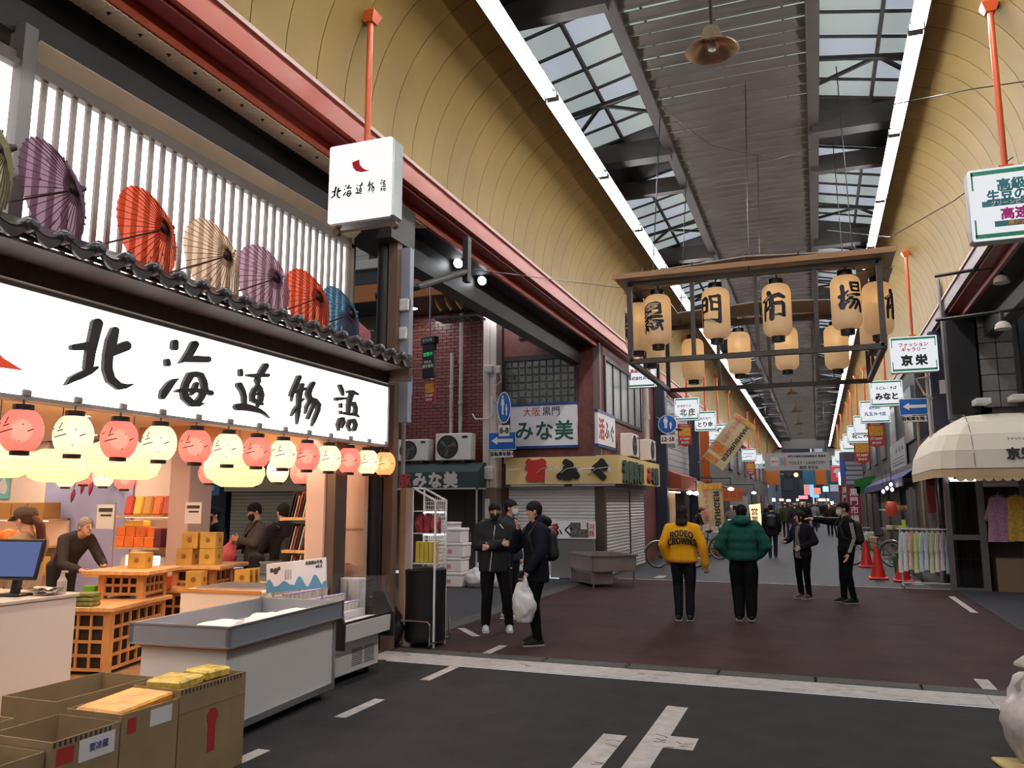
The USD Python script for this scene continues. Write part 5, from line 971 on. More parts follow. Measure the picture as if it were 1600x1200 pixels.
P(sbx, 'ring_mark', xf(poly(sg.Point(0, 0).buffer(.1, 12).difference(sg.Point(.02, -.02).buffer(.075, 12)).union(sg.box(-.3, -.03, -.08, .03)), .003), frame((.08, -.001, .1), RF)), inkk)
SB(1140, 690, 40, .85, .75, [], 'plain lit box sign behind the slanting banner on the left')
SB(1170, 711, 50, .85, .75, [('黒門市場商店街', .08, 0, .08, 'g', 0), ('振興組合', .08, 0, -.08, 'g', 0)], 'small lit box sign with two green lines on the left')
SB(1181, 718, 55, .85, .75, [], 'small blank lit box sign on the left, second from the end')
SB(1187, 725, 60, .95, .62, [('伊勢屋', .22, .0, -.1, 'k', 1)], 'small lit box sign with black characters at the left end of the toilet banner')
for u, v, y, w, lab in [(1070, 679, 26.3, .44, 'red and yellow stamp sign below the left lit sign with two large kanji'), (1173, 731, 50, .5, 'small stamp sign below a lit sign far down on the left'), (1369, 678, 31, .54, 'larger stamp sign in the row on the right'), (1347, 704, 40, .68, 'smaller stamp sign further down on the right')]: stamp(aty(u, v, y), w, lab)

# ================================================================ LANTERN FRAME over the crossing
X0, X1, Y0, Y1, Z0, Z1 = -2.57, .98, 12.0, 15.4, 3.80, 5.02
lf = T('lantern_frame', 'dark hanging steel frame with a shallow roof carrying the big paper lanterns', 'frame', (0, 0, 0))
fm = M('frame_iron', (.055, .042, .036), .5); B = .075
for a, b in (((X0, Y0), (X1, Y0)), ((X0, Y1), (X1, Y1)), ((X0, Y0), (X0, Y1)), ((X1, Y0), (X1, Y1))):
    for z in (Z0, Z1): P(lf, 'rail', bar((*a, z), (*b, z), B), fm)
for x, y in ((X0, Y0), (X1, Y0), (X0, Y1), (X1, Y1)): P(lf, 'upright', bx(x - B / 2, x + B / 2, y - B / 2, y + B / 2, Z0, Z1), fm)
for f in (.27, .53, .76):
    for y in (Y0, Y1): P(lf, 'upright', bx(X0 + (X1 - X0) * f - .03, X0 + (X1 - X0) * f + .03, y - .03, y + .03, Z0, Z1), fm)
for y in (13.1, 14.3):
    for x in (X0, X1): P(lf, 'upright', bx(x - .025, x + .025, y - .025, y + .025, Z0, Z1), fm)
rfm = M('frame_roof', (.3, .24, .19), .5)
P(lf, 'roof_sheet', slab([[(X0 - .22, y, Z1 + .10), ((X0 + X1) / 2, y, Z1 + .22), (X1 + .22, y, Z1 + .10)] for y in (Y0 - .2, Y0 + .75)], .02), rfm)
P(lf, 'roof_sheet', slab([[(X0 - .22, y, Z1 + .10), ((X0 + X1) / 2, y, Z1 + .22), (X1 + .22, y, Z1 + .10)] for y in (Y1 - .75, Y1 + .2)], .02), rfm)
for x in (X0, X1): P(lf, 'roof_sheet', bx(x - .25, x + .35 if x < 0 else x + .25, Y0 + .75, Y1 - .75, Z1 + .08, Z1 + .1), rfm)
PS(lf, 'roof_edge', ([bx(X0 - .22, X1 + .22, Y0 - .22, Y0 - .19, Z1 + .05, Z1 + .13), bx(X0 - .22, X1 + .22, Y1 + .19, Y1 + .22, Z1 + .05, Z1 + .13)]), M('roof_edge', (.32, .16, .07), .5))
for x in (X0 + .3, (X0 + X1) / 2, X1 - .3):
    for y in (Y0 + .3, Y1 - .3): P(lf, 'suspension_wire', cyl((x, y, Z1), (x * .9, y, 8.2), .008, 5), blackp)
P(lf, 'hook', cat([bx(X0 + .25 * k - .01, X0 + .25 * k + .01, Y0 - .2, Y0 - .18, Z1 + .1, Z1 + .2) for k in range(1, 14, 3)]), blackp)
R_, H_ = .205, .80
LK = {'黒': (520, 600, 205, ['340,440,45 430,400,55 560,385,55 610,400,50', '610,400,55 620,530,55', '440,420,85 440,560,85 430,700,85', '335,440,25 340,540,20', '340,510,35 440,460,45 600,460,40', '340,580,40 430,535,45 610,535,45', '345,640,40 440,590,50 640,590,45', '350,700,45 450,660,55 655,660,50', '345,830,20 355,760,30', '370,730,50 410,790,45', '450,690,60 500,770,60 540,770,50', '600,690,60 560,760,50 520,770,45', '620,700,45 650,790,40']),
      '門': (1325, 540, 210, ['1140,360,40 1145,520,35 1150,760,25', '1140,360,45 1230,330,50 1260,360,45', '1255,360,50 1250,530,50', '1150,430,35 1250,440,40', '1150,545,35 1250,530,40', '1310,320,50 1340,420,50 1335,520,45', '1320,320,30 1400,320,40 1450,310,45', '1460,320,55 1465,500,55 1460,710,60', '1340,400,35 1450,420,35', '1340,520,40 1440,520,40', '1460,700,60 1380,690,50 1160,655,15']),
      '市': (258, 535, 185, ['195,340,70 215,380,60', '105,440,40 200,400,55 330,370,60 400,400,45', '225,400,75 235,550,75 225,670,75', '150,450,45 125,560,40 120,690,30', '150,560,40 260,480,50 370,475,55', '390,490,50 390,640,50', '395,640,45 330,625,30 270,630,15']),
      '場': (990, 470, 190, ['910,300,60 920,420,55 900,560,80', '870,430,50 920,415,45 985,360,25', '880,530,60 910,580,50 960,500,40 1010,450,30', '1020,250,35 1040,350,35', '1020,255,30 1140,250,35 1150,350,35', '1040,300,25 1140,300,25', '1040,355,25 1150,355,25', '980,420,35 1100,405,40 1160,400,40', '1030,440,45 980,510,35', '1030,480,50 1100,470,40 1150,500,40 1160,620,40', '1060,510,45 1000,580,40', '1120,510,40 1070,590,35'])}
bigpaper = glow_paper('big_lantern_paper', (.84, .66, .43), .20, .02)
def big_lantern(x, y, z, label, ch=None, rz=0, grp='big paper lanterns without visible characters'):
    t = T('big_lantern', label, 'lantern', (x, y, z), rz, group=None if ch else grp)
    pr = [(.1, H_ / 2)] + [(R_ * math.sin(q) ** .55, H_ / 2 * (.86 + .14 * math.cos(q) / 1) if False else H_ / 2 - .13 * (1 - math.cos(q))) for q in np.linspace(.25, math.pi / 2, 7)]
    n = 30; pr += [(R_ * (1 + .012 * (k % 2)), H_ / 2 - .13 - (H_ - .26) * k / n) for k in range(n + 1)] + [(R_ * math.sin(q) ** .55, -H_ / 2 + .13 * (1 - math.cos(q))) for q in np.linspace(math.pi / 2, .25, 7)] + [(.1, -H_ / 2)]
    P(t, 'shade', lathe(pr[::-1], 28), bigpaper, smooth=60)
    P(t, 'top_ring', lathe([(0, H_ / 2 + .07), (.105, H_ / 2 + .07), (.11, H_ / 2 - .01), (0, H_ / 2 - .01)], 20), blackp); P(t, 'bottom_ring', lathe([(0, -H_ / 2 + .01), (.1, -H_ / 2 + .01), (.095, -H_ / 2 - .07), (.0, -H_ / 2 - .06)], 20), blackp)
    P(t, 'bulb', mv(lathe([(0, -.06), (.04, -.03), (.05, 0), (.03, .06), (0, .07)], 12), z=.14), emitter('bulb_amber', (1, .62, .25), 9)); P(t, 'hanger', tube([(0, 0, H_ / 2 + .07), (.02, 0, H_ / 2 + .13), (0, 0, Z1 - z)], .01, 6), blackp)
    if ch:
        cx, cy, R, st = LK[ch]; g = brush(st); s = R_ / R
        m = poly(g.segmentize(28), .006); m = m.subdivide_to_size(45, 6) if False else m
        v = np.array(m.vertices); a = np.clip((v[:, 0] - cx) / R * .93, -1.25, 1.25); rr_ = R_ * 1.02 + v[:, 2]; zz = (v[:, 1] + cy) * s * 1.02
        P(t, 'character', TM(np.stack([rr_ * np.sin(a), -rr_ * np.cos(a), zz], 1), m.faces), inkk)
    return t
zc = Z0 + .62
for k, (ch, u) in enumerate(zip('黒門市場', (1028, 1119, 1214, 1322))):
    p = aty(u, (500, 490, 485, 473)[k], Y0 + .22); big_lantern(p[0], Y0 + .22, p[2], f'big cream paper lantern marked {ch}, {["first", "second", "third", "fourth"][k]} in the front row', ch, rz=(-6, -14, -10, 8)[k])
for k, (u, v) in enumerate(((1083, 562), (1155, 552), (1229, 545), (1307, 543))): p = aty(u, v, Y1 - .2); big_lantern(p[0], Y1 - .2, p[2] - .0, f'plain big paper lantern, {["first", "second", "third", "fourth"][k]} from the left in the back row of the frame')
for k, (y, ch) in enumerate(((12.62, '黒'), (13.7, '門'))): big_lantern(X0 - .0, y, zc + .05 - .03 * k, f'big paper lantern on the left side of the frame, {["nearer", "farther"][k]} one', ch, rz=-78)
for k, (y, ch) in enumerate(((12.62, '市'), (13.7, '場'))): big_lantern(X1 + .0, y, zc + .05 - .03 * k, f'big paper lantern on the right side of the frame, {["nearer", "farther"][k]} one', ch, rz=72)

# ================================================================ PEOPLE
from scipy.spatial import cKDTree
_ICO = [np.array(trimesh.creation.icosphere(k).vertices) for k in (0, 1, 2)]
def chain(pts, k=1):
    """hulls of consecutive spheres: pts = [(xyz, r)], r number or (rx, ry, rz)"""
    s = [np.asarray(p, float) + _ICO[k] * np.asarray(r, float) for p, r in pts]
    if len(s) == 1: return [manifold3d.Manifold.hull_points(s[0])]
    return [manifold3d.Manifold.hull_points(np.vstack([a, b])) for a, b in zip(s, s[1:])]
def fuse(parts, edge=.03, smooth=6, rough=0., seed=0, puff=0.):
    m = manifold3d.Manifold.batch_boolean(parts, manifold3d.OpType.Add)
    if edge: m = m.refine_to_length(edge)
    t = man(m); t = trimesh.Trimesh(t.vertices, t.faces, process=True)
    if smooth: trimesh.smoothing.filter_taubin(t, .5, .53, smooth)
    if rough or puff:
        v = np.array(t.vertices); n = np.array(t.vertex_normals); d = rough * (meshkit.fbm(v * (7, 7, 5) + seed, 3, seed) - .5) * 2
        if puff: d = d + puff * np.abs(np.sin(v[:, 2] * 26))
        t = trimesh.Trimesh(v + n * d[:, None], t.faces, process=False)
    return t
def V(*a): return np.array(a, float)
skinm = M('skin', (.66, .37, .25), .5, sss=0); skinl = M('skin_light', (.74, .45, .33), .5); hairm = M('hair_black', (.010, .008, .007), .65, noise=(30, .4), spec=.2); shoem = M('shoe_black', (.012, .011, .012), .6, spec=.25)
eyem, lipm = M('eye_dark', (.02, .014, .012), .3), M('lip', (.34, .12, .10), .5)
maskk, maskw = M('mask_black', (.012, .012, .014), .7), M('mask_white', (.68, .68, .7), .7)
def person(label, loc, rz, h=1.66, top=(.02, .02, .025), bottom=(.012, .012, .014), shoes=None, L=None, R=None, legs=None, lean=0., head=(0, 0), hair='short', mask=None, hem=.80, bulk=1., puff=0., rough=.008, skin=None, haircol=None, collar=False, hood=False, inner=None, wide=0., lod=0, group=None, name='person', fist=.6, turn=0):
    """figure facing local +y; L and R are (elbow, wrist) in local metres for a 1.7 m body; legs = (left knee, left ankle, right knee, right ankle)"""
    s = h / 1.7; sk = skin or skinm; k = 0 if lod else 1
    t = T(name, label, 'person', loc, rz, group=group)
    la = math.radians(lean); piv = V(0, 0, .92)
    def tb(p):                                                    # torso bend about the hips
        p = V(*p) - piv; y, z = p[1] * math.cos(la) + p[2] * math.sin(la), -p[1] * math.sin(la) + p[2] * math.cos(la); return (piv + V(p[0], y, z)) * s
    sw_ = 1 + (bulk - 1) * .35; sh = {q: tb((q * .172 * sw_, -.012, 1.362)) for q in (-1, 1)}
    def arm(q, a): return [sh[q], V(*a[0]) * s, V(*a[1]) * s]
    A = {-1: arm(-1, L or ((-.25, -.03, 1.10), (-.24, .05, .84))), 1: arm(1, R or ((.25, -.03, 1.10), (.24, .05, .84)))}
    lg = legs or ((-.10, .02, .49), (-.10, -.02, .09), (.10, .02, .49), (.10, -.02, .09))
    K = {-1: (V(*lg[0]) * s, V(*lg[1]) * s), 1: (V(*lg[2]) * s, V(*lg[3]) * s)}
    hip = {q: V(q * .092, 0, .90) * s for q in (-1, 1)}
    # --- head frame
    hc = tb((0, .025, 1.585)); ya, pi = math.radians(head[0]), math.radians(head[1])
    Rh = trimesh.transformations.euler_matrix(-pi, 0, ya)[:3, :3]
    def hp(x, y, z): return hc + Rh @ (V(x, y, z) * s)
    def hull_h(pts, rr): return manifold3d.Manifold.hull_points(np.vstack([hp(*p) + (_ICO[k] * (np.asarray(r) * s)) @ Rh.T for p, r in zip(pts, rr)]))
    skull = [hull_h([(0, -.012, .035), (0, .012, -.005)], [(.076, .092, .085), (.068, .074, .085)]), hull_h([(0, .02, -.03), (0, .045, -.085)], [(.062, .06, .055), (.034, .032, .03)])]
    if not lod: skull += [hull_h([(0, .086, .012), (0, .104, -.022)], [(.010, .010, .012), (.015, .012, .010)])] + [hull_h([(q * .078, -.005, -.005)], [(.012, .02, .032)]) for q in (-1, 1)]
    body = skull + chain([(tb((0, -.015, 1.40)), .062 * s), (hp(0, -.01, -.07), .056 * s)], k)
    body += chain([(tb((0, 0, 1.3)), (.15 * s, .095 * s, .12 * s)), (tb((0, 0, 1.08)), (.12 * s, .085 * s, .1 * s)), (V(0, 0, .93) * s, (.14 * s, .095 * s, .1 * s))], k)
    for q in (-1, 1):
        e, w = A[q][1], A[q][2]; body += chain([(sh[q], .05 * s), (e, .042 * s), (w, .028 * s)], k); body += chain([(hip[q], .075 * s), (K[q][0], .055 * s), (K[q][1], .04 * s)], k)
        d = w - e; d /= np.linalg.norm(d); f = V(0, 1, 0) if abs(d[1]) < .8 else V(0, 0, 1); sd = np.cross(d, f); sd /= np.linalg.norm(sd); nn = np.cross(sd, d)    # nn: palm side
        nn = nn if nn @ (V(-q * .6, .6, 0)) > 0 else -nn
        pc = w + d * .05 * s
        body += chain([(w, .026 * s)] + [(pc, (.03 * s,) * 3)], k) + [manifold3d.Manifold.hull_points(np.vstack([w + d * a * s + sd * b * s + _ICO[0] * .013 * s for a, b in ((.02, -.022), (.02, .022), (.092, -.033), (.092, .033))]))]
        for j, (b, ln) in enumerate(((-.034, .068), (-.012, .08), (.011, .076), (.033, .058))):
            a0 = w + d * .092 * s + sd * b * s; c1 = d * math.cos(fist) + nn * math.sin(fist); c2 = d * math.cos(fist * 2.1) + nn * math.sin(fist * 2.1)
            a1 = a0 + c1 * ln * .5 * s; a2 = a1 + c2 * ln * .5 * s; body += chain([(a0, .0098 * s), (a1, .009 * s), (a2, .0078 * s)], 0)
        a0 = w + d * .03 * s - sd * .034 * s * q; a1 = a0 + (d * .6 - sd * .6 * q + nn * .4) * .04 * s; a2 = a1 + (d * .85 + nn * .5) * .03 * s; body += chain([(a0, .013 * s), (a1, .011 * s), (a2, .009 * s)], 0)
    b = P(t, 'body', fuse(body, 0 if lod else .035, 0 if lod else 3), sk, smooth=True)
    # --- clothes
    tn = 'cloth_' + '_'.join(f'{int(c * 999)}' for c in top); bn = 'cloth_' + '_'.join(f'{int(c * 999)}' for c in bottom)
    tm, bm = M(tn, top, .8, bump=(60, .2), spec=.15), M(bn, bottom, .8, bump=(60, .2), spec=.12)
    g = bulk
    parts = chain([(tb((0, -.005, 1.37)), (.15 * s * g, .092 * s * g, .06 * s)), (tb((0, 0, 1.25)), (.185 * s * g, .128 * s * g, .1 * s)), (tb((0, 0, 1.05)), (.165 * s * g, .122 * s * g, .1 * s)), (V(0, 0, max(hem + .08, .90)) * s, (.178 * s * g, .132 * s * g, .06 * s)), (V(0, 0, hem + .03) * s, (.18 * s * g, .135 * s * g, .03 * s))], k)
    parts += chain([(tb((0, -.012, 1.40)), (.085 * s, .075 * s, .03 * s)), (tb((0, -.008, 1.47 if collar else 1.43)), (.072 * s, .07 * s, .02 * s))], k)
    for q in (-1, 1): parts += chain([(tb((q * .03, -.012, 1.42)), .068 * s), (sh[q] + V(0, 0, .004), .068 * s * g)], k) + chain([(sh[q], .072 * s * g), (tb((q * .10, 0, 1.2)), .09 * s * g)], k)
    for q in (-1, 1):
        e, w = A[q][1], A[q][2]; parts += chain([(sh[q] * (1, 1, 1), .073 * s * g), (e, .062 * s * g), (w - (w - e) * .06, .046 * s * g)], k)
    tp = P(t, 'jacket', fuse(parts, .05 if lod else .032, 2 if lod else 5, 0 if lod else rough, int(loc[0] * 50) % 97, puff), tm, smooth=True)
    tr = []
    for q in (-1, 1):
        kn, an = K[q]; tr += chain([(hip[q] + V(0, 0, .03 * s), (.105 * s, .118 * s, .09 * s)), (hip[q] * .55 + kn * .45, .088 * s + wide * s), (kn, .066 * s + wide * s), (an + V(0, 0, .0), (.052 * s + wide * .6 * s))], k)
    P(t, 'trousers', fuse(tr, .05 if lod else .035, 2 if lod else 4, 0 if lod else rough * .8, 3), bm, smooth=True)
    for q in (-1, 1):
        an = K[q][1]; o = V(an[0], an[1], max(an[2] - .09 * s, 0))
        m = manifold3d.Manifold.hull_points(np.vstack([o + V(0, -.035, .04) * s + _ICO[1] * V(.042, .045, .04) * s, o + V(0, .09, .03) * s + _ICO[1] * V(.046, .05, .03) * s, o + V(0, .15, .024) * s + _ICO[1] * V(.038, .04, .024) * s, o + V(0, -.02, .085) * s + _ICO[0] * .04 * s]))
        sp = P(t, 'shoe', man(m), shoes or shoem, smooth=True)
        if not lod: P(sp, 'sole', man(manifold3d.Manifold.hull_points(np.vstack([o + V(x, y, z) * s for x, y in ((-.045, -.07), (.045, -.07), (.05, .09), (-.05, .09), (.03, .185), (-.03, .185)) for z in (0, .016)]))), M('sole', (.35, .34, .33), .6) if shoes is None else M('sole_white', (.6, .6, .6), .6))
    # --- hair and face
    hm = haircol or hairm
    E0 = man(hull_h([(0, -.016, .038), (0, -.01, .0)], [(.088, .104, .094), (.086, .1, .09)]))
    mm = manifold3d.Manifold(manifold3d.Mesh(np.asarray(E0.vertices, np.float32), np.asarray(E0.faces, np.uint32)))
    nrm = Rh @ V(0, -.62, .78); mm = mm.trim_by_plane(nrm.tolist(), float(nrm @ hp(0, .089, .064)))
    hs = [mm]
    if hair == 'long': hs += chain([(hp(0, -.05, .02), (.088 * s, .06 * s, .07 * s)), (hp(0, -.075, -.1), (.09 * s, .05 * s, .06 * s)), (tb((0, -.10, 1.445)), (.095 * s, .04 * s, .04 * s))], k)
    if hair == 'bob': hs += chain([(hp(0, -.03, .04), (.094 * s, .085 * s, .08 * s)), (hp(0, -.04, -.06), (.096 * s, .07 * s, .05 * s))], k) + [m_ for q in (-1, 1) for m_ in chain([(hp(q * .08, .03, .04), .02 * s), (hp(q * .083, .02, -.07), .022 * s)], k)]
    if hair != 'none': P(t, 'hair', fuse(hs, 0 if lod else .012, 1, 0 if lod else .011, 5), hm, smooth=True)
    if not lod:
        for q in (-1, 1):
            ep = P(t, 'eye', man(hull_h([(q * .031, .079, .008)], [(.014, .006, .007)])), M('eye_white', (.6, .56, .52), .3)); P(ep, 'iris', man(hull_h([(q * .031, .083, .008)], [(.0065, .004, .0065)])), eyem)
            P(t, 'eyebrow', man(hull_h([(q * .018, .083, .032), (q * .045, .075, .034)], [(.004, .004, .004), (.003, .004, .003)])), hm)
        if not mask: P(t, 'mouth', man(hull_h([(-.02, .076, -.062), (.02, .076, -.062)], [(.004, .006, .005)] * 2)), lipm)
    if mask:
        mk_ = P(t, 'face_mask', man(hull_h([(-.05, .05, -.018), (.05, .05, -.018), (-.042, .055, -.075), (.042, .055, -.075), (0, .10, -.018), (0, .1, -.06), (0, .072, -.1)], [(.012, .02, .01), (.012, .02, .01), (.014, .016, .014), (.014, .016, .014), (.014, .014, .01), (.018, .014, .02), (.024, .02, .016)])), mask, smooth=True)
        for q in (-1, 1): P(mk_, 'ear_loop', tube([hp(q * .058, .05, .0), hp(q * .083, .0, .005), hp(q * .083, -.012, -.02)], .003, 5), mask)
    if hood: P(t, 'hood', fuse(chain([(tb((0, -.13, 1.46)), (.13 * s, .07 * s, .07 * s)), (tb((0, -.06, 1.50)), (.125 * s, .1 * s, .05 * s))], k) + chain([(tb((-.1, -.02, 1.46)), .05 * s), (tb((-.06, .07, 1.40)), .035 * s)], k) + chain([(tb((.1, -.02, 1.46)), .05 * s), (tb((.06, .07, 1.40)), .035 * s)], k), .03, 4, .012, 8), tm, smooth=True)
    if inner: P(t, 'inner_top', fuse(chain([(tb((0, .075, 1.37)), (.055 * s, .07 * s, .06 * s)), (tb((0, .085, 1.0)), (.085 * s, .088 * s, .08 * s)), (V(0, .082, hem) * s, (.085 * s, .09 * s, .03 * s))], k), .04, 3), inner, smooth=True)
    return t, tp, tb, hp, s, A
def backpack(t, tb, s, m, w=.15, d=.09, z0=1.0, z1=1.36):
    bp = P(t, 'backpack', fuse(chain([(tb((0, -.19, z0 + .06)), (w * s, d * s, .09 * s)), (tb((0, -.18, z1 - .06)), (w * .85 * s, d * .75 * s, .09 * s))]), .04, 3, .006, 4), m, smooth=True)
    for q in (-1, 1): P(bp, 'strap', tube([tb((q * .11, -.12, 1.38)), tb((q * .12, .02, 1.465)), tb((q * .13, .135, 1.30)), tb((q * .16, .09, 1.10)), tb((q * .15, -.1, 1.04))], .018, 6), m)
def project_text(mesh, jacket_path):
    """lays flat lettering on the back of a jacket: a smooth quadratic surface fitted to the back"""
    v = np.array(mesh.vertices); pts = np.array(UsdGeom.Mesh.Get(stage, jacket_path).GetPointsAttr().Get())
    q = pts[(pts[:, 1] < -.02) & (np.abs(pts[:, 0]) < .21) & (pts[:, 2] > v[:, 1].min() - .06) & (pts[:, 2] < v[:, 1].max() + .06)]
    B = lambda x, z: np.stack([np.ones_like(x), x, z, x * x, z * z, x * z], 1)
    k = np.linalg.lstsq(B(q[:, 0], q[:, 2]), q[:, 1], rcond=None)[0]; off = np.percentile(q[:, 1] - B(q[:, 0], q[:, 2]) @ k, 8)
    return TM(np.stack([v[:, 0], B(v[:, 0], v[:, 1]) @ k + off - .003 - v[:, 2], v[:, 1]], 1), mesh.faces)
blackcloth = M('black_cloth', (.012, .012, .014), .8)
# --- the walking pair in the middle, seen from behind
wl_ = ((-.09, .05, .49), (-.085, -.04, .09), (.095, -.02, .49), (.09, -.10, .10))
t, jk, tb, hp, s, A = person('person in a yellow bomber jacket reading RODEO CROWNS, walking away', (-1.85, 11.87, 0), 4, 1.60, top=(.85, .40, .012), bottom=(.010, .011, .016), L=((-.29, -.04, 1.12), (-.25, .06, .90)), R=((.30, -.03, 1.10), (.33, .03, .82)), legs=wl_, hair='long', hem=.86, bulk=1.28, rough=.014, wide=.01, haircol=M('hair_brown', (.016, .009, .006), .65, noise=(30, .4), spec=.2))
for k, (tx, z) in enumerate((('RODEO', 1.225), ('CROWNS', 1.12))):
    g = glyphs(tx, .098, bold=3, depth=.003); g = xf(g, np.diag([.86, 1, 1, 1])); v = np.array(g.vertices); v[:, 1] += z - (v[:, 0] ** 2 * 1.6 if k == 0 else v[:, 0] ** 2 * .9); P(jk, 'lettering', project_text(TM(v, g.faces), jk), inkk)
P(jk, 'ribbed_hem', fuse(chain([((0, 0, .835), (.222, .162, .012)), ((0, 0, .805), (.215, .158, .012))]), .05, 1), M('hem_orange', (.42, .13, .02), .7), smooth=True)
t, jk, tb, hp, s, A = person('person in a dark green hooded puffer jacket and black trousers, walking away', (-1.04, 12.17, 0), 4, 1.62, top=(.014, .085, .060), bottom=(.006, .006, .007), L=((-.34, -.03, 1.10), (-.20, .06, .93)), R=((.34, -.03, 1.10), (.20, .06, .93)), legs=wl_, hair='short', hem=.86, bulk=1.34, puff=.014, hood=True, wide=.035)
# --- men waiting on the left
t, jk, tb, hp, s, A = person('person in a grey hooded jacket and black face mask standing with folded arms', (-4.02, 10.0, 0), 205, 1.65, top=(.022, .023, .025), bottom=(.008, .008, .009), L=((-.24, .02, 1.13), (.08, .20, 1.12)), R=((.24, .02, 1.13), (-.08, .21, 1.16)), legs=((-.16, .03, .49), (-.20, .0, .09), (.10, .03, .49), (.12, .0, .09)), head=(0, 12), mask=maskk, hem=.76, bulk=1.24, wide=.012, collar=True, shoes=M('shoe_white', (.45, .46, .5), .5))
P(t, 'zip', tube([tb((.0, .128, 1.40)), tb((.03, .150, 1.2)), tb((.05, .152, 1.0)), V(.07, .152, .80) * s], .006, 5), whitep); P(t, 'hood_string', tube([tb((-.06, .10, 1.42)), tb((-.11, .11, 1.36))], .006, 5), whitep)
P(t, 'spectacles', cat([tube([hp(q * .031 + .02 * math.cos(g), .092, .008 + .017 * math.sin(g)) for g in np.linspace(0, 6.3, 9)], .002, 4) for q in (-1, 1)]), blackp)
t, jk, tb, hp, s, A = person('person in a navy coat with a backpack, hand to the chin, carrying a white bag', (-3.2, 9.29, 0), 128, 1.66, top=(.008, .009, .016), bottom=(.005, .005, .006), R=((.20, .22, 1.13), (.05, .22, 1.36)), L=((-.26, .03, 1.10), (-.22, .17, .88)), legs=((-.09, .06, .49), (-.12, .02, .09), (.10, .02, .49), (.12, -.05, .09)), head=(-12, 14), hem=.72, bulk=1.2, hood=True, wide=.006)
backpack(t, tb, s, M('pack_black', (.009, .009, .01), .6), .16, .11)
O('plastic_bag', mv(cat([bag(0, 0, 0, .13, .11, .27, 81), tube([(0, 0, .36), (.01, 0, .46), (.0, 0, .53)], [.07, .03, .02], 8)]), *(V(-3.2, 9.29, .29) + V(*(np.array(trimesh.transformations.rotation_matrix(math.radians(128), (0, 0, 1))[:3, :3]) @ V(-.22, .22, 0))))), M('bag_white', (.62, .62, .63), .4, bump=(10, .5)), 'white plastic bag hanging from the hand of the person in the navy coat', 'bag', smooth=True)
wv_ = V(-3.2, 9.29, 0) + V(*(np.array(trimesh.transformations.rotation_matrix(math.radians(128), (0, 0, 1))[:3, :3]) @ V(-.22, .22, 0)))
O('folded_umbrella', xf(lathe([(0, -.1), (.03, -.08), (.035, .05), (.015, .1), (.0, .12)], 12), mat4((wv_[0] - .03, wv_[1] - .03, .83), rx=70, rz=30)), blackcloth, 'black pouch held together with the white plastic bag', 'pouch', smooth=True)
p = aty(797, 786, 11.2); t, jk, tb, hp, s, A = person('person with a white face mask mostly hidden behind the one with folded arms', (p[0], 11.2, 0), 262, 1.69, top=(.03, .035, .045), bottom=(.02, .02, .025), mask=maskw, shoes=M('shoe_white', (.45, .46, .5), .5))
# --- the talking pair on the right
t, jk, tb, hp, s, A = person('short person in an open dark jacket over a grey jumper, one hand raised', (-.29, 15.28, 0), 138, 1.50, top=(.014, .013, .022), bottom=(.006, .006, .007), R=((.27, .06, 1.14), (.16, .30, 1.10)), L=((-.30, -.04, 1.12), (-.12, .16, 1.00)), head=(-38, 0), hair='bob', inner=M('grey_jumper', (.2, .18, .16), .9, bump=(80, .3)), hem=.80, bulk=1.14, shoes=M('shoe_brown', (.16, .09, .06), .5), skin=skinl)
t, jk, tb, hp, s, A = person('person in a black striped track jacket and white mask, pointing left', (.42, 14.87, 0), 108, 1.66, top=(.009, .009, .010), bottom=(.006, .006, .007), R=((.22, .24, 1.37), (.14, .50, 1.41)), L=((-.25, -.03, 1.10), (-.24, .06, .84)), mask=maskw, hem=.84, fist=.25, legs=((-.10, .03, .49), (-.10, -.04, .09), (.10, .05, .49), (.10, .05, .09)))
for j in range(3): P(t, 'sleeve_stripe', cat([tube([A[-1][0] + V(-.072, (j - 1) * .022, .0), A[-1][1] + V(-.064, (j - 1) * .022, 0), A[-1][2] + V(-.050, (j - 1) * .02, .02)], .0055, 5), tube([A[1][0] + V(.035 * (j - 1), -.02, .074), A[1][1] + V(.02 * (j - 1), 0, .066), A[1][2] + V(.02 * (j - 1), -.03, .05)], .0055, 5)]), whitep)
P(t, 'spectacles', cat([tube([hp(q * .031 + .02 * math.cos(g), .092, .008 + .017 * math.sin(g)) for g in np.linspace(0, 6.3, 9)], .002, 4) for q in (-1, 1)]), blackp); backpack(t, tb, s, M('pack_olive', (.02, .022, .012), .7), .16, .12)
# --- people in and beside the shop
dkcap = M('cap_brown', (.07, .045, .04), .8)
t, jk, tb, hp, s, A = person('staff member in a brown cap and beige jacket behind the till', (-6.85, 5.45, 0), 104, 1.60, top=(.30, .22, .16), bottom=(.03, .03, .03), L=((-.22, .1, 1.15), (-.14, .3, 1.08)), R=((.22, .12, 1.15), (.12, .32, 1.1)), head=(-6, 14), hair='short', haircol=M('hair_red', (.07, .016, .012), .4), bulk=1.15)
P(t, 'pony_tail', fuse(chain([(hp(.0, -.09, .0), .04 * s), (hp(.02, -.14, -.08), .045 * s), (tb((.03, -.15, 1.33)), .04 * s), (tb((.03, -.15, 1.2)), .02 * s)]), .02, 3, .006, 2), M('hair_red', (.07, .016, .012), .4), smooth=True)
E0 = np.vstack([hp(0, -.014, .075) + (_ICO[1] * V(.098, .112, .07) * s), hp(0, -.014, .05) + (_ICO[1] * V(.1, .114, .03) * s)]); cp_ = P(t, 'cap', hull(E0), dkcap, smooth=True); P(cp_, 'peak', hull(np.vstack([hp(0, .075, .055) + _ICO[1] * V(.075, .05, .008) * s, hp(0, .16, .035) + _ICO[1] * V(.05, .035, .006) * s])), dkcap, smooth=True)
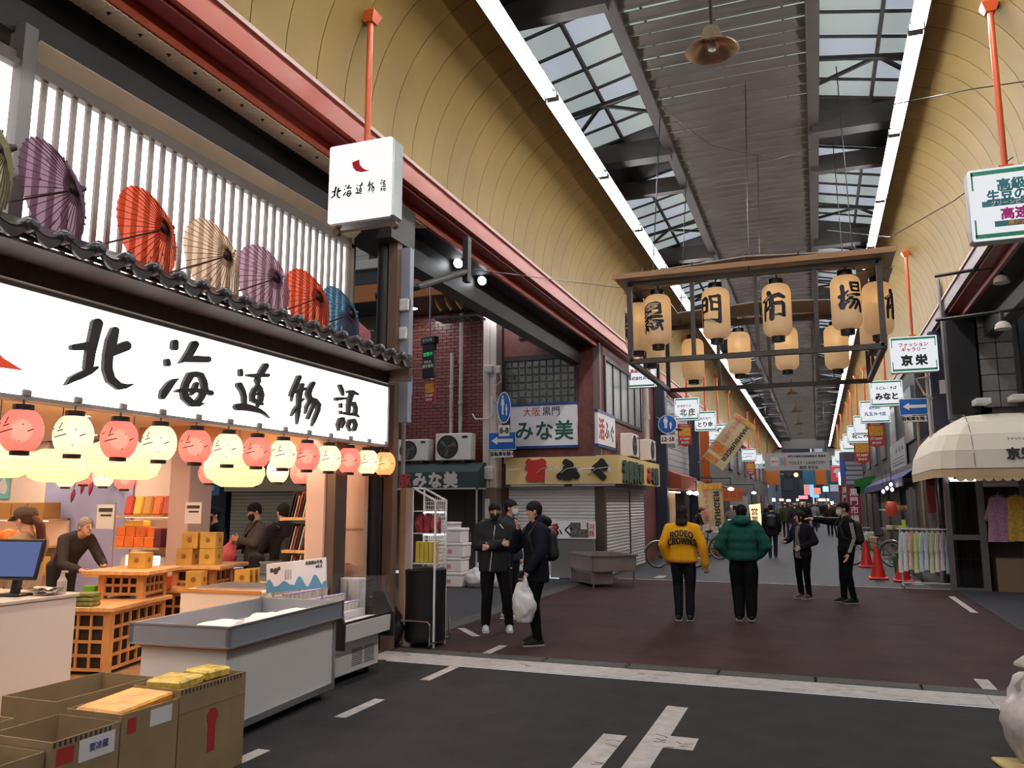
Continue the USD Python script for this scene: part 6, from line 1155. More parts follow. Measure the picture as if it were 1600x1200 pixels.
t, jk, tb, hp, s, A = person('grey-haired person in spectacles bending over the display stand in the shop', (-8.72, 7.45, 0), 262, 1.62, top=(.05, .04, .038), bottom=(.03, .03, .03), lean=38, R=((.26, .42, .98), (.20, .66, .92)), L=((-.26, .42, .98), (-.14, .66, .95)), head=(0, 0), haircol=M('hair_grey', (.28, .22, .17), .6, noise=(40, .3)), fist=.3)
P(t, 'spectacles', cat([tube([hp(q * .031 + .02 * math.cos(g), .092, .008 + .017 * math.sin(g)) for g in np.linspace(0, 6.3, 9)], .002, 4) for q in (-1, 1)]), blackp)
t, jk, tb, hp, s, A = person('person in a grey sweatshirt and black mask looking into a pink bag beside the shop', (-7.28, 9.25, 0), 150, 1.64, top=(.10, .08, .078), bottom=(.03, .03, .035), R=((.24, .08, 1.12), (.08, .24, 1.10)), L=((-.22, .1, 1.15), (-.10, .26, 1.2)), head=(0, 22), mask=maskk, bulk=1.06)
P(t, 'strap', tube([tb((-.12, .02, 1.46)), tb((0, .14, 1.25)), tb((.14, .12, 1.0))], .018, 6), blackp)
O('pink_bag', mv(cat([bag(0, 0, 0, .11, .08, .17, 91), tube([(0, 0, .2), (.03, 0, .34)], [.05, .02], 6)]), -7.47, 8.97, .84), M('bag_pink', (.75, .12, .16), .5), 'pink plastic bag held by the person in the grey sweatshirt', 'bag', smooth=True)
t, jk, tb, hp, s, A = person('person in a black high-collared jacket with cropped hair turned away beside the shop', (-6.34, 8.6, 0), 62, 1.64, top=(.016, .014, .017), bottom=(.03, .035, .045), R=((.24, .06, 1.12), (.12, .22, 1.12)), L=((-.25, .06, 1.12), (-.12, .24, 1.10)), head=(10, 8), collar=True, bulk=1.06)
backpack(t, tb, s, M('pack_black', (.009, .009, .01), .6), .13, .1, .95, 1.25)
t, jk, tb, hp, s, A = person('person in a black mask whose head shows above the stacked gold boxes', (-8.20, 9.5, 0), 160, 1.58, top=(.02, .02, .025), mask=maskk)
# --- people further along
t, jk, tb, hp, s, A = person('person in a dark coat with a grey-flapped backpack walking away down the arcade', (-1.34, 25.96, 0), 3, 1.60, top=(.012, .012, .016), bottom=(.014, .017, .03), legs=wl_, hem=.70, bulk=1.15)
backpack(t, tb, s, M('pack_black', (.009, .009, .01), .6), .16, .12, .98, 1.38); P(t, 'pack_flap', fuse(chain([(tb((0, -.25, 1.33)), (.14 * s, .05 * s, .06 * s))]), .03, 2), M('flap_grey', (.09, .10, .14), .6), smooth=True)
t, jk, tb, hp, s, A = person('person in a brown cap and dark coat bending over the street table', (-3.9, 27.4, 0), 290, 1.56, top=(.012, .013, .02), lean=26, R=((.24, .3, 1.0), (.16, .5, .9)), L=((-.24, .3, 1.0), (-.16, .5, .9)))
P(t, 'cap', hull(np.vstack([hp(0, -.01, .075) + (_ICO[1] * V(.098, .112, .07) * s), hp(0, .13, .05) + _ICO[1] * V(.06, .04, .008) * s])), M('cap_redbrown', (.14, .05, .03), .8), smooth=True)
person('person with dark hair standing beside the glowing yellow street sign', (-3.0, 31.0, 0), 200, 1.58, top=(.16, .13, .12), lod=1)
crowd = [((.03, .032, .04), (.012, .012, .02)), ((.012, .012, .014), (.03, .035, .06)), ((.06, .055, .025), (.02, .02, .02)), ((.03, .012, .014), (.01, .01, .012)), ((.22, .22, .24), (.02, .025, .05))]
cp0 = []
for k, (a, b_) in enumerate(crowd): cp0.append(person(f'small far figure in {["dark grey", "black", "olive", "maroon", "pale grey"][k]} clothes walking in the crowd down the arcade', ((-.9, 36, 0), (-.55, 39.5, 0), (-1.5, 42, 0), (.55, 44, 0), (-.2, 50, 0))[k], (5, 175, 0, 178, 5)[k], (1.66, 1.72, 1.68, 1.58, 1.65)[k], top=a, bottom=b_, lod=1, legs=wl_, bulk=1.15, hem=.72, group=f'far figures in {["dark grey", "black", "olive", "maroon", "pale grey"][k]} clothes')[0])
rr = random.Random(12)
for k in range(34): CP(cp0[(k * 3 + k // 5) % 5], None, (rr.uniform(-3.0, 1.3), 52 + 1.5 * k + rr.uniform(0, 1), 0), rz=rr.choice((0, 180)) + rr.uniform(-25, 25))

# ================================================================ RIGHT SIDE
grm, dkm = M('grey_facade', (.10, .092, .085), .7, noise=(2, .2)), M('dark_facade', (.045, .042, .042), .7, noise=(2, .2))
S('wall_right', cat([bx(3.0, 3.3, 17.9, 24, 3.3, 6.4), bx(3.0, 12, 17.9, 18.2, 3.3, 6.6), bx(3.3, 12, 17.95, 18.2, 2.0, 3.3), bx(2.55, 3.0, 17.85, 18.1, 3.3, 6.2)]), grm)
S('wall_side_right', bx(2.9, 3.1, -3, 9.5, 0, 5.3), dkm)
blk = T('wall_tiled', kind='structure')
for j in range(7):
    for i in range(2): P(blk, 'tile', rb(3.15 + .3 * i, 3.44 + .3 * i, 17.80, 17.9, 3.5 + .32 * j, 3.81 + .32 * j, .01), M('grey_tile', (.15, .135, .12), .6, noise=(5, .2)))
P(blk, 'dark_window', bx(3.85, 5.6, 17.82, 17.92, 3.45, 6.0), M('window_dark', (.02, .02, .022), .2)); P(blk, 'recess', bx(2.6, 3.1, 17.78, 17.9, 3.4, 5.6), blackp)
P(blk, 'green_net', slab([[(4.75 + .1 * math.sin(z * 2), 17.2, z), (6.2, 17.2, z)] for z in np.linspace(3.6, 7.2, 9)], .02), M('net_green', (.07, .15, .115), .8, noise=(18, .3)))
ic = T('iron_column', 'dark blue iron column of the arcade on the right behind the lit sign', 'column', (2.62, 19.6, 0)); P(ic, 'shaft', rb(-.16, .16, -.16, .16, 0, 5.4, .03), M('iron_blue', (.03, .035, .06), .4)); P(ic, 'bracket', tube([(-.15, -.1, 4.4), (-.45, -.2, 4.35), (-.3, -.2, 4.0), (-.15, -.15, 3.9)], .03, 6), M('cream_pipe', (.5, .43, .38), .45)); P(ic, 'notice', bx(.0, .12, -.18, -.165, 4.0, 4.3), whitep); P(ic, 'pipe', cyl((-.22, -.1, 0), (-.22, -.1, 5.2), .04, 8), M('cream_pipe', (.5, .43, .38), .45))
for k, (u, v) in enumerate(((1565, 440), (1567, 512))):
    p = aty(u, v, 14.4); t = T('dome_lamp', ('upper', 'lower')[k] + ' white dome lamp on a dark pipe under the right eave', 'lamp', p); P(t, 'shade', lathe([(.0, .1), (.05, .1), (.1, .06), (.125, -.02), (.11, -.03), (0, -.03)], 24), M('lamp_white', (.6, .52, .45), .4), smooth=40); P(t, 'pipe', cat([cyl((0, 0, .08), (0, 0, .26), .03, 8), cyl((-.9, .3, .26), (1.0, -.2, .30), .028, 8)]), blackp)
# cream corner awning
aw = T('shop_awning', 'large cream dome-shaped corner awning with black lettering on the right', 'awning', (0, 0, 0)); awm = M('cream_canvas', (.82, .72, .58), .65); seam = M('awning_seam', (.25, .21, .17), .7)
AXx, AYy, AZ0, AZ1, AD = 2.08, 16.8, 2.28, 3.36, .98
def aprof(q): a = q * math.pi / 2; return AD * (1 - math.cos(a)) , AZ0 + (AZ1 - AZ0) * math.sin(a)
def arow(q): o, z = aprof(q); c = .35 * (1 - q * .4); return [(AXx + o, 20.6, z), (AXx + o, AYy + o + c, z), (AXx + o + c * .35, AYy + o + c * .35, z), (AXx + o + c, AYy + o, z), (6.5, AYy + o, z)]
qs = np.linspace(0, 1, 6); rowsA = [arow(q) for q in qs]
for i in range(5): P(aw, 'canvas_band', slab([rowsA[i + 1], rowsA[i]], .012), awm, smooth=15)
P(aw, 'valance', slab([[(x, y, AZ0) for x, y, z in rowsA[0]], [(x + .01, y + .01, AZ0 - .16) for x, y, z in rowsA[0]]], .008), M('valance_cream', (.7, .5, .28), .7))
sc = []
for k in range(26): x = 2.5 + .15 * k; sc.append(xf(poly(sg.Point(0, 0).buffer(.075, 6), .004), frame((x, AYy + .012, AZ0 - .16), RF)))
P(aw, 'scallops', cat(sc), M('valance_cream', (.7, .5, .28), .7), kind='stuff')
for x in (2.75, 3.75, 4.75): P(aw, 'seam', tube([(x, AYy + aprof(q)[0] - .004, aprof(q)[1]) for q in np.linspace(0, 1, 14)], .008, 5), seam)
P(aw, 'piping', tube([(x, y - .004, AZ0) for x, y, z in rowsA[0]], .012, 6), seam)
p = aty(1575, 711, 16.82); P(aw, 'lettering', xf(glyphs('京栄', .20, bold=2), frame((p[0] + .2, 16.80, p[2] + .03), RF, (0, .22, .975))), inkk); P(aw, 'lettering', xf(glyphs('ファッション ギャラリー', .055, bold=1), frame((p[0] + .35, 16.84, p[2] + .30), RF, (0, .35, .937))), inkk)
for u, v in ((1535, 628), (1592, 622)): p = aty(u, v, 17.5); O('white_lamp_box', rb(p[0] - .14, p[0] + .12, 17.3, 17.78, p[2] - .05, p[2] + .06, .01), whitep, f'{"left" if u < 1560 else "right"} white lamp housing on top of the cream awning', 'lamp')
# shop front below
sf = T('storefront', 'clothes shop front of dark glass, grey frames and hanging curtains under the cream awning', 'shop front', (0, 0, 0)); frm = M('alu_frame', (.17, .145, .14), .4, metal=.4)
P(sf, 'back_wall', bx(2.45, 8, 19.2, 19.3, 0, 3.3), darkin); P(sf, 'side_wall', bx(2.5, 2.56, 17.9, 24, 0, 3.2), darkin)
for x, w in ((2.36, .09), (2.92, .12), (3.62, .1)): P(sf, 'frame_post', bx(x - w / 2, x + w / 2, 17.6, 17.75, 0, 2.3), frm)
P(sf, 'frame_rail', cat([bx(2.36, 2.92, 17.64, 17.7, .95, 1.05), bx(2.36, 2.92, 17.62, 17.72, 0, .06), bx(2.36, 2.92, 17.6, 17.72, 2.2, 2.3)]), frm)
P(sf, 'glass', bx(2.40, 2.88, 17.66, 17.67, .06, 2.2), pane('shop_glass', (.55, .55, .55), mn=.1))
P(sf, 'curtain', slab([[(2.55 + .02 * k, 17.85 + .03 * math.sin(k * 1.9), z) for k in range(17)] for z in (.1, 2.2)], .005), M('curtain_tan', (.16, .12, .085), .8))
P(sf, 'shutter_head', xf(ribbed(2.98, 6.5, 1.95, 2.35, .07), frame((0, 17.62, 0), RF)), shm)
P(sf, 'counter_base', bx(3.1, 6.5, 17.65, 18.4, 0, .62), M('base_tan', (.21, .13, .07), .6)); P(sf, 'display_back', bx(3.0, 6.5, 18.3, 18.35, .6, 2.2), M('back_dark', (.10, .07, .055), .7))
P(sf, 'lamp_strip', bx(2.42, 2.86, 17.52, 17.58, 2.06, 2.11), emitter('strip_pale', (1, .93, .93), 1.4)); P(sf, 'spot', cat([mv(lathe([(0, -.04), (.035, -.02), (.04, .02), (0, .05)], 10), 2.42, 17.4, 2.12), mv(lathe([(0, -.03), (.028, -.02), (.03, .02), (0, .04)], 10), 2.62, 17.4, 2.16)]), emitter('spot_white', (1, .93, .95), 7))
P(sf, 'red_panel', bx(2.12, 2.28, 18.6, 18.64, 1.45, 2.2), M('panel_red', (.22, .015, .02), .6)); P(sf, 'pale_panel', bx(2.12, 2.28, 18.6, 18.64, .6, 1.44), frm)
P(sf, 'side_door', bx(1.98, 2.0, 19.3, 21.2, 0, 1.95), M('door_grey', (.05, .045, .05), .6)); P(sf, 'side_door_frame', bx(1.96, 2.02, 20.1, 20.2, 0, 2.0), frm)
# clothes
def garment(x, y, z, w, h, d, m, label, grp, rz=0, sleeves=True, wave=.02):
    t = T('hanging_garment', label, 'garment', (x, y, z), rz, group=grp); n = 9
    rows = [[((a - .5) * w * (.72 + .28 * f), d * math.sin(a * 14 + f * 2) * (.3 + .7 * f), -h * f - (.05 * abs(a - .5) * 2 if f == 0 else 0)) for a in np.linspace(0, 1, n)] for f in (0, .12, .35, .7, 1)]
    P(t, 'cloth', slab(rows, .01), m, smooth=True)
    if sleeves: P(t, 'sleeve', cat([slab([[(s_ * w * .30, 0, -.03 * h), (s_ * w * .30, .02, -.2 * h)], [(s_ * w * .62, .01, -.5 * h), (s_ * w * .48, .02, -.55 * h)]], .01) for s_ in (-1, 1)]), m)
    P(t, 'hanger', tube([(-w * .3, 0, -.02), (0, 0, .02), (w * .3, 0, -.02)], .006, 5), steel); P(t, 'hook', tube([(0, 0, .02), (0, 0, .06), (.02, 0, .075), (.03, 0, .06)], .004, 5), steel)
    return t
rk = T('clothes_rack', 'white wheeled clothes rail with pale blouses before the shop front', 'clothes rail', (1.5, 17.85, 0)); rkm = M('rack_white', (.6, .52, .5), .4)
P(rk, 'top_rail', cyl((-.05, 0, 1.14), (.95, 0, 1.14), .014, 8), rkm); P(rk, 'base_rail', cyl((0, 0, .1), (.88, 0, .1), .014, 8), rkm)
for x in (0, .88): P(rk, 'post', cyl((x, 0, .05), (x, 0, 1.2), .015, 8), rkm); P(rk, 'foot', bar((x, -.2, .06), (x, .2, .06), .025), rkm); P(rk, 'wheel', cat([cyl((x - .01, y, .03), (x + .01, y, .03), .03, 10) for y in (-.2, .2)]), blackp)
P(rk, 'price_tag', bx(.05, .12, -.01, .0, 1.18, 1.32), M('tag_yellow', (.5, .6, .02), .5))
for k, (c, nm) in enumerate([((.85, .82, .83), 'white'), ((.82, .8, .8), 'off-white'), ((.75, .55, .4), 'tan'), ((.78, .78, .32), 'yellow'), ((.6, .75, .76), 'pale blue'), ((.7, .66, .76), 'lavender'), ((.7, .7, .4), 'lime'), ((.8, .7, .66), 'cream'), ((.75, .6, .6), 'pink'), ((.36, .43, .56), 'slate blue')]):
    garment(1.53 + .092 * k, 17.85, 1.1, .30, .80 - .03 * (k % 3), .04, M(f'blouse_{k}', c, .8, noise=(12, .15)), f'{nm} blouse hanging on the white clothes rail', None, rz=62)
for x, c, nm, z in ((3.18, (.34, .17, .24), 'dusty pink lace blouse', 1.78), (3.48, (.50, .28, .04), 'yellow patterned tunic', 1.80), (3.85, (.45, .12, .03), 'orange dress', 1.75)): garment(x, 17.45, z, .42, .85, .03, M('gar_' + nm.split()[0], c, .8, noise=(25, .35)), nm + ' hanging in the shop window under the awning', None)
# cones, bucket, bicycle, stall
def cone(x, y, label, hh=.7):
    t = T('traffic_cone', label, 'cone', (x, y, 0)); m = M('cone_red', (.55, .02, .012), .4); P(t, 'cone', lathe([(.03, hh), (.04, hh), (.15, .05), (.14, .05), (.02, hh - .01)], 24), m, smooth=40); P(t, 'base', rb(-.2, .2, -.2, .2, 0, .05, .02), m)
cone(1.17, 19.64, 'red traffic cone in front of the bicycle'); cone(1.62, 19.2, 'red traffic cone behind the clothes rail', .6); cone(1.12, 23.2, 'farther red traffic cone leaning by the bicycles')
bk_ = T('bucket', 'green bucket with a plant behind the traffic cone', 'bucket', (1.75, 20.8, 0)); P(bk_, 'pail', lathe([(0, .01), (.15, 0), (.2, .42), (.19, .42), (.14, .03)], 20), M('bucket_green', (.02, .12, .045), .5)); P(bk_, 'plant', cat([tube([(0, 0, .3), (.12 * math.cos(a), .12 * math.sin(a), .5), (.2 * math.cos(a), .2 * math.sin(a), .52)], [.012, .02, .004], 5) for a in np.linspace(0, 6, 12)]), M('leaf_green', (.1, .17, .04), .5), kind='stuff')
def bicycle(x, y, rz, label):
    t = T('bicycle', label, 'bicycle', (x, y, 0), rz); fm_ = M('bike_frame', (.02, .02, .022), .35)
    for yy, nm in ((0, 'rear_wheel'), (1.02, 'front_wheel')):
        w = P(t, nm, cat([tube([(0, yy + .31 * math.cos(a), .33 + .31 * math.sin(a)) for a in np.linspace(0, 2 * math.pi, 29)], .018, 6)]), M('tyre', (.02, .02, .02), .7)); P(w, 'rim', tube([(0, yy + .285 * math.cos(a), .33 + .285 * math.sin(a)) for a in np.linspace(0, 2 * math.pi, 29)], .011, 6), steel); P(w, 'spokes', cat([cyl((0, yy, .33), (0, yy + .28 * math.cos(a), .33 + .28 * math.sin(a)), .0025, 3) for a in np.linspace(0, 2 * math.pi, 21)]), steel, kind='stuff')
    P(t, 'frame', cat([tube(q, .016, 6) for q in ([(0, 0, .33), (0, .4, .3), (0, .34, .75)], [(0, .4, .3), (0, .8, .78)], [(0, .36, .6), (0, .78, .68)], [(0, 0, .33), (0, .36, .6)], [(0, 1.02, .33), (0, .84, .72), (0, .78, .95)])]), fm_)
    P(t, 'handlebar', tube([(-.28, .62, .98), (-.2, .76, 1.0), (0, .8, .96), (.2, .76, 1.0), (.28, .62, .98)], .013, 6), steel); P(t, 'saddle', hull([(sx * .09, .2, .82) for sx in (-1, 1)] + [(0, .46, .82), (0, .3, .76), (sx_ := .06, .22, .86), (-.06, .22, .86)]), blackp); P(t, 'basket', cat([bx(-.17, .17, .9 + .015, .905 + .015, .7, .95), bx(-.17, .17, 1.15, 1.155, .7, .95), bx(-.17, -.165, .91, 1.15, .7, .95), bx(.165, .17, .91, 1.15, .7, .95), bx(-.17, .17, .91, 1.15, .69, .7)]), M('basket', (.12, .11, .1), .5)); P(t, 'mudguard', tube([(0, .36 * math.cos(a), .33 + .36 * math.sin(a)) for a in np.linspace(.6, 3.0, 10)], .02, 5), steel)
    return t
bicycle(1.75, 23.3, 65, 'black bicycle parked behind the cones on the right'); bicycle(-3.9, 20.9, -62, 'dark bicycle with a front basket at the corner of the shutters'); bicycle(-2.75, 24.6, 80, 'second bicycle parked behind the person in the yellow jacket')
st_ = T('produce_stall', 'stall with sloping trays of produce under hanging bulbs on the right', 'stall', (1.9, 25.5, 0))
P(st_, 'table', bx(-.1, .9, -.2, 2.2, .85, .9), M('stall_wood', (.20, .14, .10), .6)); P(st_, 'leg', cat([bx(x, x + .06, y, y + .06, 0, .85) for x in (-.1, .8) for y in (-.2, 2.1)]), M('stall_wood', (.20, .14, .10), .6)); P(st_, 'upper_shelf', bx(-.1, .9, -.1, 2.2, 1.42, 1.46), M('shelf_pale', (.5, .38, .26), .5)); P(st_, 'back', bx(.85, .9, -.2, 2.2, .85, 2.2), blackp)
for k in range(5): O('produce_tray', rb(1.8 + .17 * k, 1.95 + .17 * k, 25.2, 25.6, .901, 1.02, .01), M(f'tray_{k % 3}', [(.5, .45, .36), (.36, .3, .05), (.5, .48, .46)][k % 3], .6), 'pale tray on the table of the produce stall', 'tray', 'trays on the produce stall table')
for k in range(5): O('produce_pack', rb(1.82 + .17 * k, 1.96 + .17 * k, 25.3, 25.6, 1.461, 1.58, .01), M(f'prod_{k % 3}', [(.6, .4, .05), (.55, .42, .3), (.5, .2, .1)][k % 3], .5), 'pack on the upper shelf of the produce stall', 'pack', 'packs on the stall shelf')
for k, (u, v) in enumerate(((1392, 757), (1386, 763), (1394, 765), (1380, 768))):
    p = aty(u, v, 25.4); t = T('bulb', f'bright bare bulb over the produce stall, {["top", "left", "right", "lowest"][k]} one of the cluster', 'lamp', p); P(t, 'globe', lathe([(0, -.06), (.04, -.03), (.045, .01), (.02, .05), (0, .06)], 12), emitter('bulb_hot', (1, .75, .55), 16)); P(t, 'cord', cyl((0, 0, .05), (0, 0, .5), .006, 5), blackp)
lt = T('paper_lantern', 'red paper lantern hanging below the bulbs of the produce stall', 'lantern', aty(1393, 795, 25.4)); P(lt, 'shade', lantern_shape(.17, .42), M('lantern_red', (.35, .04, .02), .5, emit=.25), smooth=40); P(lt, 'top_ring', lathe([(0, .25), (.08, .25), (.08, .2), (0, .2)], 14), blackp); P(lt, 'cord', cyl((0, 0, .22), (0, 0, .7), .006, 5), blackp)
for k in range(6): O('crate', rb(1.35 + .33 * (k % 2), 1.65 + .33 * (k % 2), 31 + .6 * k, 31.4 + .6 * k, 0, .35 + .1 * (k % 3), .02), M(f'crate_{k % 3}', [(.03, .1, .09), (.45, .25, .12), (.45, .44, .42)][k % 3], .5), f'{["dark green", "orange-brown", "white"][k % 3]} crate on the ground at the right side, {["nearest", "second", "third", "fourth", "fifth", "farthest"][k]} of the row', 'crate')
# purple awning, panel, signs
pw = T('shop_awning', 'purple awning with a green end past the cream one', 'awning', (0, 0, 0)); P(pw, 'canvas', slab([[(2.15, y, 2.32), (3.2, y, 3.1)] for y in (42, 23.6)], .02), M('purple_canvas', (.055, .05, .17), .6)); P(pw, 'valance', bx(2.13, 2.16, 23.6, 42, 2.1, 2.34), M('purple_canvas', (.055, .05, .17), .6)); P(pw, 'end_panel', hull([(x, y, z) for y in (42, 42.05) for x, z in ((1.7, 2.1), (1.7, 2.75), (3.2, 3.1), (3.2, 2.1))]), M('green_end', (.01, .16, .02), .6)); P(pw, 'underside', bx(2.16, 3.2, 23.6, 42, 2.28, 2.3), darkin)
bp_ = T('panel_sign', 'pale grey wall panel with faint rows of writing above the purple awning', 'sign', (0, 0, 0)); P(bp_, 'panel', bx(2.56, 2.6, 26.8, 32, 2.75, 3.65), M('panel_grey', (.3, .3, .32), .6)); P(bp_, 'print', cat([bx(2.553, 2.56, 27.2, 31.2, 2.9 + .1 * k, 2.93 + .1 * k) for k in range(3)] + [bx(2.553, 2.56, 27.3 + k, 27.7 + k, 3.3, 3.42) for k in range(3)]), M('print_faint', (.15, .15, .17), .6))
a, b = aty(1408, 624, 22), aty(1450, 646, 22); oneway(((a[0] + b[0]) / 2, 22, (a[2] + b[2]) / 2), .66, 'blue one-way arrow sign with a white plate above the cream awning')
S('wall_row_right', cat([bx(2.65, 3.2, 24, 88, 0, 5.9)]), dkm)
for k in range(12):
    y = 24.5 + 5 * k; S('window_frame_right', bx(2.58, 2.65, y, y + 2.2, 3.4, 4.9), M('window_far', (.09, .095, .1), .3)); 
    if k: S('door_right', bx(2.56, 2.65, y, y + 3.6, .0, 2.4), M(f'shopfront_far_{k % 4}', [(.10, .05, .03), (.05, .05, .055), (.14, .10, .06), (.03, .04, .06)][k % 4], .5))
    P(None, 'eave_gutter', bx(2.5, 2.66, y, y + 4.9, 2.55, 2.75), M('gutter_far', (.12, .1, .09), .6)); tag(f'/World/eave_gutter' + (f'_{k:03d}' if k else ''), kind='structure')
# ================================================================ LEFT ROW past the brick building
S('wall_row_left', cat([bx(-5.2, -4.75, 26, 88, 0, 5.9)]), grm)
wsd = T('wall_white', kind='structure')
for k in range(14): P(wsd, 'siding_board', bx(-4.74, -4.68 + .0, 26.0, 33.5, 2.55 + .2 * k, 2.735 + .2 * k), M('white_siding', (.42, .42, .43), .5))
for k in range(11):
    y = 26.8 + 5.4 * k; S('window_left', bx(-4.74, -4.64, y, y + 2.0, 3.6, 5.0), M('window_far', (.09, .095, .1), .3))
    if k: S('door_left', bx(-4.74, -4.66, y, y + 4.0, .0, 2.3), M(f'shopfront_l_{k % 4}', [(.2, .15, .10), (.06, .05, .05), (.16, .14, .13), (.03, .035, .05)][k % 4], .5))
ao = T('shop_awning', 'red-orange awning past the yellow fascia on the left', 'awning', (0, 0, 0)); P(ao, 'canvas', hull([(x, y, z) for y in (25.15, 28.6) for x, z in ((-3.9, 2.1), (-3.9, 2.5), (-4.6, 2.75), (-4.6, 2.1))]), M('canvas_redorange', (.30, .05, .018), .6)); P(ao, 'pale_part', hull([(x, y, z) for y in (28.62, 30.9) for x, z in ((-3.9, 2.05), (-3.9, 2.42), (-4.6, 2.6), (-4.6, 2.05))]), M('canvas_pink_lit', (.38, .27, .25), .6))  # second part: pink light on the awning put into its canvas colour
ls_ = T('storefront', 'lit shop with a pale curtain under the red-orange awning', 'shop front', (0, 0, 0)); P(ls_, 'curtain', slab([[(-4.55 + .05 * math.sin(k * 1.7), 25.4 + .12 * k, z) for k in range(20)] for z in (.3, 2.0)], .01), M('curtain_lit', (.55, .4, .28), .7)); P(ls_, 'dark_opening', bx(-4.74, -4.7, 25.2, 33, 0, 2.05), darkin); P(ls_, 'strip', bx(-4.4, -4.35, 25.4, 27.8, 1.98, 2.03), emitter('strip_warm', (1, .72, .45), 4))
for k, (u, v, y) in enumerate(((1112, 763, 29), (1142, 764, 31), (1078, 770, 27), (1088, 771, 28), (1178, 770, 42), (1325, 768, 48))):
    p = aty(u, v, y); t = T('shop_light', f'bright spot lamp {["below the pink-lit part of the red awning", "just before the vertical banner", "above the yellow jacket", "right of the one above the yellow jacket", "beyond the orange awning", "beside the red banners on the right"][k]}', 'lamp', p); P(t, 'lens', lathe([(0, -.07), (.1, -.04), (.12, .02), (0, .08)], 12), emitter('shop_lamp', (1, .93, .88), 13)); P(t, 'stem', cyl((0, 0, .07), (0, 0, .4), .015, 5), blackp); P(t, 'arm', bar((0, 0, .4), ((-4.73 if p[0] < 0 else 2.64) - p[0], 0, .4), .03), blackp)
ip2 = T('iron_column', 'dark blue iron column between the white siding and the orange sign', 'column', (-4.3, 31.2, 0)); P(ip2, 'shaft', rb(-.2, .2, -.2, .2, 0, 5.4, .03), M('iron_blue', (.03, .035, .06), .4))
os_ = T('upright_sign', 'tall orange upright sign on the left row', 'sign', (-4.35, 34, 0)); P(os_, 'panel', rb(-.28, .28, -.05, .05, 2.5, 4.9, .02), M('sign_orange', (.5, .10, .012), .5)); P(os_, 'arm', cat([bar((-.4, 0, z), (0, 0, z), .04) for z in (2.8, 4.6)]), blackp)
oa2 = T('shop_awning', 'small orange awning with lettering farther down the left row', 'awning', (0, 0, 0)); a0, a1 = aty(1133, 762, 36), aty(1160, 783, 36); P(oa2, 'canvas', bx(-4.7, a1[0], 36, 36.1, a1[2], a0[2]), M('canvas_orange2', (.55, .16, .02), .6)); P(oa2, 'roof', slab([[(-4.7, y, a0[2] + .35), (-3.6, y, a0[2])] for y in (36, 41)], .03), dkm); P(oa2, 'lettering', xf(glyphs('うなぎ', .28, bold=1), frame((a0[0] + .35, 35.99, (a0[2] + a1[2]) / 2), RF)), inkred)
def banner(pts, label, txt):
    """printed HAMBURGER cloth banner; pts = its centre, width, height, roll"""
    c, w, h, roll = pts; t = T('banner', label, 'banner', mtx=frame(c, RF) @ mat4(rz=roll))
    P(t, 'cloth', slab([[(x, y, .02 * math.sin(y * 6)) for x in (-w / 2, w / 2)] for y in np.linspace(h / 2, -h / 2, 9)], .004), M('banner_cloth', (.48, .37, .2), .7)); P(t, 'colour_block', cat([bx(-w * .48, w * .1, a * h, b * h, .024, .028) for a, b in ((-.48, -.38), (-.3, -.12))]), M('banner_orange', (.5, .16, .03), .7, noise=(6, .4))); P(t, 'colour_block', bx(-w * .48, w * .48, h * .42, h * .485, .024, .028), styel)
    g = glyphs('HAMBURGER', w * .34, bold=2); g = rot(g, 90 if txt < 0 else -90); 
    if txt < 0: g = TM(np.asarray(g.vertices) * (-1, 1, 1), np.asarray(g.faces)[:, ::-1])
    k = h * .74 / (g.bounds[1][1] - g.bounds[0][1]); g = xf(g, np.diag([k * .75, k, 1, 1])); P(t, 'lettering', mv(g, w * .24, h * .02, .026), inkk)
    g = rot(glyphs('肉汁たっぷり', w * .2, bold=1), -90 if txt > 0 else 90); P(t, 'lettering', mv(g, -w * .22, h * .2, .026), M('ink_pink', (.55, .1, .15), .6)); P(t, 'pole', cyl((-w * .52, -h / 2 - .3, 0), (-w * .52, h / 2, 0), .015, 6), steel); return t
p = aty(1140, 690, 30); banner((p, .85, 2.0, -38), 'slanting cloth banner reading HAMBURGER with orange and pink print', 1)
p = aty(1113, 812, 27.5); banner((p, .78, 2.4, 2), 'upright cloth banner reading HAMBURGER in mirrored letters at the food stand', -1)
tb_ = T('street_table', 'white table with boxes at the food stand on the left', 'table', (-3.3, 26.6, 0)); P(tb_, 'top', bx(-.6, .6, -.4, .4, .72, .76), whitep); P(tb_, 'cloth', bx(-.58, .58, -.41, -.4, .3, .74), M('table_cloth', (.35, .33, .33), .7)); P(tb_, 'leg', cat([bx(x, x + .04, y, y + .04, 0, .72) for x in (-.55, .5) for y in (-.35, .3)]), steel)
for k in range(4): O('food_box', rb(-3.75 + .27 * k, -3.52 + .27 * k, 26.4, 26.7, .761, .9 + .06 * (k % 2), .01), M('food_box', (.45, .36, .30), .6), 'brown food box on the white street table', 'box', 'food boxes on the street table')
for k, (x, y, z) in enumerate(((-4.0, 25.2, .95), (-2.75, 28.5, 1.0))): t = T('tablet_screen', f'small glowing tablet screen {["beside the yellow jacket", "behind the green jacket"][k]}', 'screen', (x, y, z)); P(t, 'screen', bx(-.14, .14, -.01, 0, -.1, .1), emitter('tablet', (.55, .65, .95), 1.3)); P(t, 'bezel', bx(-.16, .16, 0, .03, -.12, .12), blackp); P(t, 'stand', bar((0, .03, -.1), (0, .03, -z), .04), blackp)
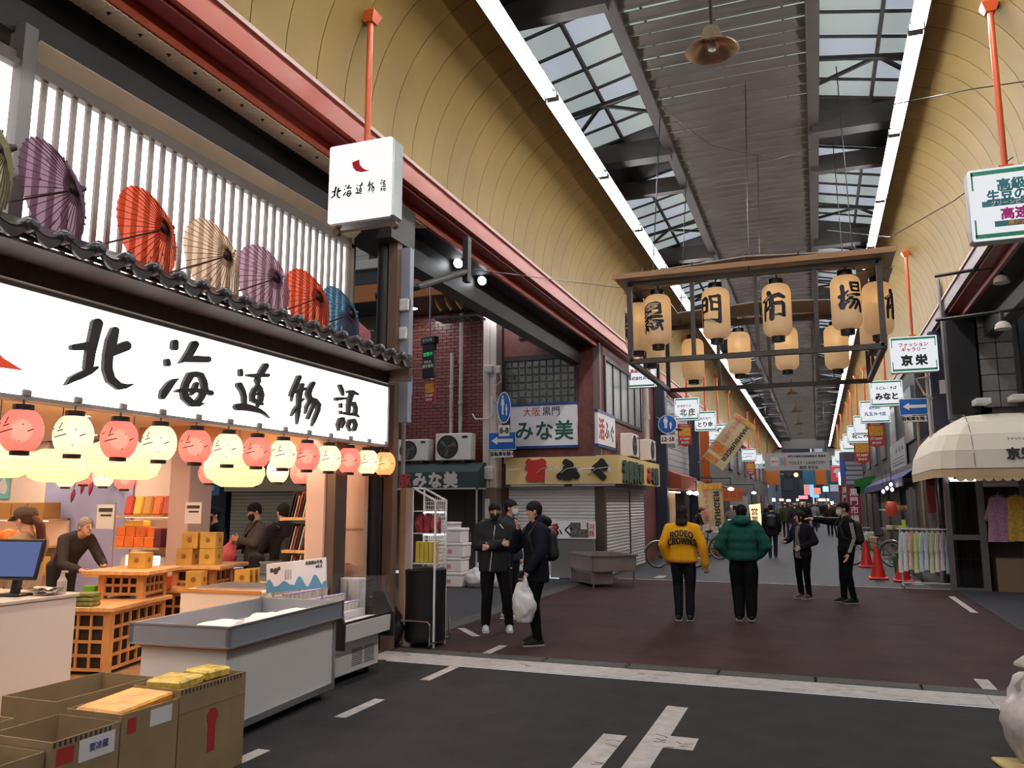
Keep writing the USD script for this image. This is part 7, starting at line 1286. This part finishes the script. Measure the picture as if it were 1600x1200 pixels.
sw = T('lit_street_sign', 'glowing yellow-white arrow-shaped street sign with dark strokes on the ground', 'sign', aty(1180, 818, 32)); P(sw, 'panel', xf(poly([(-.2, .7), (.22, .75), (.24, -.2), (.32, -.25), (.1, -.6), (-.05, -.55), (-.12, -.1)], .06), frame((0, 0, 0), RF)), emitter('arrow_sign', (1, .66, .36), 1.7)); P(sw, 'lettering', xf(glyphs('営業中', .24, vertical=True, bold=1), frame((0, -.07, .15), RF)), M('brown_ink', (.2, .06, .02), .6)); P(sw, 'easel', cat([bar((s_ * .15, .1, .6), (s_ * .35, .3, -aty(1180, 818, 32)[2]), .03) for s_ in (-1, 1)]), blackp)
hm_ = T('vending_unit', 'pale grey cabinet behind the glowing street sign', 'cabinet', (-3.9, 44, 0)); P(hm_, 'case', rb(-.4, .5, -.3, .3, 0, 2.0, .02), M('cabinet_grey', (.33, .34, .36), .5)); P(hm_, 'slot', bx(-.3, .1, -.31, -.3, 1.3, 1.5), blackp)
# ================================================================ FAR END
tbn = T('hanging_banner', 'long grey hanging banner with an arrow pointing to the toilets', 'banner', (0, 0, 0)); a, b = aty(1194, 708, 50), aty(1297, 736, 50); z0, z1 = a[2] - 1.05, a[2] + .0; cx = (a[0] + b[0]) / 2; w = b[0] - a[0]
P(tbn, 'cloth', bx(a[0], b[0], 50, 50.03, z0, z1), M('banner_grey', (.33, .31, .30), .7)); fr_ = lambda x, z: frame((a[0] + w * x, 49.995, z0 + (z1 - z0) * z), RF)
P(tbn, 'lettering', xf(glyphs('TOILET・LAVATORY', .19, bold=1), fr_(.66, .42)), inkk); P(tbn, 'lettering', xf(glyphs('黒門市場商店街振興組合 事務所', .13, bold=1), fr_(.66, .78)), inkk); P(tbn, 'lettering', xf(glyphs('厠所 화장실', .18, bold=1), fr_(.68, .16)), inkk)
P(tbn, 'arrow_box', bx(a[0] + w * .095, a[0] + w * .215, 49.99, 50, z0 + .28, z0 + .8), M('box_cream', (.5, .45, .42), .7)); P(tbn, 'arrow', xf(poly(arrow(.19), .01), fr_(.155, .51)), inkred); P(tbn, 'figure', cat([xf(poly(unary_union([sg.Point(0, .17).buffer(.06), sg.box(-.08, -.2, .08, .1)]), .01), fr_(.27 + dx, .51)) for dx in (0,)]), M('fig_blue', (.12, .25, .35), .6)); P(tbn, 'figure', xf(poly(unary_union([sg.Point(0, .17).buffer(.06), sg.Polygon([(-.1, -.2), (.1, -.2), (.04, .1), (-.04, .1)])]), .01), fr_(.315, .51)), M('fig_red', (.4, .12, .12), .6)); P(tbn, 'wires', cat([cyl((a[0] + w * f, 50.01, z1), (a[0] + w * f, 50.01, 8.75), .02, 5) for f in (.05, .95)]), blackp)
for k, (u0, u1, c, nm) in enumerate(((1197, 1218, (.5, .14, .012), 'left orange'), (1254, 1273, (.03, .13, .25), 'blue'), (1274, 1292, (.5, .14, .012), 'right orange'), (1293, 1318, (.01, .13, .1), 'green'))):
    p0, p1 = aty(u0, 738, 84), aty(u1, 757, 84); O('hanging_cloth', bx(p0[0], p1[0], 84, 84.05, p1[2], 5.6), M(f'curtain_{k}', c, .7), f'{nm} cloth panel hanging across the far end of the arcade', 'cloth panel')
S('trim_5', bx(-4.7, 2.8, 84.0, 84.08, 5.6, 5.75), darksteel); tl2 = T('traffic_light', 'traffic light showing red at the far end of the arcade', 'traffic light', aty(1240, 742, 92)); P(tl2, 'housing', rb(-1.0, .5, 0, .3, -.3, .3, .05), blackp); P(tl2, 'red_lamp', xf(lathe([(0, .02), (.22, .01), (.24, 0)], 16), frame((.25, -.01, 0), RF)), emitter('red_lamp', (1, .06, .04), 16)); P(tl2, 'dark_lamp', cat([xf(lathe([(0, .02), (.2, .01), (.22, 0)], 16), frame((x, -.01, 0), RF)) for x in (-.25, -.72)]), M('lamp_off', (.02, .03, .03), .3)); P(tl2, 'arm', bar((-1.0, .2, .1), (-3.5, .2, .2), .12), steel); P(tl2, 'post', bar((-3.5, .2, .4), (-3.5, .2, -aty(1240, 742, 92)[2]), .2), steel)
winl = emitter('window_lit', (.7, .75, .9), .45)
def tower(x0, x1, y, h, c, label, lit=0, win=True, d=8):
    t = T('building', label, 'building', (0, 0, 0)); P(t, 'wall', bx(x0, x1, y, y + d, 0, h), M('tower_%d_%d' % (int(c[0] * 999), int(c[2] * 999)), c, .7)); P(t, 'parapet', bx(x0 - .15, x1 + .15, y - .15, y + d, h, h + .5), M('parapet_far', (.2, .21, .23), .7)); r = random.Random(int(x0 * 10) + int(y))
    if win:
        n = max(2, int((x1 - x0) / 1.6))
        for j in range(1, int(h / 3)):
            for i in range(n):
                f = P(t, 'window', bx(x0 + (x1 - x0) * (i + .2) / n, x0 + (x1 - x0) * (i + .8) / n, y - .06, y, 3 * j + .4, 3 * j + 2.0), winl if r.random() < lit else M('window_far', (.09, .095, .1), .3))
    return t
tower(-10, -4.8, 98, 15, (.22, .25, .30), 'pale blue-grey building at the left of the far street', .2); tower(-4.7, -.6, 120, 24, (.06, .065, .085), 'dark tower block behind the red traffic light', .05); tower(2.9, 9, 98, 14, (.25, .22, .2), 'pale building at the right of the far street', .2); tower(-.4, 3.5, 132, 17, (.24, .27, .36), 'pale blue building closing the far street on the right', .25); tower(-11, -5.2, 128, 20, (.30, .33, .40), 'light grey building behind the left one at the far end', .2)
S('far_street', bx(-30, 30, 88, 150, -.12, -.005), greypave)
for k, (u, v, w, h_, c, e, lab) in enumerate([(1268, 765, .35, 1.6, (.2, .45, 1), 5, 'blue upright neon bar at the far end'), (1274, 775, .8, .35, (.2, .45, 1), 5, 'short blue neon bar at the foot of the upright one'), (1277, 767, .7, .7, (1, .2, .12), 3.5, 'round-cornered red lit sign beside the blue neon'), (1290, 764, .6, .6, (.5, .8, 1), 2.5, 'square pale blue lit sign at the far end'), (1286, 781, 1.3, .3, (1, .8, .6), 5, 'bright warm light strip over the far shops'), (1255, 777, 1.0, .4, (1, .3, .35), 3, 'small pink-red lit sign at the far end'), (1262, 765, .8, 1.2, (.7, .25, .25), 1.2, 'dim red lettered sign left of the blue neon'), (1232, 782, .5, .3, (1, .75, .6), 6, 'warm street lamp glow left of the far centre'), (1209, 781, .4, .4, (1, .8, .65), 8, 'warm lamp at the left of the far street'), (1221, 781, .5, .3, (1, .5, .4), 6, 'reddish lamp at the left of the far street'), (1252, 787, .35, .35, (1, .8, .6), 8, 'low warm lamp in the middle of the far street'), (1300, 786, .4, .4, (1, .7, .5), 8, 'warm lamp on the right of the far street'), (1246, 781, .3, .3, (1, .85, .7), 8, 'small white lamp in the middle of the far street')]):
    p = aty(u, v, 95.0 + .3 * k); t = T('neon_sign', lab, 'sign', p); P(t, 'light', rb(-w / 2, w / 2, 0, .12, -h_ / 2, h_ / 2, .06), emitter(f'neon_{k}', c, min(e, 1.0 + e * .12))); P(t, 'mount', cat([bx(-.05, .05, .12, .2, -p[2], h_ / 2)]), darksteel)
a = aty(1321, 748, 62); t = T('blank_lit_sign', 'blank bright white lit sign on the right near the far end', 'sign', a); P(t, 'panel', rb(-.45, .45, 0, .2, -.45, .45, .05), emitter('panel_bright', (1, 1, 1), 1.8)); P(t, 'arm', bar((.4, .1, 0), (1.2, .1, 0), .06), blackp); P(t, 'dots', cat([bx(x, x + .06, -.01, 0, z, z + .05) for x, z in ((.0, -.05), (.15, .0), (-.25, -.3))]), M('fig_red', (.4, .12, .12), .6))
a = aty(1309, 740, 66); t = T('mushroom_sign', 'red sign with a white mushroom shape right of the far cloth panels', 'sign', a); P(t, 'panel', rb(-.5, .5, 0, .1, -.6, .6, .04), M('mush_red', (.45, .03, .05), .5, emit=.5)); P(t, 'mushroom', xf(poly(unary_union([sg.Point(0, .05).buffer(.3).intersection(sg.box(-1, .0, 1, 1)), sg.box(-.12, -.35, .12, .1)]), .01), frame((0, -.002, .05), RF)), whitep); P(t, 'arm', bar((.4, .05, 0), (1.0, .05, 0), .06), blackp)
a = aty(1331, 733, 44); t = T('menu_sign', 'purple and grey striped sign with a blue edge on the right', 'sign', a); P(t, 'panel', rb(-.55, .55, 0, .12, -.85, .85, .02), M('menu_purple', (.10, .07, .11), .5)); P(t, 'strip', cat([bx(-.3, .5, -.01, 0, -.75 + .24 * k, -.58 + .24 * k) for k in range(5)]), M('menu_grey', (.3, .3, .34), .6)); P(t, 'blue_edge', xf(poly([(-.54, .5), (-.35, .3), (-.25, 0), (-.4, -.4), (-.54, -.8)], .006), frame((0, -.004, 0), RF)), M('menu_blue', (.02, .08, .4), .5)); P(t, 'arm', bar((.5, .05, .4), (1.3, .05, .4), .06), blackp)
for k, (u, v) in enumerate(((1322, 785), (1335, 790))): a = aty(u, v, 46 - 4 * k); t = T('nobori_banner', ('left', 'right')[k] + ' dark red upright shop banner with white strokes on the right row', 'banner', a); P(t, 'cloth', bx(-.3, .3, 0, .02, -.9, .9), M('nobori_red', (.25, .015, .03), .7)); P(t, 'lettering', xf(glyphs('黒門市場', .34, vertical=True, bold=1), frame((0, -.004, 0), RF)), whitep); P(t, 'pole', cyl((-.32, .01, -a[2]), (-.32, .01, 1.0), .02, 6), steel)
# wires under the vault
for k, q in enumerate([[(-4.35, 10, 4.9), (-3.2, 14, 5.55), (-1.9, 18, 6.6), (-1.2, 20, 7.9)], [(2.5, 11, 5.9), (1.9, 11.5, 5.6), (1.2, 12.5, 5.5), (.4, 14, 6.2)], [(1.15, 10.5, 6.6), (1.9, 9.9, 6.35), (2.55, 9.5, 6.15)], [(-2.1, 12.5, 8.15), (-1.4, 13.4, 7.75), (-.4, 14.4, 7.75), (.2, 15, 8.1)]]):
    t = np.linspace(0, 1, 25); pts = np.array(q); c = np.stack([np.interp(t, np.linspace(0, 1, len(q)), pts[:, j]) for j in range(3)], 1)
    O('overhead_wire', tube(c, .007, 5), blackp, ['thin wire rising from the left gutter beam to the louvres', 'thin wire sagging from the right vault towards the lantern frame', 'thin wire crossing the right vault near the large sign', 'thin dark wire sagging under the louvres'][k], 'wire')
# the bottom right corner
O('flat_cardboard', xf(rb(-.25, .35, -.2, .25, .003, .03, .008), mat4((1.26, 6.02, 0), rz=12)), M('card_yellow', (.42, .32, .12), .7, noise=(6, .3)), 'flattened yellowish cardboard under the white rubbish sack at the bottom right', 'cardboard')
O('rubbish_sack', mv(cat([bag(0, 0, 0, .25, .25, .34, 95), tube([(-.05, 0, .42), (-.02, 0, .56), (-.06, .0, .64)], [.14, .07, .13], 10)]), 1.31, 6.2, .03), M('sack_clear', (.5, .45, .42), .3, noise=(5, .3), bump=(9, .6)), 'full pale rubbish sack at the bottom right corner of the photo', 'bag', smooth=True)
# shuttered building across the side street, seen through the shop
sb2 = T('wall_side_street', kind='structure'); P(sb2, 'wall', bx(-20, -9.95, 17.5, 17.9, 0, 6.4), M('sidewall', (.09, .075, .06), .7)); P(sb2, 'shutter_box', bx(-14.6, -11.2, 17.2, 17.5, 1.95, 2.5), M('ochre_box', (.30, .22, .13), .6)); P(sb2, 'shutter_curtain', xf(ribbed(-14.5, -11.2, 0, 1.95, .09), frame((0, 17.4, 0), RF)), M('shutter_ochre', (.25, .19, .12), .5)); P(sb2, 'dark_bay', bx(-18, -14.6, 17.3, 17.5, 0, 2.6), blackp)
a = aty(325, 762, 16.5); t = T('blue_sign', 'small dim blue sign seen through the shop above the gold boxes', 'sign', a); P(t, 'panel', bx(-.35, .35, 0, .05, -.2, .2), M('dim_blue', (.05, .1, .2), .5)); P(t, 'print', bx(-.25, .2, -.01, 0, -.08, .05), M('print_grey', (.35, .35, .4), .5)); P(t, 'post', bx(-.02, .02, .05, .09, -a[2], .2), darksteel)
